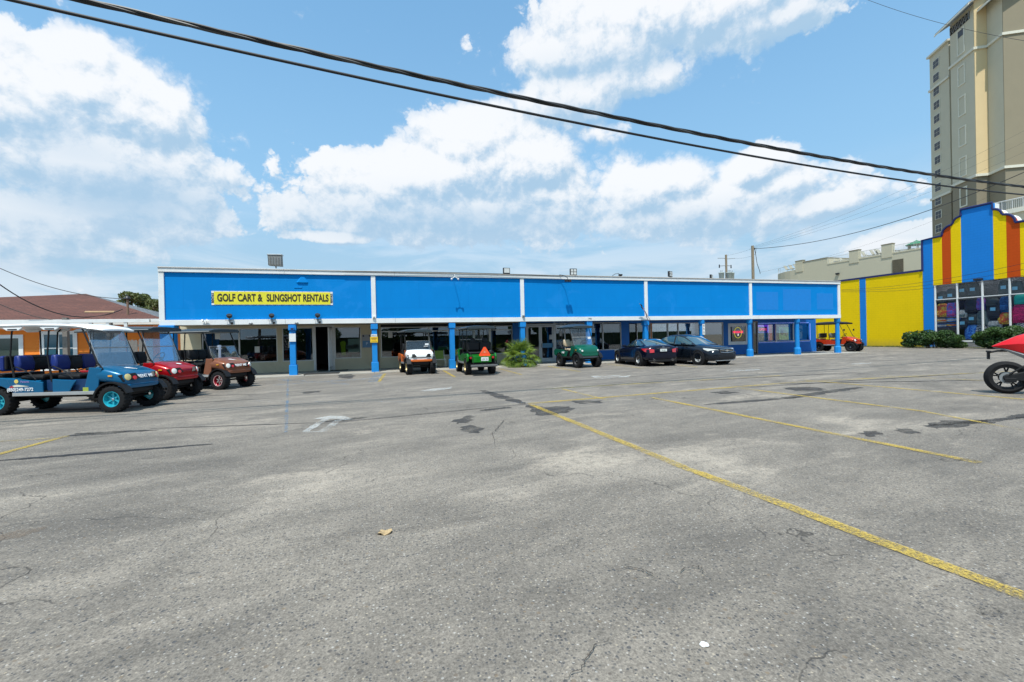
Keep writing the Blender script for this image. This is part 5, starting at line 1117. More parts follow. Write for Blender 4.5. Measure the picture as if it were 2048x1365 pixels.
# ------------------------------------------------------------ vegetation
def leafmat(n,c,c2,tr=.25):
    m = bpy.data.materials.new(n); m.use_nodes=True; t = NT(m.node_tree); b = m.node_tree.nodes['Principled BSDF']
    oc = t.n('ShaderNodeTexCoord').outputs['Object']; f = t.noise(oc,2.2,3,.6); f2 = t.noise(oc,17,2,.6)
    m.node_tree.links.new(t.mix(t.ss(t.m('ADD',t.m('MULTIPLY',f,.5),t.m('MULTIPLY',f2,.5)),.40,.60),c,c2),b.inputs['Base Color']); b.inputs['Roughness'].default_value=.55
    b.inputs['Transmission Weight'].default_value=0.0; b.inputs['Subsurface Weight'].default_value=0.0
    tl = t.n('ShaderNodeBsdfTranslucent',{'Color':tuple(min(1,x*1.5) for x in c2)+(1,)}); mx = t.n('ShaderNodeMixShader',{0:tr,1:b.outputs[0],2:tl.outputs[0]})
    m.node_tree.links.new(mx.outputs[0],m.node_tree.nodes['Material Output'].inputs[0]); return m
M_palm = leafmat('palm_leaf',(0.075,0.145,0.014),(0.24,0.32,0.05),.35); M_hedge = leafmat('hedge_leaf',(0.014,0.045,0.008),(0.055,0.115,0.017),.12); M_pine = leafmat('pine_needles',(0.06,0.085,0.02),(0.15,0.17,0.05),.2)
M_bark = mat('bark',(0.13,0.10,0.075),.95,var=.3,vs=10,bump=.5)
def fan(R,nl=17,droop=.25,seed=0):
    random.seed(seed); b = MB()
    for k in range(nl):
        a = math.radians(-115+230*k/(nl-1)+random.uniform(-3,3)); l = R*(1-.18*abs(a)/2)*random.uniform(.85,1.05); d = Vector((math.cos(a),math.sin(a),0)); n = Vector((-d.y,d.x,0)); w = R*.044
        pts = [(.02,w*.5,0),(.35,w,.03),(.7,w*.8,.0),(1,.003,-droop*random.uniform(.6,1.5))]
        L = [];Q=[]
        for s,ww,zz in pts: c = d*(l*s)+Vector((0,0,zz*R)); L.append(c+n*ww+Vector((0,0,.012))); Q.append(c-n*ww+Vector((0,0,.012)))
        M_ = [d*(l*s)+Vector((0,0,zz*R)) for s,ww,zz in pts]
        v = L+M_+Q; m = 4; b.add([tuple(x) for x in v],[(i,i+1,m+i+1,m+i) for i in range(3)]+[(m+i,m+i+1,2*m+i+1,2*m+i) for i in range(3)])
    return b
pc = G(1041,734); pr_ = empty('fan_palm',(pc.x,pc.y,0),0,'young bushy fan palm growing at the foot of a blue column','palm')
fans = [fan(.60,19,.22,i) for i in range(4)]; fme = []
for i in range(36):
    az_ = i*2.399+random.uniform(-.2,.2); q = i/36; el_ = math.radians(82-q*92+random.uniform(-8,8)); st_len = (.55+.38*random.random())*(1-q*.2)
    d = Vector((math.cos(az_)*math.cos(el_),math.sin(az_)*math.cos(el_),math.sin(el_)))
    if i < 4: o = fans[i].build('frond',M_palm,pr_,recalc=False); fme.append(o.data)
    else: o = bpy.data.objects.new('frond',fme[i%4]); C.objects.link(o); o.parent = pr_
    base = Vector((0,0,.28)); tip = base+d*st_len; tip.z = max(tip.z-.10*q,.22)
    x = (d+Vector((0,0,-.35-.3*q))).normalized(); s_ = Vector((0,0,1)).cross(x).normalized() if abs(x.z) < .98 else Vector((1,0,0)); roll = random.uniform(-.5,.5); up = x.cross(s_); s2 = s_*math.cos(roll)+up*math.sin(roll); u2 = x.cross(s2)
    sc = random.uniform(.7,1.0); o.matrix_local = Matrix(((x.x*sc,s2.x*sc,u2.x*sc,tip.x),(x.y*sc,s2.y*sc,u2.y*sc,tip.y),(x.z*sc,s2.z*sc,u2.z*sc,tip.z),(0,0,0,1)))
    MB().tube([tuple(base),tuple((base+tip)/2+Vector((0,0,.04))),tuple(tip)],[.014,.010,.008],5).build('stalk',M_palm,pr_)
MB().lathe([(.14,0),(.16,.1),(.13,.3),(.07,.36)],10).build('trunk',M_bark,pr_,smooth=True)
b = MB(); b.lathe([(.62,0),(.58,.03),(.2,.05),(0,.055)],16,cap=False); o = b.build('mulch_ring',mat('red_mulch',(0.16,0.06,0.03),.95,var=.3,vs=30,bump=.6)); o.location=(pc.x,pc.y+.1,.002); tag(o,'reddish mulch heap under the fan palm','mulch')
def leafcloud(pts,size,n,jit=.6,asp=1.6):
    b = MB(); vs=[];fs=[]
    for i in range(n):
        c,rx,ry,rz = random.choice(pts)
        while True:
            u = Vector((random.uniform(-1,1),random.uniform(-1,1),random.uniform(-1,1)))
            if .05 < u.length < 1: break
        u = u.normalized()*(u.length**.35); p = Vector((c[0]+u.x*rx,c[1]+u.y*ry,c[2]+u.z*rz))
        a = Vector((random.gauss(0,1),random.gauss(0,1),random.gauss(0,1))).normalized(); e = (a+u*.8).normalized(); f = e.orthogonal().normalized(); h_ = e.cross(f); th = random.uniform(0,6.28); f,h_ = f*math.cos(th)+h_*math.sin(th),h_*math.cos(th)-f*math.sin(th)
        s = size*random.uniform(.5,1.3); k = len(vs); vs += [tuple(p-f*s*asp*.5),tuple(p+h_*s*.45),tuple(p+f*s*asp*.5),tuple(p-h_*s*.45)]; fs.append((k,k+1,k+2,k+3))
    b.v=vs;b.f=fs;b.mi=[0]*len(fs); return b
def bush(pxs,Xp,ztop,label,seed):
    random.seed(seed); y0,y1 = onX(pxs[0],670,Xp).y,onX(pxs[1],670,Xp).y; cy = (y0+y1)/2; r_ = empty('hedge_bush',(Xp,cy,0),0,label,'bush','trimmed bushes before the store'); hw = abs(y0-y1)/2; cl=[]
    for k in range(46):
        yy = random.uniform(-.85,.85)*hw; t_ = 1-(yy/hw)**2*.45; zz = random.uniform(.22,1.0)*ztop*t_*.86; cl.append(((random.uniform(-.45,.45),yy,zz),.45,.5,.27))
    leafcloud(cl,.085,20000).build('foliage',M_hedge,r_,recalc=False)
    for k in range(6):
        y = random.uniform(-.35,.35)*hw; MB().tube([(0,y,0),(random.uniform(-.1,.1),y*1.4,ztop*.35),(random.uniform(-.2,.2),y*2.0,ztop*.65)],[.045,.035,.02],6).build('branch',M_bark,r_,smooth=True)
bush((1805,1928),41.9,1.46,'flat-topped dark green bush against the blue pilaster of the store',3); bush((1954,2080),41.6,1.55,'wide dark green bush under the backpack window, right of the other',5)
def pine(px,py,Y,h_px,label,seed,spread=1.0):
    random.seed(seed); top = onY(px,py,Y); H_ = top.z; r_ = empty('pine_tree',(top.x,Y,0),0,label,'tree','trees behind the orange house'); MB().tube([(0,0,0),(.2,0,H_*.5),(.0,0,H_*.92)],[.28,.18,.06],8).build('trunk',M_bark,r_,smooth=True); cl=[]
    for k in range(15):
        z = H_*random.uniform(.45,.97); a = random.uniform(0,6.28); rr = spread*random.uniform(.2,1.9)*(1.25-z/H_)
        e = Vector((rr*math.cos(a),rr*math.sin(a),z)); MB().tube([(0.05,0,z-.5),tuple(e)],[.06,.02],5).build('limb',M_bark,r_); cl.append((tuple(e),.46*spread,.46*spread,.34))
    leafcloud(cl,.12,5200,asp=2.4).build('crown',M_pine,r_,recalc=False)
pine(262,589,46,1,'pine tree with loose crown just right of the brown roof ridge',21,1.15); pine(286,592,48,1,'second pine crown beside the first, behind the dark roof',22,1.0); pine(306,600,44,1,'thin open-crowned pine next to the white corner of the blue shop',23,.8); pine(318,604,50,1,'pine crown half hidden by the left end of the blue shop',24,.9)
def shrub(x,y,z,r,label,seed):
    random.seed(seed); r_ = empty('leafy_shrub',(x,y,0),0,label,'shrub','shrubs by the house'); cl = [((random.uniform(-r,r)*.7,random.uniform(-r,r)*.7,z*random.uniform(.45,.9)),r*.5,r*.5,z*.2) for k in range(12)]
    leafcloud(cl,.14,3500).build('foliage',leafmat('shrub_leaf_%d'%seed,(0.04,0.10,0.012),(0.11,0.19,0.02)),r_,recalc=False); MB().tube([(0,0,0),(.1,0,z*.6)],[.06,.03],6).build('stem',M_bark,r_)
q = onY(310,652,34); shrub(q.x,34,q.z+.35,1.2,'bright green shrub between the orange house and the blue shop',31)
q = onY(350,668,38); shrub(q.x,38,q.z+.2,1.3,'green shrub seen under the canopy left of the shop wall',32)
# across the road, behind the camera: what the shop windows mirror
def mirror_tree(x,y,h,kind,label,seed):
    random.seed(seed); r_ = empty('palm_tree' if kind else 'oak_tree',(x,y,0),0,label,'tree'); MB().tube([(0,0,0),(.15,0,h*.9)],[.22,.15],8).build('trunk',M_bark,r_,smooth=True)
    if kind:
        for k in range(16):
            a = k*2.4; o = bpy.data.objects.new('frond',fme[k%4]); C.objects.link(o); o.parent=r_; o.location=(.15+.7*math.cos(a),.7*math.sin(a),h*.92+.3*math.sin(k)); o.rotation_euler=(random.uniform(-.4,.4),random.uniform(.0,.6),a); o.scale=(2.2,2.2,2.2)
    else: leafcloud([((random.uniform(-3,3),random.uniform(-2,2),h*random.uniform(.5,1)),1.5,1.5,.8) for k in range(14)],.3,4000).build('crown',M_hedge,r_,recalc=False)
for i,(x,y,h,k) in enumerate(((-14,-19,5.5,1),(-8,-21,4.2,0),(-1,-20,6.2,1),(6,-22,4.6,0),(17,-21,6,1),(26,-22,5,0),(38,-21,6.2,1))):
    mirror_tree(x,y,h,k,['palm across the road mirrored in the leftmost shop window','round oak across the road left of the camera','tall palm across the road behind the camera','low oak across the road behind the camera','palm across the road mirrored near the glass doors','oak across the road mirrored in the curtained windows','palm across the road mirrored in the far right windows'][i],40+i)
random.seed(99)
b = MB(); b.box(-60,-30,0,60,-24,2.2); tag(b.build('far_hedge',mat('far_hedge_green',(0.03,0.05,0.02),.9,var=.4,vs=.5)),'long dark hedge across the road behind the camera','hedge')
# ------------------------------------------------------------ vehicles
M_tyre = mat('tyre_rubber',(0.012,0.012,0.013),.85,var=.2,vs=30,bump=.3,bs=60,dirt=.25,dirtcol=(.04,.035,.03),spec=.25)
M_fb2 = mat('black_trim',(0.010,0.010,0.011),.55,var=.1,spec=.3); M_lens = mat('lamp_lens',(0.72,0.72,0.66),.12,spec=.9,coat=.6); M_lred = mat('red_lens',(0.45,0.01,0.01),.2,coat=.6); M_amb = mat('amber_lens',(0.75,0.33,0.02),.25,coat=.5)
M_chr = mat('chrome',(0.75,0.75,0.75),.14,metal=1,var=.02); M_sil = mat('silver_strip',(0.50,0.50,0.49),.35,metal=.6); M_stk = mat('white_sticker',(0.78,0.78,0.78),.5,var=.02)
M_ws = glassmat('cart_windshield',(0.82,0.87,0.90),.7,.01,(0.40,0.47,0.52),.05); M_cg = glassmat('car_glass',(0.16,0.26,0.27),2.6,.004,(0.16,0.34,0.36),.22)  # car glass: diffuse teal stands in for reflected sky
def carpaint(n,c,met=.15,rough=.28): return mat(n,c,rough,metal=met,var=.03,coat=.4,spec=.3)
def wheel(parent,x,y,r,w,side,rim,style='dish',lip=None,n=22,steer=0,spoke=None):
    """side: +1 outer face towards +y"""
    b = MB(); h = w/2
    b.lathe([(r*.56,-h*.78),(r*.62,-h*.95),(r*.80,-h),(r*.93,-h*.9),(r*.985,-h*.66),(r*.985,h*.66),(r*.93,h*.9),(r*.80,h),(r*.62,h*.95),(r*.56,h*.78),(r*.50,0)],36,'y',cap=False)
    b.f = b.f; k0 = len(b.v)
    if style != 'car':
        for k in range(n):
            a = 2*math.pi*k/n
            for s_ in (-1,1):
                M_ = Matrix.Rotation(a+(s_*.5*math.pi/n),4,'Y')
                b.box(-r*.055,s_*h*.18 if s_>0 else -h*.92,r*.955,r*.055,h*.92 if s_>0 else -h*.18,r*1.012,M=M_)
    o = b.build('wheel',M_tyre,parent,smooth=True,recalc=False); o.location=(x,y,r); o.rotation_euler=(0,0,steer)
    s = side
    rm = MB(); rm.lathe([(r*.57,s*h*.80),(r*.53,s*h*.82),(r*.50,s*h*.45),(r*.44,s*h*.05),(r*.20,s*h*.02),(r*.19,s*h*.22),(r*.02,s*h*.30)],28,'y',cap=False)
    rm.build('rim',rim,o,smooth=True)
    sp = MB(); ns = 5 if style == 'car' else 6
    for k in range(ns):
        M_ = Matrix.Rotation(2*math.pi*k/ns,4,'Y')
        if style == 'car':
            for dx in (-.09,.09): sp.loft([[(dx*r*.5-r*.05,s*h*.50,r*.10),(dx*r*.5+r*.05,s*h*.50,r*.10),(dx*r*.5+r*.05,s*h*.2,r*.10),(dx*r*.5-r*.05,s*h*.2,r*.10)],[(dx*r*1.2-r*.045,s*h*.80,r*.66),(dx*r*1.2+r*.045,s*h*.80,r*.66),(dx*r*1.2+r*.045,s*h*.4,r*.66),(dx*r*1.2-r*.045,s*h*.4,r*.66)]],M=M_)
        else: sp.box(-r*.055,s*h*.06 if s>0 else s*h*.42,r*.15,r*.055,s*h*.42 if s>0 else s*h*.06,r*.50,M=M_)
    sp.build('spokes',spoke or rim,o)
    if style == 'car':
        MB().lathe([(r*.70,s*h*.9),(r*.64,s*h*.84),(r*.62,s*h*.3)],30,'y',cap=False).build('rim_lip',rim,o,smooth=True); MB().lathe([(r*.68,s*h*.25),(r*.1,s*h*.22)],24,'y').build('brake_disc',MATS['dark_interior'],o)
    else: MB().lathe([(r*.60,s*h*.80),(r*.585,s*h*.90),(r*.545,s*h*.88),(r*.54,s*h*.78)],30,'y',cap=False).build('rim_lip',lip or rim,o,smooth=True)
    MB().lathe([(r*.10,s*h*.2),(r*.10,s*h*.55),(r*.05,s*h*.62)],12,'y').build('hub_cap',M_chr if style!='car' else rim,o,smooth=True)
    return o
def ring8(hw,zb,zt,x,sh=.93,cr=.02):
    R_ = [(0,zb),(hw*.88,zb),(hw,zb+(zt-zb)*.22),(hw*1.0,zb+(zt-zb)*.70),(hw*sh,zt-(zt-zb)*.05),(hw*.74,zt+.004),(0,zt+cr)]
    return [(x,y,z) for y,z in R_]+[(x,-y,z) for y,z in R_[::-1][1:-1]]
def pad(parent,x,z0,z1,y0,y1,th,m,tilt=.18,name='seat_pad'):
    b = MB(); b.loft([[(x+th*.5,y0+.02,z0),(x+th*.5,y1-.02,z0),(x-th*.5,y1-.02,z0),(x-th*.5,y0+.02,z0)],[(x+th*.6-tilt*(z1-z0)*.5,y0,(z0+z1)/2),(x+th*.6-tilt*(z1-z0)*.5,y1,(z0+z1)/2),(x-th*.6-tilt*(z1-z0)*.5,y1,(z0+z1)/2),(x-th*.6-tilt*(z1-z0)*.5,y0,(z0+z1)/2)],[(x+th*.4-tilt*(z1-z0),y0+.04,z1),(x+th*.4-tilt*(z1-z0),y1-.04,z1),(x-th*.4-tilt*(z1-z0),y1-.04,z1),(x-th*.4-tilt*(z1-z0),y0+.04,z1)]])
    return b.build(name,m,parent,sub=2,smooth=True)
def golf_cart(loc,hd,label,body,L=1.7,hood=None,lip=None,seat=None,seat2=None,roofc=None,roof='slab',rim=None,rimlip=None,ws='full',rows=1,rear=True,name='golf_cart',lens=None,sign=None,flare=None,steer=0,zr=1.97,rw=.30,ind=None,spoke=None,track=1.0,style=0,rocker=None):
    g_ = empty(name,(loc[0],loc[1],0),math.radians(hd),label,'golf cart','golf carts'); xf,xr = L/2,-L/2
    hood = hood or body; lip = lip or body; seat = seat or M_fb2; seat2 = seat2 or seat; roofc = roofc or M_fb2; rim = rim or M_fb2; r = rw; dz = rw-.28
    B = lambda b,n,m,**k: b.build(n,m,g_,**k)
    for x,st in ((xf,steer),(xr,0)):
        for s in (-1,1): wheel(g_,x,s*track/2,r,.245,s,rim,'cart',rimlip,steer=st,spoke=spoke)
    # running gear
    B(MB().box(xr-.45,-.33,.33+dz,xf+.14,.33,.47+dz),'chassis',M_fb2,bev=.02)
    B(MB().tube([(xf,-track/2+.05,r),(xf,track/2-.05,r)],.03),'front_axle',M_fb2); B(MB().tube([(xr,-track/2+.05,r),(xr,track/2-.05,r)],.05),'rear_axle',M_fb2)
    for s in (-1,1): B(MB().tube([(xf+.05,s*.25,.5+dz),(xf,s*.34,r)],.025).tube([(xf-.2,s*.25,.46+dz),(xf,s*.38,r)],.02),'suspension_arm',M_fb2)
    B(MB().box(xr+.3,-.57,.46+dz,xf-.33,.57,.50+dz),'floor',M_fb2)
    for s in (-1,1): B(MB().box(xr+.34,s*.60-.02,.40+dz,xf-.36,s*.60+.02,.475+dz),'rocker_strip',rocker or M_sil,bev=.006)
    # cowl
    st = [(xf+.27,.40,.60,.73),(xf+.26,.48,.56,.795),(xf+.20,.55,.54,.855),(xf+.12,.58,.56,.885),(xf-.02,.60,.60,.935),(xf-.18,.61,.64,.98),(xf-.36,.605,.64,1.02),(xf-.46,.58,.66,1.03)]
    if style == 1: st = [(xf+.28,.40,.52,.70),(xf+.26,.50,.50,.80),(xf+.17,.56,.50,.90),(xf-.0,.60,.60,.985),(xf-.14,.60,.64,1.02),(xf-.30,.59,.64,1.04),(xf-.40,.58,.66,1.04)]
    b = MB().loft([ring8(hw,zb+dz,zt+dz,x) for x,hw,zb,zt in st]); B(b,'hood',hood,sub=2,smooth=True)
    b = MB().loft([ring8(hw,.50+dz,.60+dz,x,.95,0) for x,hw in ((xf+.30,.36),(xf+.28,.48),(xf+.19,.58),(xf+.04,.61))]); B(b,'front_lip',lip,sub=2,smooth=True)
    B(MB().box(xf+.08,-.36,.38+dz,xf+.22,.36,.50+dz),'front_bumper',M_fb2,bev=.03)
    for s in (-1,1):
        # cowl side behind the wheel, down to the floor
        B(MB().prism([(xf-.30,.47+dz),(xf-.46,.47+dz),(xf-.60,.50+dz),(xf-.48,1.0+dz),(xf-.20,.98+dz),(xf-.27,.72+dz)],s*.565,s*.60,'xz'),'cowl_side',lip if style == 0 else hood,bev=.012)
        if style == 0:
            o = B(MB().loft([[(0,-.17,-.02),(0,.13,-.07),(0,.19,.05),(0,-.10,.075)],[(-.12,-.17,-.02),(-.12,.13,-.07),(-.12,.19,.05),(-.12,-.10,.075)]]) if s > 0 else MB().loft([[(0,.17,-.02),(0,-.13,-.07),(0,-.19,.05),(0,.10,.075)],[(-.12,.17,-.02),(-.12,-.13,-.07),(-.12,-.19,.05),(-.12,.10,.075)]]),'headlight_bezel',M_fb2,bev=.01); o.location=(xf+.265,s*.405,.75+dz); o.rotation_euler=(0,math.radians(-14),s*math.radians(27))
            o.scale = (1,1.15,1.35)
            q = MB().lathe([(.058,0),(.055,.018),(.03,.028),(.0,.03)],16,'x').build('headlight',lens or M_lens,o,smooth=True); q.location=(0,s*.045,.005)
            q = MB().lathe([(.036,0),(.034,.014),(.0,.022)],12,'x').build('indicator',ind or M_lred,o,smooth=True); q.location=(0,-s*.075,-.012)
        else:
            o = B(MB().lathe([(.05,0),(.045,.02),(0,.03)],14,'x'),'headlight',lens or M_lens,smooth=True); o.location=(xf+.28,s*.43,.76+dz); o.rotation_euler=(0,0,s*.3)
        # fender flare
        b = MB(); a0,a1 = (20,175) ; pts=[(math.radians(a0+(a1-a0)*i/10)) for i in range(11)]
        b.loft([[(xf+math.cos(a)*(r+.055),s*.46,r+math.sin(a)*(r+.055)),(xf+math.cos(a)*(r+.055),s*.64,r+math.sin(a)*(r+.055)),(xf+math.cos(a)*(r+.09),s*.645,r+math.sin(a)*(r+.09)),(xf+math.cos(a)*(r+.10),s*.46,r+math.sin(a)*(r+.10))] for a in pts]); B(b,'front_fender',flare or M_fb2,smooth=True)
        B(MB().cb((xf-.02,s*.607,.80+dz),(.09,.012,.035)),'side_marker',M_amb)
    B(MB().box(xf-.60,-.55,.93+dz,xf-.36,.55,1.0+dz),'dashboard',M_fb2,bev=.03)
    B(MB().box(xf-.46,-.54,.50+dz,xf-.42,.54,.95+dz),'front_bulkhead',M_fb2)
    # steering wheel
    o = B(MB().tube([(.0,.17*math.cos(a*math.pi/10),.17*math.sin(a*math.pi/10)) for a in range(20)],.014,6,closed=True).tube([(0,-.16,0),(0,.16,0)],.012,5).tube([(0,0,0),(.35,0,-.03)],.02,6),'steering_wheel',M_fb2,smooth=True); o.location=(xf-.72,.27,1.12+dz); o.rotation_euler=(0,math.radians(38),0)
    # wind screen and posts
    zt_ = zr-.06; xb,xt = xf-.30,xf-.20-.40*(zt_-1.0)/.9
    ztop = zt_-.03 if ws == 'full' else 1.0+dz+.40; xtop = xb+(xt-xb)*(ztop-1.0-dz)/(zt_-1.0-dz)
    g2 = B(MB().add([(xb,-.535,1.0+dz),(xb,.535,1.0+dz),(xtop,.515,ztop),(xtop,-.515,ztop),(xb-.006,-.535,1.0+dz),(xb-.006,.535,1.0+dz),(xtop-.006,.515,ztop),(xtop-.006,-.515,ztop)],[(0,1,2,3),(7,6,5,4),(0,4,5,1),(1,5,6,2),(2,6,7,3),(3,7,4,0)]),'windshield',M_ws)
    MB().tube([(xb+.004,-.53,1.0+dz),(xtop+.004,-.51,ztop),(xtop+.004,.51,ztop),(xb+.004,.53,1.0+dz)],.007,6,closed=True).build('screen_edge',M_sil,g2)
    if ws == 'full': zm = 1.46; xm = xb+(xt-xb)*(zm-1.0)/(zt_-1.0); MB().box(xm-.008,-.525,zm-.012,xm+.012,.525,zm+.012).build('fold_bar',M_sil,g2)
    for s in (-1,1): B(MB().tube([(xf-.20,s*.575,.96+dz),(xb-.03,s*.565,1.12+dz),(xt-.03,s*.55,zt_-.04),(xt-.16,s*.53,zt_)],.017,8),'front_strut',M_fb2,smooth=True)
    # seats and body
    xs_rows = [xf-1.02-.80*k for k in range(rows)]
    x_last = xs_rows[-1]
    for k,xs in enumerate(xs_rows):
        B(MB().box(xs-.22,-.50,.49+dz,xs+.20,.50,.74+dz),'seat_box',lip if k else M_fb2,bev=.02)
        for s in (-1,1): B(MB().prism([(xs-.26,.47+dz),(xs+.10,.47+dz),(xs+.17,.60+dz),(xs+.26,.72+dz),(xs-.26,.76+dz)],s*.565,s*.60,'xz'),'seat_side',body,bev=.012)
        pb_ = pad(g_,xs+.22,.74+dz,.86+dz,-.50,.50,.0,seat,0,'seat_cushion') if False else B(MB().box(xs-.24,-.51,.745+dz,xs+.26,.51,.86+dz),'seat_cushion',seat2 if style else seat,bev=.045)
        b = MB(); b.box(xs-.33,-.50,1.0+dz,xs-.27,.50,1.28+dz); bk = B(b,'backrest',M_fb2,bev=.03)
        for y0,y1,mm in ((-.52,-.15,seat2),(-.16,.16,seat),(.15,.52,seat2)):
            q = MB().loft([[(xs-.235,y0+.02,.95+dz),(xs-.235,y1-.02,.95+dz),(xs-.35,y1-.02,.95+dz),(xs-.35,y0+.02,.95+dz)],[(xs-.225,y0,1.12+dz),(xs-.225,y1,1.12+dz),(xs-.38,y1,1.12+dz),(xs-.38,y0,1.12+dz)],[(xs-.27,y0+.02,1.30+dz-(.05 if abs(y0+y1)<.1 else 0)),(xs-.27,y1-.02,1.30+dz-(.05 if abs(y0+y1)<.1 else 0)),(xs-.38,y1-.02,1.30+dz-(.05 if abs(y0+y1)<.1 else 0)),(xs-.38,y0+.02,1.30+dz-(.05 if abs(y0+y1)<.1 else 0))]]); q.build('seat_pad',mm,bk,bev=.035,smooth=True)
        for s in (-1,1):
            B(MB().tube([(xs-.30,s*.55,.72+dz),(xs-.34,s*.55,1.02+dz),(xs-.26,s*.565,1.05+dz),(xs+.02,s*.57,.92+dz),(xs+.16,s*.57,.76+dz)],.014,6),'arm_rest',M_fb2,smooth=True)
            if k < rows-1 or True: B(MB().tube([(xs-.32,s*.545,.70+dz),(xs-.40,s*.545,1.3+dz),(xs-.36,s*.54,zr-.14),(xs-.28,s*.53,zr-.07)],.016,8),'roof_strut',M_fb2,smooth=True)
    # rear body with wheel arch
    ra = r+.06; arc_ = [(xr+ra*math.cos(math.radians(a)),r+ra*math.sin(math.radians(a))) for a in range(0,181,15)]
    xe = xr-.50
    for s in (-1,1):
        poly = [(x_last-.22,.47+dz),(xr+ra+.01,.47+dz)]+[(x,z) for x,z in arc_ if z > .47+dz]+[(xe,.55+dz),(xe-.03,.72+dz),(xe+.06,.84+dz),(x_last-.26,.80+dz)]
        B(MB().prism(poly,s*.535,s*.615,'xz'),'rear_fender',body,bev=.018)
    B(MB().box(xe+.06,-.534,.70+dz,x_last-.24,.534,.79+dz),'rear_deck',body,bev=.02)
    B(MB().box(xe-.02,-.40,.46+dz,xe+.08,.40,.72+dz),'rear_panel',body,bev=.02)
    if rear:
        B(MB().box(xr-.42,-.50,.80+dz,xr+.02,.50,.90+dz),'rear_cushion',seat,bev=.04)
        bk = B(MB().box(xr+.03,-.48,.98+dz,xr+.09,.48,1.30+dz),'rear_backrest',M_fb2,bev=.03)
        for y0,y1 in ((-.50,-.02),(.02,.50)): MB().box(xr-.06,y0,.95+dz,xr+.04,y1,1.30+dz).build('seat_pad',seat2,bk,bev=.04)
        B(MB().box(xe-.46,-.46,.36+dz,xe-.02,.46,.395+dz),'foot_plate',M_fb2,bev=.01)
        for s in (-1,1):
            B(MB().tube([(xe-.44,s*.44,.40+dz),(xe-.40,s*.44,.70+dz),(xe-.02,s*.50,.86+dz),(xr+.02,s*.53,.98+dz)],.015,6),'grab_rail',M_fb2,smooth=True)
            B(MB().tube([(xr-.05,s*.53,.80+dz),(xr-.12,s*.545,1.3+dz),(xr-.12,s*.53,zr-.09)],.016,8),'roof_strut',M_fb2,smooth=True)
    else:
        for s in (-1,1): B(MB().tube([(x_last-.35,s*.53,.80+dz),(xr-.15,s*.535,1.25+dz),(xr+.05,s*.53,zr-.09)],.016,8),'roof_strut',M_fb2,smooth=True)
    for s in (-1,1): B(MB().lathe([(.05,0),(.045,-.02),(0,-.028)],14,'x',c=(xe-.035,s*.46,.66+dz)),'tail_light',M_lred,smooth=True)
    # roof
    x1 = xt+.34; x0 = xr-(.62 if rear else .25)
    if roof == 'surf':
        N_ = 12; rg = []
        for i in range(N_+1):
            t_ = i/N_; x = x0+(x1-x0)*t_; z = zr+.05*math.sin(min(1,t_*1.25)*math.pi)*.6-(.0 if t_ < .75 else (t_-.75)**2*2.2); hw = .62*(1-(max(0,t_-.86)/.14)**2*.25)*(1-(max(0,.08-t_)/.08)**2*.2); th = .075*(1-(max(0,t_-.9)/.1)*.6)
            rg.append([(x,-hw,z-th*.5),(x,-hw*.93,z-th),(x,0,z-th*.6),(x,hw*.93,z-th),(x,hw,z-th*.5),(x,hw*.97,z-th*.1),(x,hw*.5,z+.015),(x,0,z+.02),(x,-hw*.5,z+.015),(x,-hw*.97,z-th*.1)])
        rf = B(MB().loft(rg),'roof',roofc,smooth=True)
        for xx in (x0+.75,x0+1.55,x0+.05):
            for s in (-1,1): MB().prism([(xx,zr-.055),(xx+.46,zr-.055),(xx+.36,zr-.125),(xx+.10,zr-.125)],s*.60,s*.56,'xz').build('grab_handle',roofc,rf,bev=.012); MB().box(xx+.13,s*.603-.002,zr-.108,xx+.33,s*.603+.002,zr-.085).build('handle_slot',M_fb2,rf)
    else:
        N_ = 10; rg = []
        for i in range(N_+1):
            t_ = i/N_; x = x0+(x1-x0)*t_; dome = (.10 if roof == 'dome' else .035)*math.sin(t_*math.pi)**.7; e = .02*(1 if 0 < i < N_ else 0); hw = .61+ (0 if 0 < i < N_ else -.04)
            z = zr-.03
            rg.append([(x,-hw*.985,z-.085),(x,0,z-.07+e),(x,hw*.985,z-.085),(x,hw+.005,z-.015),(x,hw*.82,z+.02+dome*.5),(x,hw*.4,z+.03+dome),(x,0,z+.035+dome),(x,-hw*.4,z+.03+dome),(x,-hw*.82,z+.02+dome*.5),(x,-hw-.005,z-.015)])
        rf = B(MB().loft(rg),'roof',roofc,smooth=True)
        if roof == 'slab': 
            for s in (-1,1): MB().box(x0+.03,s*.618-.003,zr-.078,x1-.03,s*.618+.003,zr-.058).build('roof_trim',M_sil,rf)
    return g_,xf,xr,dz,B
c_teal = carpaint('teal_metallic',(0.0,0.10,0.22)); c_red = carpaint('candy_red',(0.36,0.002,0.006)); c_brn = carpaint('copper_brown',(0.24,0.085,0.042)); c_wht = carpaint('white_gloss',(0.78,0.78,0.77),0,.3); c_org = carpaint('orange_gloss',(0.62,0.13,0.02),.1); c_grn = carpaint('bright_green',(0.006,0.17,0.012)); c_dgr = carpaint('deep_green',(0.002,0.10,0.06)); c_vrm = carpaint('vermilion',(0.55,0.045,0.008),.1)
M_rc = mat('cyan_rim',(0.02,0.42,0.52),.3,metal=.3,coat=.6); M_rr = mat('red_rim',(0.32,0.006,0.02),.3,metal=.3,coat=.6); M_pkl = mat('pink_lip',(0.70,0.42,0.42),.35); M_gold = mat('gold_rim',(0.38,0.30,0.14),.4,metal=.4); M_bs = mat('blue_vinyl',(0.004,0.02,0.16),.5); M_tan = mat('tan_vinyl',(0.50,0.40,0.27),.5,var=.04); M_rdim = mat('dim_grey_rim',(0.06,0.06,0.065),.4,metal=.5); M_slate = mat('slate_roof_plastic',(0.028,0.04,0.046),.4,var=.05)
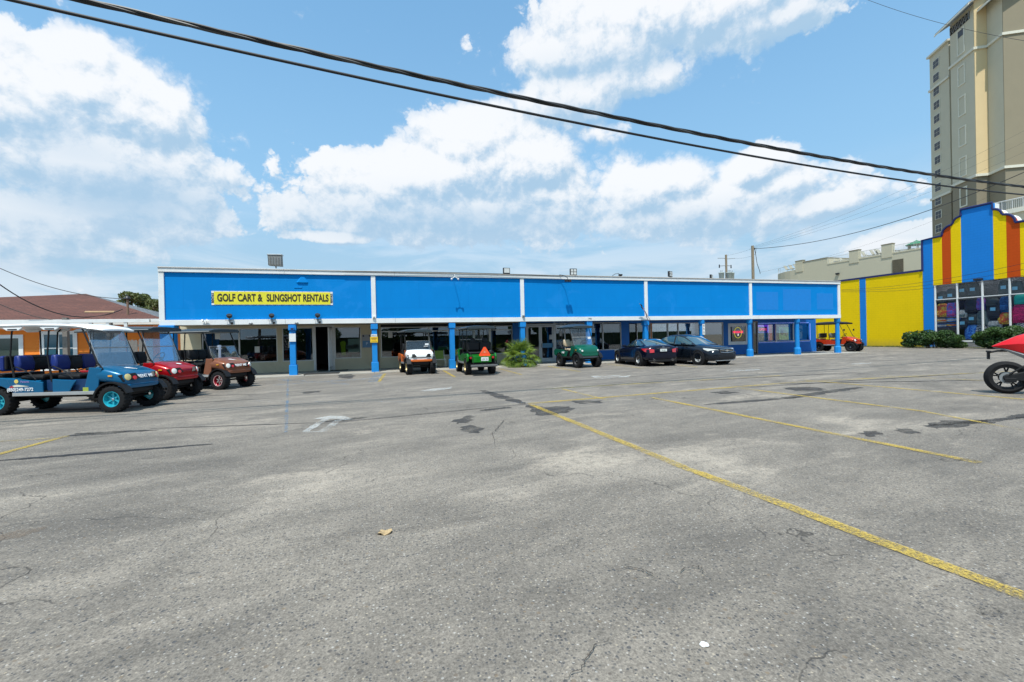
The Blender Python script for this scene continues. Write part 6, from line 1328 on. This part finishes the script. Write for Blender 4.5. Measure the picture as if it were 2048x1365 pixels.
def rentme(g_,xf,dz,blob_=True):
    text('lettering','RENT ME',.115,M_stk,g_,TM((xf+.295,.02,.775+dz),(0,1,0),(-.5,0,1)),(1,1),.003,.002)
    if blob_: 
        b = MB(); b.loft([[(xf-.14+.1*i,.0+(.16-.06*i)*(-1)**i,.985+dz-.017*i),(xf-.07+.09*i,-.16+.1*i,.982+dz-.022*i),(xf-.09+.07*i,.05*i-.05,.99+dz-.02*i)] for i in range(3)],cap=False,closed=False); b.build('hood_sticker',M_stk,g_)
gb = golf_cart((-6.50,13.46),-15.5,'teal six-seat golf cart with long white roof, blue seats and cyan rims',c_teal,L=2.47,rows=2,seat=M_fb2,seat2=M_bs,roofc=c_wht,roof='surf',rim=M_rc,ws='full',zr=2.0,lens=mat('amber_head',(0.55,0.45,0.18),.2,coat=.5),track=1.02,steer=.02)
rentme(gb[0],gb[1],gb[3]-.02)
b = MB(); g0,xf,xr,dz = gb[0],gb[1],gb[2],gb[3]
for s_ in (-1,1): MB().prism([(xr+.37,.47+dz),(xr+1.0,.47+dz),(xr+1.0,.70+dz),(xr+.60,.765+dz),(xr+.2,.80+dz),(xr+.3,.62+dz)],s_*.58,s_*.618,'xz').build('side_panel',c_teal,g0,bev=.015)
for s_ in (-1,1): MB().box(xr+1.0,s_*.50-.02,.47+dz,xf-.5,s_*.50+.02,.74+dz).build('under_seat_panel',mat('teal_shade_plastic',(0.003,0.03,0.10),.5),g0)  # navy tone holds the shade under roof and seats
text('phone_number','(850)249-7272',.10,M_stk,g0,TM((xr+.52,-.625,.545+dz),(1,0,0),(0,0,1)),(.95,1),.002,.002)
o = MB().lathe([(.045,-.002),(.0,-.004)],14,'y').build('sun_decal',mat('decal_yellow',(0.65,0.50,0.12),.5),g0); o.location=(xr+.44,-.622,.73+dz)
MB().add([(xr+.30,-.623,.62+dz),(xr+.44,-.623,.66+dz),(xr+.72,-.623,.615+dz),(xr+.30,-.623,.60+dz)],[(0,1,2,3)]).build('beach_decal',mat('decal_sand',(0.60,0.58,0.48),.5),g0); MB().add([(xr+.28,-.624,.60+dz),(xr+.34,-.624,.64+dz),(xr+.40,-.624,.60+dz),(xr+.33,-.624,.585+dz)],[(0,1,2,3)]).build('crab_decal',mat('decal_red',(0.35,0.02,0.03),.5),g0)
text('script_decal','Panama',.06,mat('decal_violet',(0.22,0.20,0.45),.5),g0,TM((xr+.62,-.623,.72+dz),(1,0,0),(0,0,1)),(1,1),.001,.002)
MB().box(xf-.62,-.603,.46+dz,xf-.50,-.601,.56+dz).build('side_sticker',mat('olive_sticker',(0.30,0.36,0.05),.5),g0)
# seat side panels of the long cart reach down to the rocker
gr_ = golf_cart((-5.95,15.55),-18,'candy red golf cart with black roof and black seats beside the teal cart',c_red,L=1.75,rows=1,roofc=M_slate,roof='slab',rim=M_rdim,ws='full',zr=1.99,track=1.02)
b = MB(); b.lathe([(.07,.0),(.05,.004),(0,.006)],14); o = b.build('hood_badge',M_stk,gr_[0]); o.location=(gr_[1]+.04,.0,.945+gr_[3]); o.rotation_euler=(0,.25,0)
gw = golf_cart((-5.08,18.20),-31,'copper brown golf cart with half windshield, red rims and pink rim edges',c_brn,L=1.75,rows=1,roofc=M_slate,roof='slab',rim=M_rr,rimlip=M_pkl,ws='half',zr=1.99,spoke=M_chr,track=1.04)
rentme(gw[0],gw[1],gw[3]-.02)
MB().box(gw[1]-.28,-.30,1.02+gw[3],gw[1]-.265,-.22,1.44+gw[3]).box(gw[1]-.30,-.36,1.30+gw[3],gw[1]-.285,-.16,1.33+gw[3]).box(gw[1]-.30,-.34,1.36+gw[3],gw[1]-.285,-.18,1.43+gw[3]).build('screen_sticker',mat('pale_sticker',(.55,.6,.68),.5),gw[0])
gx = golf_cart((2.12,21.32),-85,'white and orange golf cart facing the lot with grey roof and half windshield',c_org,L=1.70,hood=c_wht,lip=c_org,rows=1,roofc=M_slate,roof='slab',rim=M_gold,ws='half',zr=1.95,track=1.0,rw=.33,ind=M_fb2)
MB().box(gx[1]+.24,-.20,.675+gx[3],gx[1]+.285,.20,.70+gx[3]).build('grille_slot',M_fb2,gx[0]); MB().box(gx[1]-.29,.28,1.26,gx[1]-.275,.44,1.33).box(gx[1]-.28,.22,1.2,gx[1]-.265,.42,1.22).build('screen_sticker',M_stk,gx[0]); text('badge','E-Z',.05,M_fb2,gx[0],TM((gx[1]+.49,0,.755+gx[3]),(0,1,0),(-.42,0,1)),(1.2,1),.003) if False else None
gg = golf_cart((4.50,20.0),88,'bright green golf cart seen from behind with red warning triangle and plate',c_grn,L=2.25,rows=1,roofc=M_slate,roof='slab',rim=M_gold,ws='full',zr=2.0,track=1.02,rw=.33)
g0,xr,dz = gg[0],gg[2],gg[3]
def tri(s,x,z): return [(x,-s,z-s*.75),(x,s,z-s*.75),(x,0,z+s)]
o = MB().prism([(-.20,-.14),(.20,-.14),(.235,-.10),(.04,.22),(-.04,.22),(-.235,-.10)],-.008,.008,'yz').build('warning_triangle',mat('triangle_orange',(0.85,0.07,0.01),.5,emit=(.85,.07,.01),es=.12),g0); o.location=(xr-.99,-.02,.93)
MB().prism([(-.15,-.03),(.15,-.03),(0,.20)],-.012,-.009,'yz').build('triangle_core',mat('triangle_red',(0.75,0.12,0.03),.5),o); MB().cb((-.012,0,.02),(.004,.05,.012)).build('print',M_stk,o)
pl = MB().box(-.006,-.15,-.075,.006,.15,.075).build('licence_plate',mat('plate_white',(.62,.64,.62),.4),g0,bev=.005); pl.location=(xr-.99,-.02,.67); text('lettering','LSV 74',.085,mat('plate_ink',(.03,.08,.05),.5),pl,TM((-.008,0,-.01),(0,-1,0),(0,0,1)),(.9,1),.001)
MB().tube([(xr-.96,-.10,.40),(xr-.96,-.10,.9)],.014).tube([(xr-.96,.08,.40),(xr-.96,.08,.9)],.014).build('plate_bracket',M_fb2,g0)
MB().box(xr-.98,-.54,.36,xr-.90,.54,.45).build('rear_bumper',mat('grey_bumper',(0.10,0.10,0.10),.5),g0,bev=.02)
MB().tube([(xr-.2,-.58,.8),(xr-.25,-.66,.85),(xr-.26,-.66,.35)],.02).build('bag_bar',M_fb2,g0)
for s in (-1,1): MB().lathe([(.10,.0),(.12,.12),(.09,.22),(.0,.25)],12,c=(xr+.1,s*.25,1.28)).build('head_rest',M_fb2,g0,smooth=True)
gd = golf_cart((9.92,20.86),-84,'deep green golf cart with tan seats, domed roof and chunky black tyres',c_dgr,L=1.62,rows=1,seat=M_tan,roofc=M_slate,roof='dome',rim=M_rdim,ws='full',zr=2.0,style=1,rear=False,track=1.02,rocker=M_fb2,rw=.33)
text('side_lettering','4 RENT',.14,M_stk,gd[0],TM((gd[2]+.42,-.62,.66+gd[3]),(1,0,0),(0,0,1)),(.6,1),.003,.003); MB().box(gd[1]+.16,-.50,.42+gd[3],gd[1]+.26,.50,.50+gd[3]).build('front_bar',mat('grey_bar',(.16,.16,.17),.5),gd[0],bev=.02)
MB().box(gd[1]-.30,.25,1.36,gd[1]-.29,.42,1.46).build('screen_sticker',M_stk,gd[0]); o=MB().lathe([(.05,-.04),(.06,.03),(.02,.05)],10).build('hood_knob',c_dgr,gd[0],smooth=True); o.location=(gd[1]+.25,0,.66)
go = golf_cart((32.75,25.15),-76,'vermilion lifted golf cart with black roof parked before the yellow wall',c_vrm,L=2.05,rows=1,seat=mat('grey_vinyl',(0.13,0.13,0.11),.5),roofc=M_fb2,roof='dome',rim=M_rdim,ws='none',zr=2.08,rw=.33,track=1.08,rear=True)
for ch in list(go[0].children):
    if ch.name.startswith('windshield'):
        for c2 in list(ch.children): bpy.data.objects.remove(c2)
        bpy.data.objects.remove(ch)
for s in (-1,1): o = MB().box(-.02,-.10,-.07,.02,.10,.07).build('side_mirror',M_fb2,go[0],bev=.02); o.location=(go[1]-.32,s*.72,1.55)
# ---------------- cars
def car(loc,hd,label,paint,kind):
    g_ = empty('parked_car',(loc[0],loc[1],0),math.radians(hd),label,'car'); B = lambda b,n,m,**k: b.build(n,m,g_,**k)
    if kind == 'sedan':
        WB,r = 2.68,.335; hw=.90
        S_ = [(2.28,.50,.30,.52,.62),(2.22,.72,.22,.60,.72),(2.05,.84,.19,.66,.82),(1.70,.895,.18,.72,.90),(1.2,.91,.18,.78,.965),(.95,.91,.18,.82,1.00),(0,.905,.18,.88,.99),(-1.0,.905,.18,.92,1.02),(-1.6,.90,.20,.93,1.05),(-2.0,.87,.24,.90,1.06),(-2.22,.78,.30,.84,1.02),(-2.30,.62,.36,.74,.92)]
        GH = [(1.05,.76,.965,.70,.97),(.30,.80,.98,.60,1.36),(-.10,.82,.985,.61,1.455),(-.75,.82,1.0,.60,1.45),(-1.20,.80,1.02,.57,1.36),(-1.85,.72,1.045,.64,1.055)]
    else:
        WB,r = 2.43,.33; hw=.90
        S_ = [(2.02,.50,.30,.50,.58),(1.95,.74,.22,.58,.68),(1.75,.86,.19,.64,.77),(1.3,.90,.17,.72,.86),(.7,.905,.17,.80,.92),(.3,.905,.17,.84,.93),(-.5,.905,.17,.88,.95),(-1.1,.905,.19,.90,.98),(-1.6,.88,.24,.89,1.0),(-1.92,.80,.30,.84,.98),(-2.02,.68,.36,.76,.90)]
        GH = [(.62,.72,.91,.68,.915),(-.02,.78,.93,.58,1.22),(-.35,.80,.94,.58,1.29),(-.75,.80,.95,.57,1.27),(-1.45,.72,.975,.62,.985)]
    rg = []
    for x,w,zb,zs,zt in S_:
        R_ = [(0,zb),(w*.90,zb),(w*.985,zb+.10),(w,zb+(zs-zb)*.55),(w*.985,zs-.05),(w*.93,zs+.01),(w*.72,zt),(0,zt+.025)]
        rg.append([(x,y,z) for y,z in R_]+[(x,-y,z) for y,z in R_[::-1][1:-1]])
    body = B(MB().loft(rg),'body',paint,sub=2,smooth=True)
    # greenhouse: fine loft, material 0 paint, 1 glass
    import bisect
    gs = []; 
    for i in range(len(GH)-1):
        for k in range(4):
            t_ = k/4; gs.append(tuple(GH[i][j]+(GH[i+1][j]-GH[i][j])*t_ for j in range(5)))
    gs.append(GH[-1]); rg=[]
    for x,wb,zb,wr,zr_ in gs:
        h_ = zr_-zb; R_ = [(wb,zb-.06),(wb,zb),(wb+(wr-wb)*.88,zb+h_*.86),(wr*.92,zr_-.008),(wr*.5,zr_+.012),(0,zr_+.018)]
        rg.append([(x,y,z) for y,z in R_]+[(x,-y,z) for y,z in R_[::-1][1:]])
    nS = len(gs)-1; wse = 4; rse = nS-4
    def mf(i,k):
        if k in (1,8): return 1 if 1 <= i < nS-1 else 0
        if k in (2,7): return 0
        if k in (3,4,5,6): return 1 if (i < wse or i >= rse) else 0
        return 0
    gl = MB().loft(rg,closed=False,mif=mf); gh = B(gl,'cabin',[paint,M_cg],smooth=True)
    for s in (-1,1):
        i = 4; bpx = GH[2][0]-.12; MB().tube([(bpx,s*GH[2][1]*1.004,GH[2][2]),(bpx-.03,s*GH[2][3]*1.05,GH[2][4]-.06)],.03,5).build('door_pillar',M_fb2,gh)
        MB().tube([(GH[0][0]-.05,s*(GH[0][1]+.01),GH[0][2]+.005),(GH[2][0],s*(GH[2][1]+.018),GH[2][2]+.008),(GH[-1][0]+.25,s*(GH[-1][1]+.05),GH[-1][2]+.0)],.011,5).build('belt_moulding',M_chr if kind=='sedan' else M_fb2,gh)
        for x in (WB/2,-WB/2):
            xo = x+(.05 if kind=='sedan' else .0)
            B(MB().lathe([(r+.055,s*(hw-.30)),(r+.055,s*(hw+.003)),(r*1.0,s*(hw+.003)),(r*1.0,s*(hw-.28)),(.02,s*(hw-.28))],32,'y',c=(xo,0,r+.01),cap=False),'wheel_arch',mat('arch_black',(.006,.006,.007),.9))
            wheel(g_,xo,s*(hw-.095),r,.21,s,mat('alloy_silver',(.62,.62,.60),.35,metal=.25,var=.02),'car')
        mx = GH[1][0]+.30; o = B(MB().loft([[(0,0,-.05),(0,s*.20,-.04),(0,s*.20,.06),(0,0,.06)],[(-.12,0,-.06),(-.12,s*.22,-.05),(-.12,s*.22,.08),(-.12,0,.07)]]),'mirror',paint,bev=.03,smooth=True); o.location=(mx,s*.84,.99 if kind=='sedan' else .95)
        for k,x in enumerate((.12,-.85) if kind=='sedan' else (-.55,)): B(MB().tube([(x,s*(hw+.0),.84),(x-.07,s*(hw+.03),.85),(x-.17,s*(hw+.0),.85)],.013,6),'door_handle',M_chr if kind=='sedan' else paint)
        for x in ((.95,.0,-1.0) if kind=='sedan' else (.55,-.75)): B(MB().box(x-.004,s*(hw+.004)-.003,.32,x+.004,s*(hw+.004)+.003,.86),'door_seam',MATS['arch_black'])
        B(MB().box(-WB/2+.4,s*(hw-.02)-.02,.17,WB/2-.4,s*(hw-.02)+.02,.26),'sill',MATS['arch_black'],bev=.015)
    if kind == 'sedan':
        for s in (-1,1):
            b = MB(); b.loft([[(2.235,s*.42,.62),(2.20,s*.44,.72),(2.10,s*.44,.73)],[(2.13,s*.66,.625),(2.08,s*.68,.765),(1.98,s*.66,.775)],[(1.92,s*.825,.67),(1.86,s*.84,.785),(1.8,s*.80,.80)],[(1.74,s*.875,.74),(1.70,s*.872,.80),(1.65,s*.84,.81)]]); B(b,'headlight',M_lens,smooth=True)
            B(MB().cb((2.14,s*.66,.36),(.08,.14,.06)),'fog_light',M_fb2,bev=.02)
            o=B(MB().loft([[(-2.27,s*.5,.76),(-2.24,s*.5,.92),(-2.15,s*.5,.92)],[(-2.1,s*.83,.78),(-2.06,s*.84,.93),(-2.0,s*.8,.93)]]),'tail_light',M_lred)
        B(MB().prism([(-.42,.60),(.42,.60),(.38,.75),(-.38,.75)],2.16,2.285,'yz'),'upper_grille',M_fb2,bev=.02); B(MB().tube([(2.285,-.42,.74),(2.295,-.40,.61),(2.30,0,.585),(2.295,.40,.61),(2.285,.42,.74),(2.30,0,.755)],.014,6,closed=True),'grille_surround',M_chr)
        B(MB().box(2.27,-.36,.668,2.305,.36,.685),'grille_bar',M_chr); B(MB().prism([(-.12,-.02),(-.04,-.02),(-.04,-.045),(.04,-.045),(.04,-.02),(.12,-.02),(.10,.02),(.04,.02),(.04,.045),(-.04,.045),(-.04,.02),(-.10,.02)],2.30,2.315,'yz',M=Matrix.Translation((0,0,.677))),'badge',M_chr)
        B(MB().prism([(-.46,.30),(.46,.30),(.50,.42),(-.50,.42)],2.14,2.275,'yz'),'lower_grille',M_fb2,bev=.02); B(MB().box(2.0,-.62,.20,2.29,.62,.235),'chin_trim',M_gal,bev=.01)
    else:
        for s in (-1,1):
            b = MB(); b.loft([[(-2.035,s*.46,.66),(-2.025,s*.45,.80),(-1.95,s*.45,.80)],[(-2.0,s*.64,.65),(-1.975,s*.66,.84),(-1.9,s*.66,.84)],[(-1.84,s*.845,.70),(-1.80,s*.85,.85),(-1.75,s*.80,.85)],[(-1.62,s*.885,.80),(-1.60,s*.88,.855),(-1.6,s*.83,.85)]]); B(b,'tail_light',mat('tail_red',(0.50,0.01,0.02),.15,coat=1),smooth=True)
            B(MB().lathe([(.045,0),(.05,-.06),(.04,-.06),(.035,0)],12,'x',c=(-1.97,s*.46,.30)),'exhaust_tip',M_chr); b = MB().loft([[(1.99,s*.45,.56),(1.95,s*.45,.66),(1.9,s*.45,.66)],[(1.80,s*.80,.62),(1.70,s*.82,.74),(1.65,s*.78,.74)]]); B(b,'headlight',M_lens)
        o = B(MB().box(-2.055,-.17,.70,-2.04,.17,.82),'licence_plate',MATS['plate_white'],bev=.006); text('lettering','Y8 KJZ',.075,MATS['plate_ink'],o,TM((-2.058,0,.755),(0,-1,0),(0,0,1)),(.9,1),.001)
        B(MB().box(-2.045,-.34,.855,-2.03,.34,.87),'boot_trim',M_chr); B(MB().tube([(-2.045,.04*math.cos(a*.785),.905+.04*math.sin(a*.785)) for a in range(8)],.006,5,closed=True),'badge',M_chr); B(MB().box(-1.98,-.70,.22,-1.90,.70,.32),'diffuser',M_fb2,bev=.02)
    return g_
car((13.43,20.55),83,'dark navy two-door coupe parked nose-in, seen from behind with red tail lights',carpaint('navy_black',(0.004,0.007,0.022),.3,.2),'coupe')
car((15.75,19.95),-83,'dark grey four-door sedan with chrome-edged grille facing the lot',carpaint('charcoal_blue',(0.010,0.015,0.023),.4,.22),'sedan')
# ---------------- motorcycle, cut by the right edge
mk = empty('motorcycle',(13.42,6.50,0),math.radians(-53),'red sport motorcycle cut off by the right edge, rear wheel in view','motorcycle'); S1 = 1.08
def K(b,n,m,par=None,**k):
    b.v = [(x*S1,y*S1,z*S1) for x,y,z in b.v]; return b.build(n,m,par or mk,**k)
c_bk = carpaint('motorcycle_red',(0.62,0.006,0.012),.0,.25)
def bwheel(x,r,w):
    b = MB(); n = 10; b.lathe([(r-.105+.0,-w*.42),(r-.06,-w*.5),(r-.02,-w*.36),(r,-w*.12),(r,w*.12),(r-.02,w*.36),(r-.06,w*.5),(r-.105,w*.42)],44,'y',cap=False,c=(x,0,r)); o = K(b,'wheel',M_tyre,smooth=True)
    b = MB(); b.lathe([(r-.10,-w*.42),(r-.125,-w*.40),(r-.135,0),(r-.125,w*.40),(r-.10,w*.42)],36,'y',cap=False,c=(x,0,r)); K(b,'rim',M_fb2,o,smooth=True)
    b = MB()
    for k in range(5):
        a = 2*math.pi*k/5+.3
        for da in (-.16,.16): b.tube([(x+.04*math.cos(a),0,r+.04*math.sin(a)),(x+.12*math.cos(a+da*.3),0,r+.12*math.sin(a+da*.3)),(x+(r-.12)*math.cos(a+da),0,r+(r-.12)*math.sin(a+da))],[.024,.016,.014],6)
    K(b,'spokes',M_fb2,o); K(MB().lathe([(.045,-w*.6),(.045,w*.6)],16,'y',c=(x,0,r)),'hub',M_fb2,o); b = MB(); b.lathe([(.12,-w*.55),(.12,-w*.52),(.07,-w*.52),(.07,-w*.55)],24,'y',c=(x,0,r),cap=False); K(b,'brake_disc',M_gal,o)
    K(MB().lathe([(.105,w*.55),(.105,w*.51),(.06,w*.51),(.06,w*.55)],24,'y',c=(x,0,r),cap=False),'sprocket',mat('sprocket_grey',(.10,.10,.11),.4,metal=.7),o); return o
bwheel(0,.33,.19); bwheel(1.42,.315,.13)
K(MB().loft([[(-.07,-.13,.30),(-.07,-.10,.30),(-.07,-.10,.37),(-.07,-.13,.37)],[(.25,-.145,.26),(.25,-.09,.26),(.25,-.09,.47),(.25,-.145,.47)],[(.52,-.12,.36),(.52,-.05,.36),(.52,-.05,.50),(.52,-.12,.50)]]),'swingarm',M_fb2,bev=.015); K(MB().loft([[(-.07,.13,.30),(-.07,.10,.30),(-.07,.10,.37),(-.07,.13,.37)],[(.25,.145,.29),(.25,.09,.29),(.25,.09,.42),(.25,.145,.42)],[(.52,.12,.36),(.52,.05,.36),(.52,.05,.50),(.52,.12,.50)]]),'swingarm',M_fb2,bev=.015)
K(MB().tube([(.02,-.13,.40),(.2,-.13,.55),(.45,-.1,.72)],.018),'rear_stay',M_fb2); K(MB().box(-.05,-.15,.24,.12,-.125,.33),'brake_caliper',M_fb2,bev=.01)
def tailring(x,w,z0,z1,sh=.35): return [(x,-w,z0+(z1-z0)*.5),(x,-w*sh,z1),(x,w*sh,z1),(x,w,z0+(z1-z0)*.5),(x,w*.6,z0),(x,-w*.6,z0)]
K(MB().loft([tailring(-.20,.012,.955,.972),tailring(-.05,.09,.93,1.06),tailring(.15,.14,.86,1.17),tailring(.38,.15,.76,1.26),tailring(.6,.12,.70,1.16)]),'tail_cowl',c_bk,smooth=True,bev=.01)
K(MB().loft([tailring(-.18,.01,.935,.955),tailring(.0,.07,.87,.93),tailring(.22,.11,.74,.85),tailring(.40,.10,.62,.77)]),'under_tail',mat('silver_plastic',(.28,.30,.32),.4,metal=.3),smooth=True)
K(MB().tube([(.02,0,.87),(-.12,0,.87),(-.24,0,.84)],.02).box(-.27,-.05,.70,-.235,.05,.85).cb((-.25,0,.86),(.05,.20,.03)),'plate_hanger',M_fb2)
K(MB().loft([tailring(.2,.10,1.07,1.10),tailring(.42,.13,.96,1.0),tailring(.62,.13,.88,.92)]),'seat',M_fb2,bev=.02)
K(MB().loft([tailring(.55,.10,.70,.86),tailring(.72,.17,.68,1.02),tailring(.95,.17,.68,1.06),tailring(1.08,.09,.74,1.0)]),'fuel_tank',c_bk,sub=2,smooth=True)
K(MB().loft([tailring(.45,.15,.28,.62),tailring(.75,.21,.18,.80),tailring(1.05,.21,.22,.86),tailring(1.22,.15,.42,.96),tailring(1.42,.06,.72,.98)]),'fairing',c_bk,sub=1,smooth=True)
K(MB().loft([tailring(1.1,.13,.95,1.02),tailring(1.3,.09,.92,.98)]),'windscreen',M_cg); K(MB().box(.48,-.14,.30,.95,.14,.68),'engine',M_fb2,bev=.03)
for s in (-1,1): K(MB().tube([(1.42,s*.09,.315),(1.15,s*.09,1.0)],.025),'fork',M_gal); K(MB().tube([(1.1,s*.08,.98),(1.0,s*.32,.96)],.015),'handlebar',M_fb2); K(MB().cb((1.2,s*.30,1.12),(.04,.14,.08)),'mirror',M_fb2,bev=.02)
K(MB().tube([(.62,-.15,.22),(.50,-.19,.20),(.42,-.20,.22)],[.045,.055,.05],12),'exhaust',M_fb2,smooth=True); K(MB().prism([(.02,.28),(.55,.26),(.62,.50),(.30,.47),(.05,.40)],-.145,-.12,'xz'),'chain_guard',M_fb2,bev=.01); K(MB().tube([(.45,.12,.3),(.35,.22,.0)],.012),'kick_stand',M_fb2)
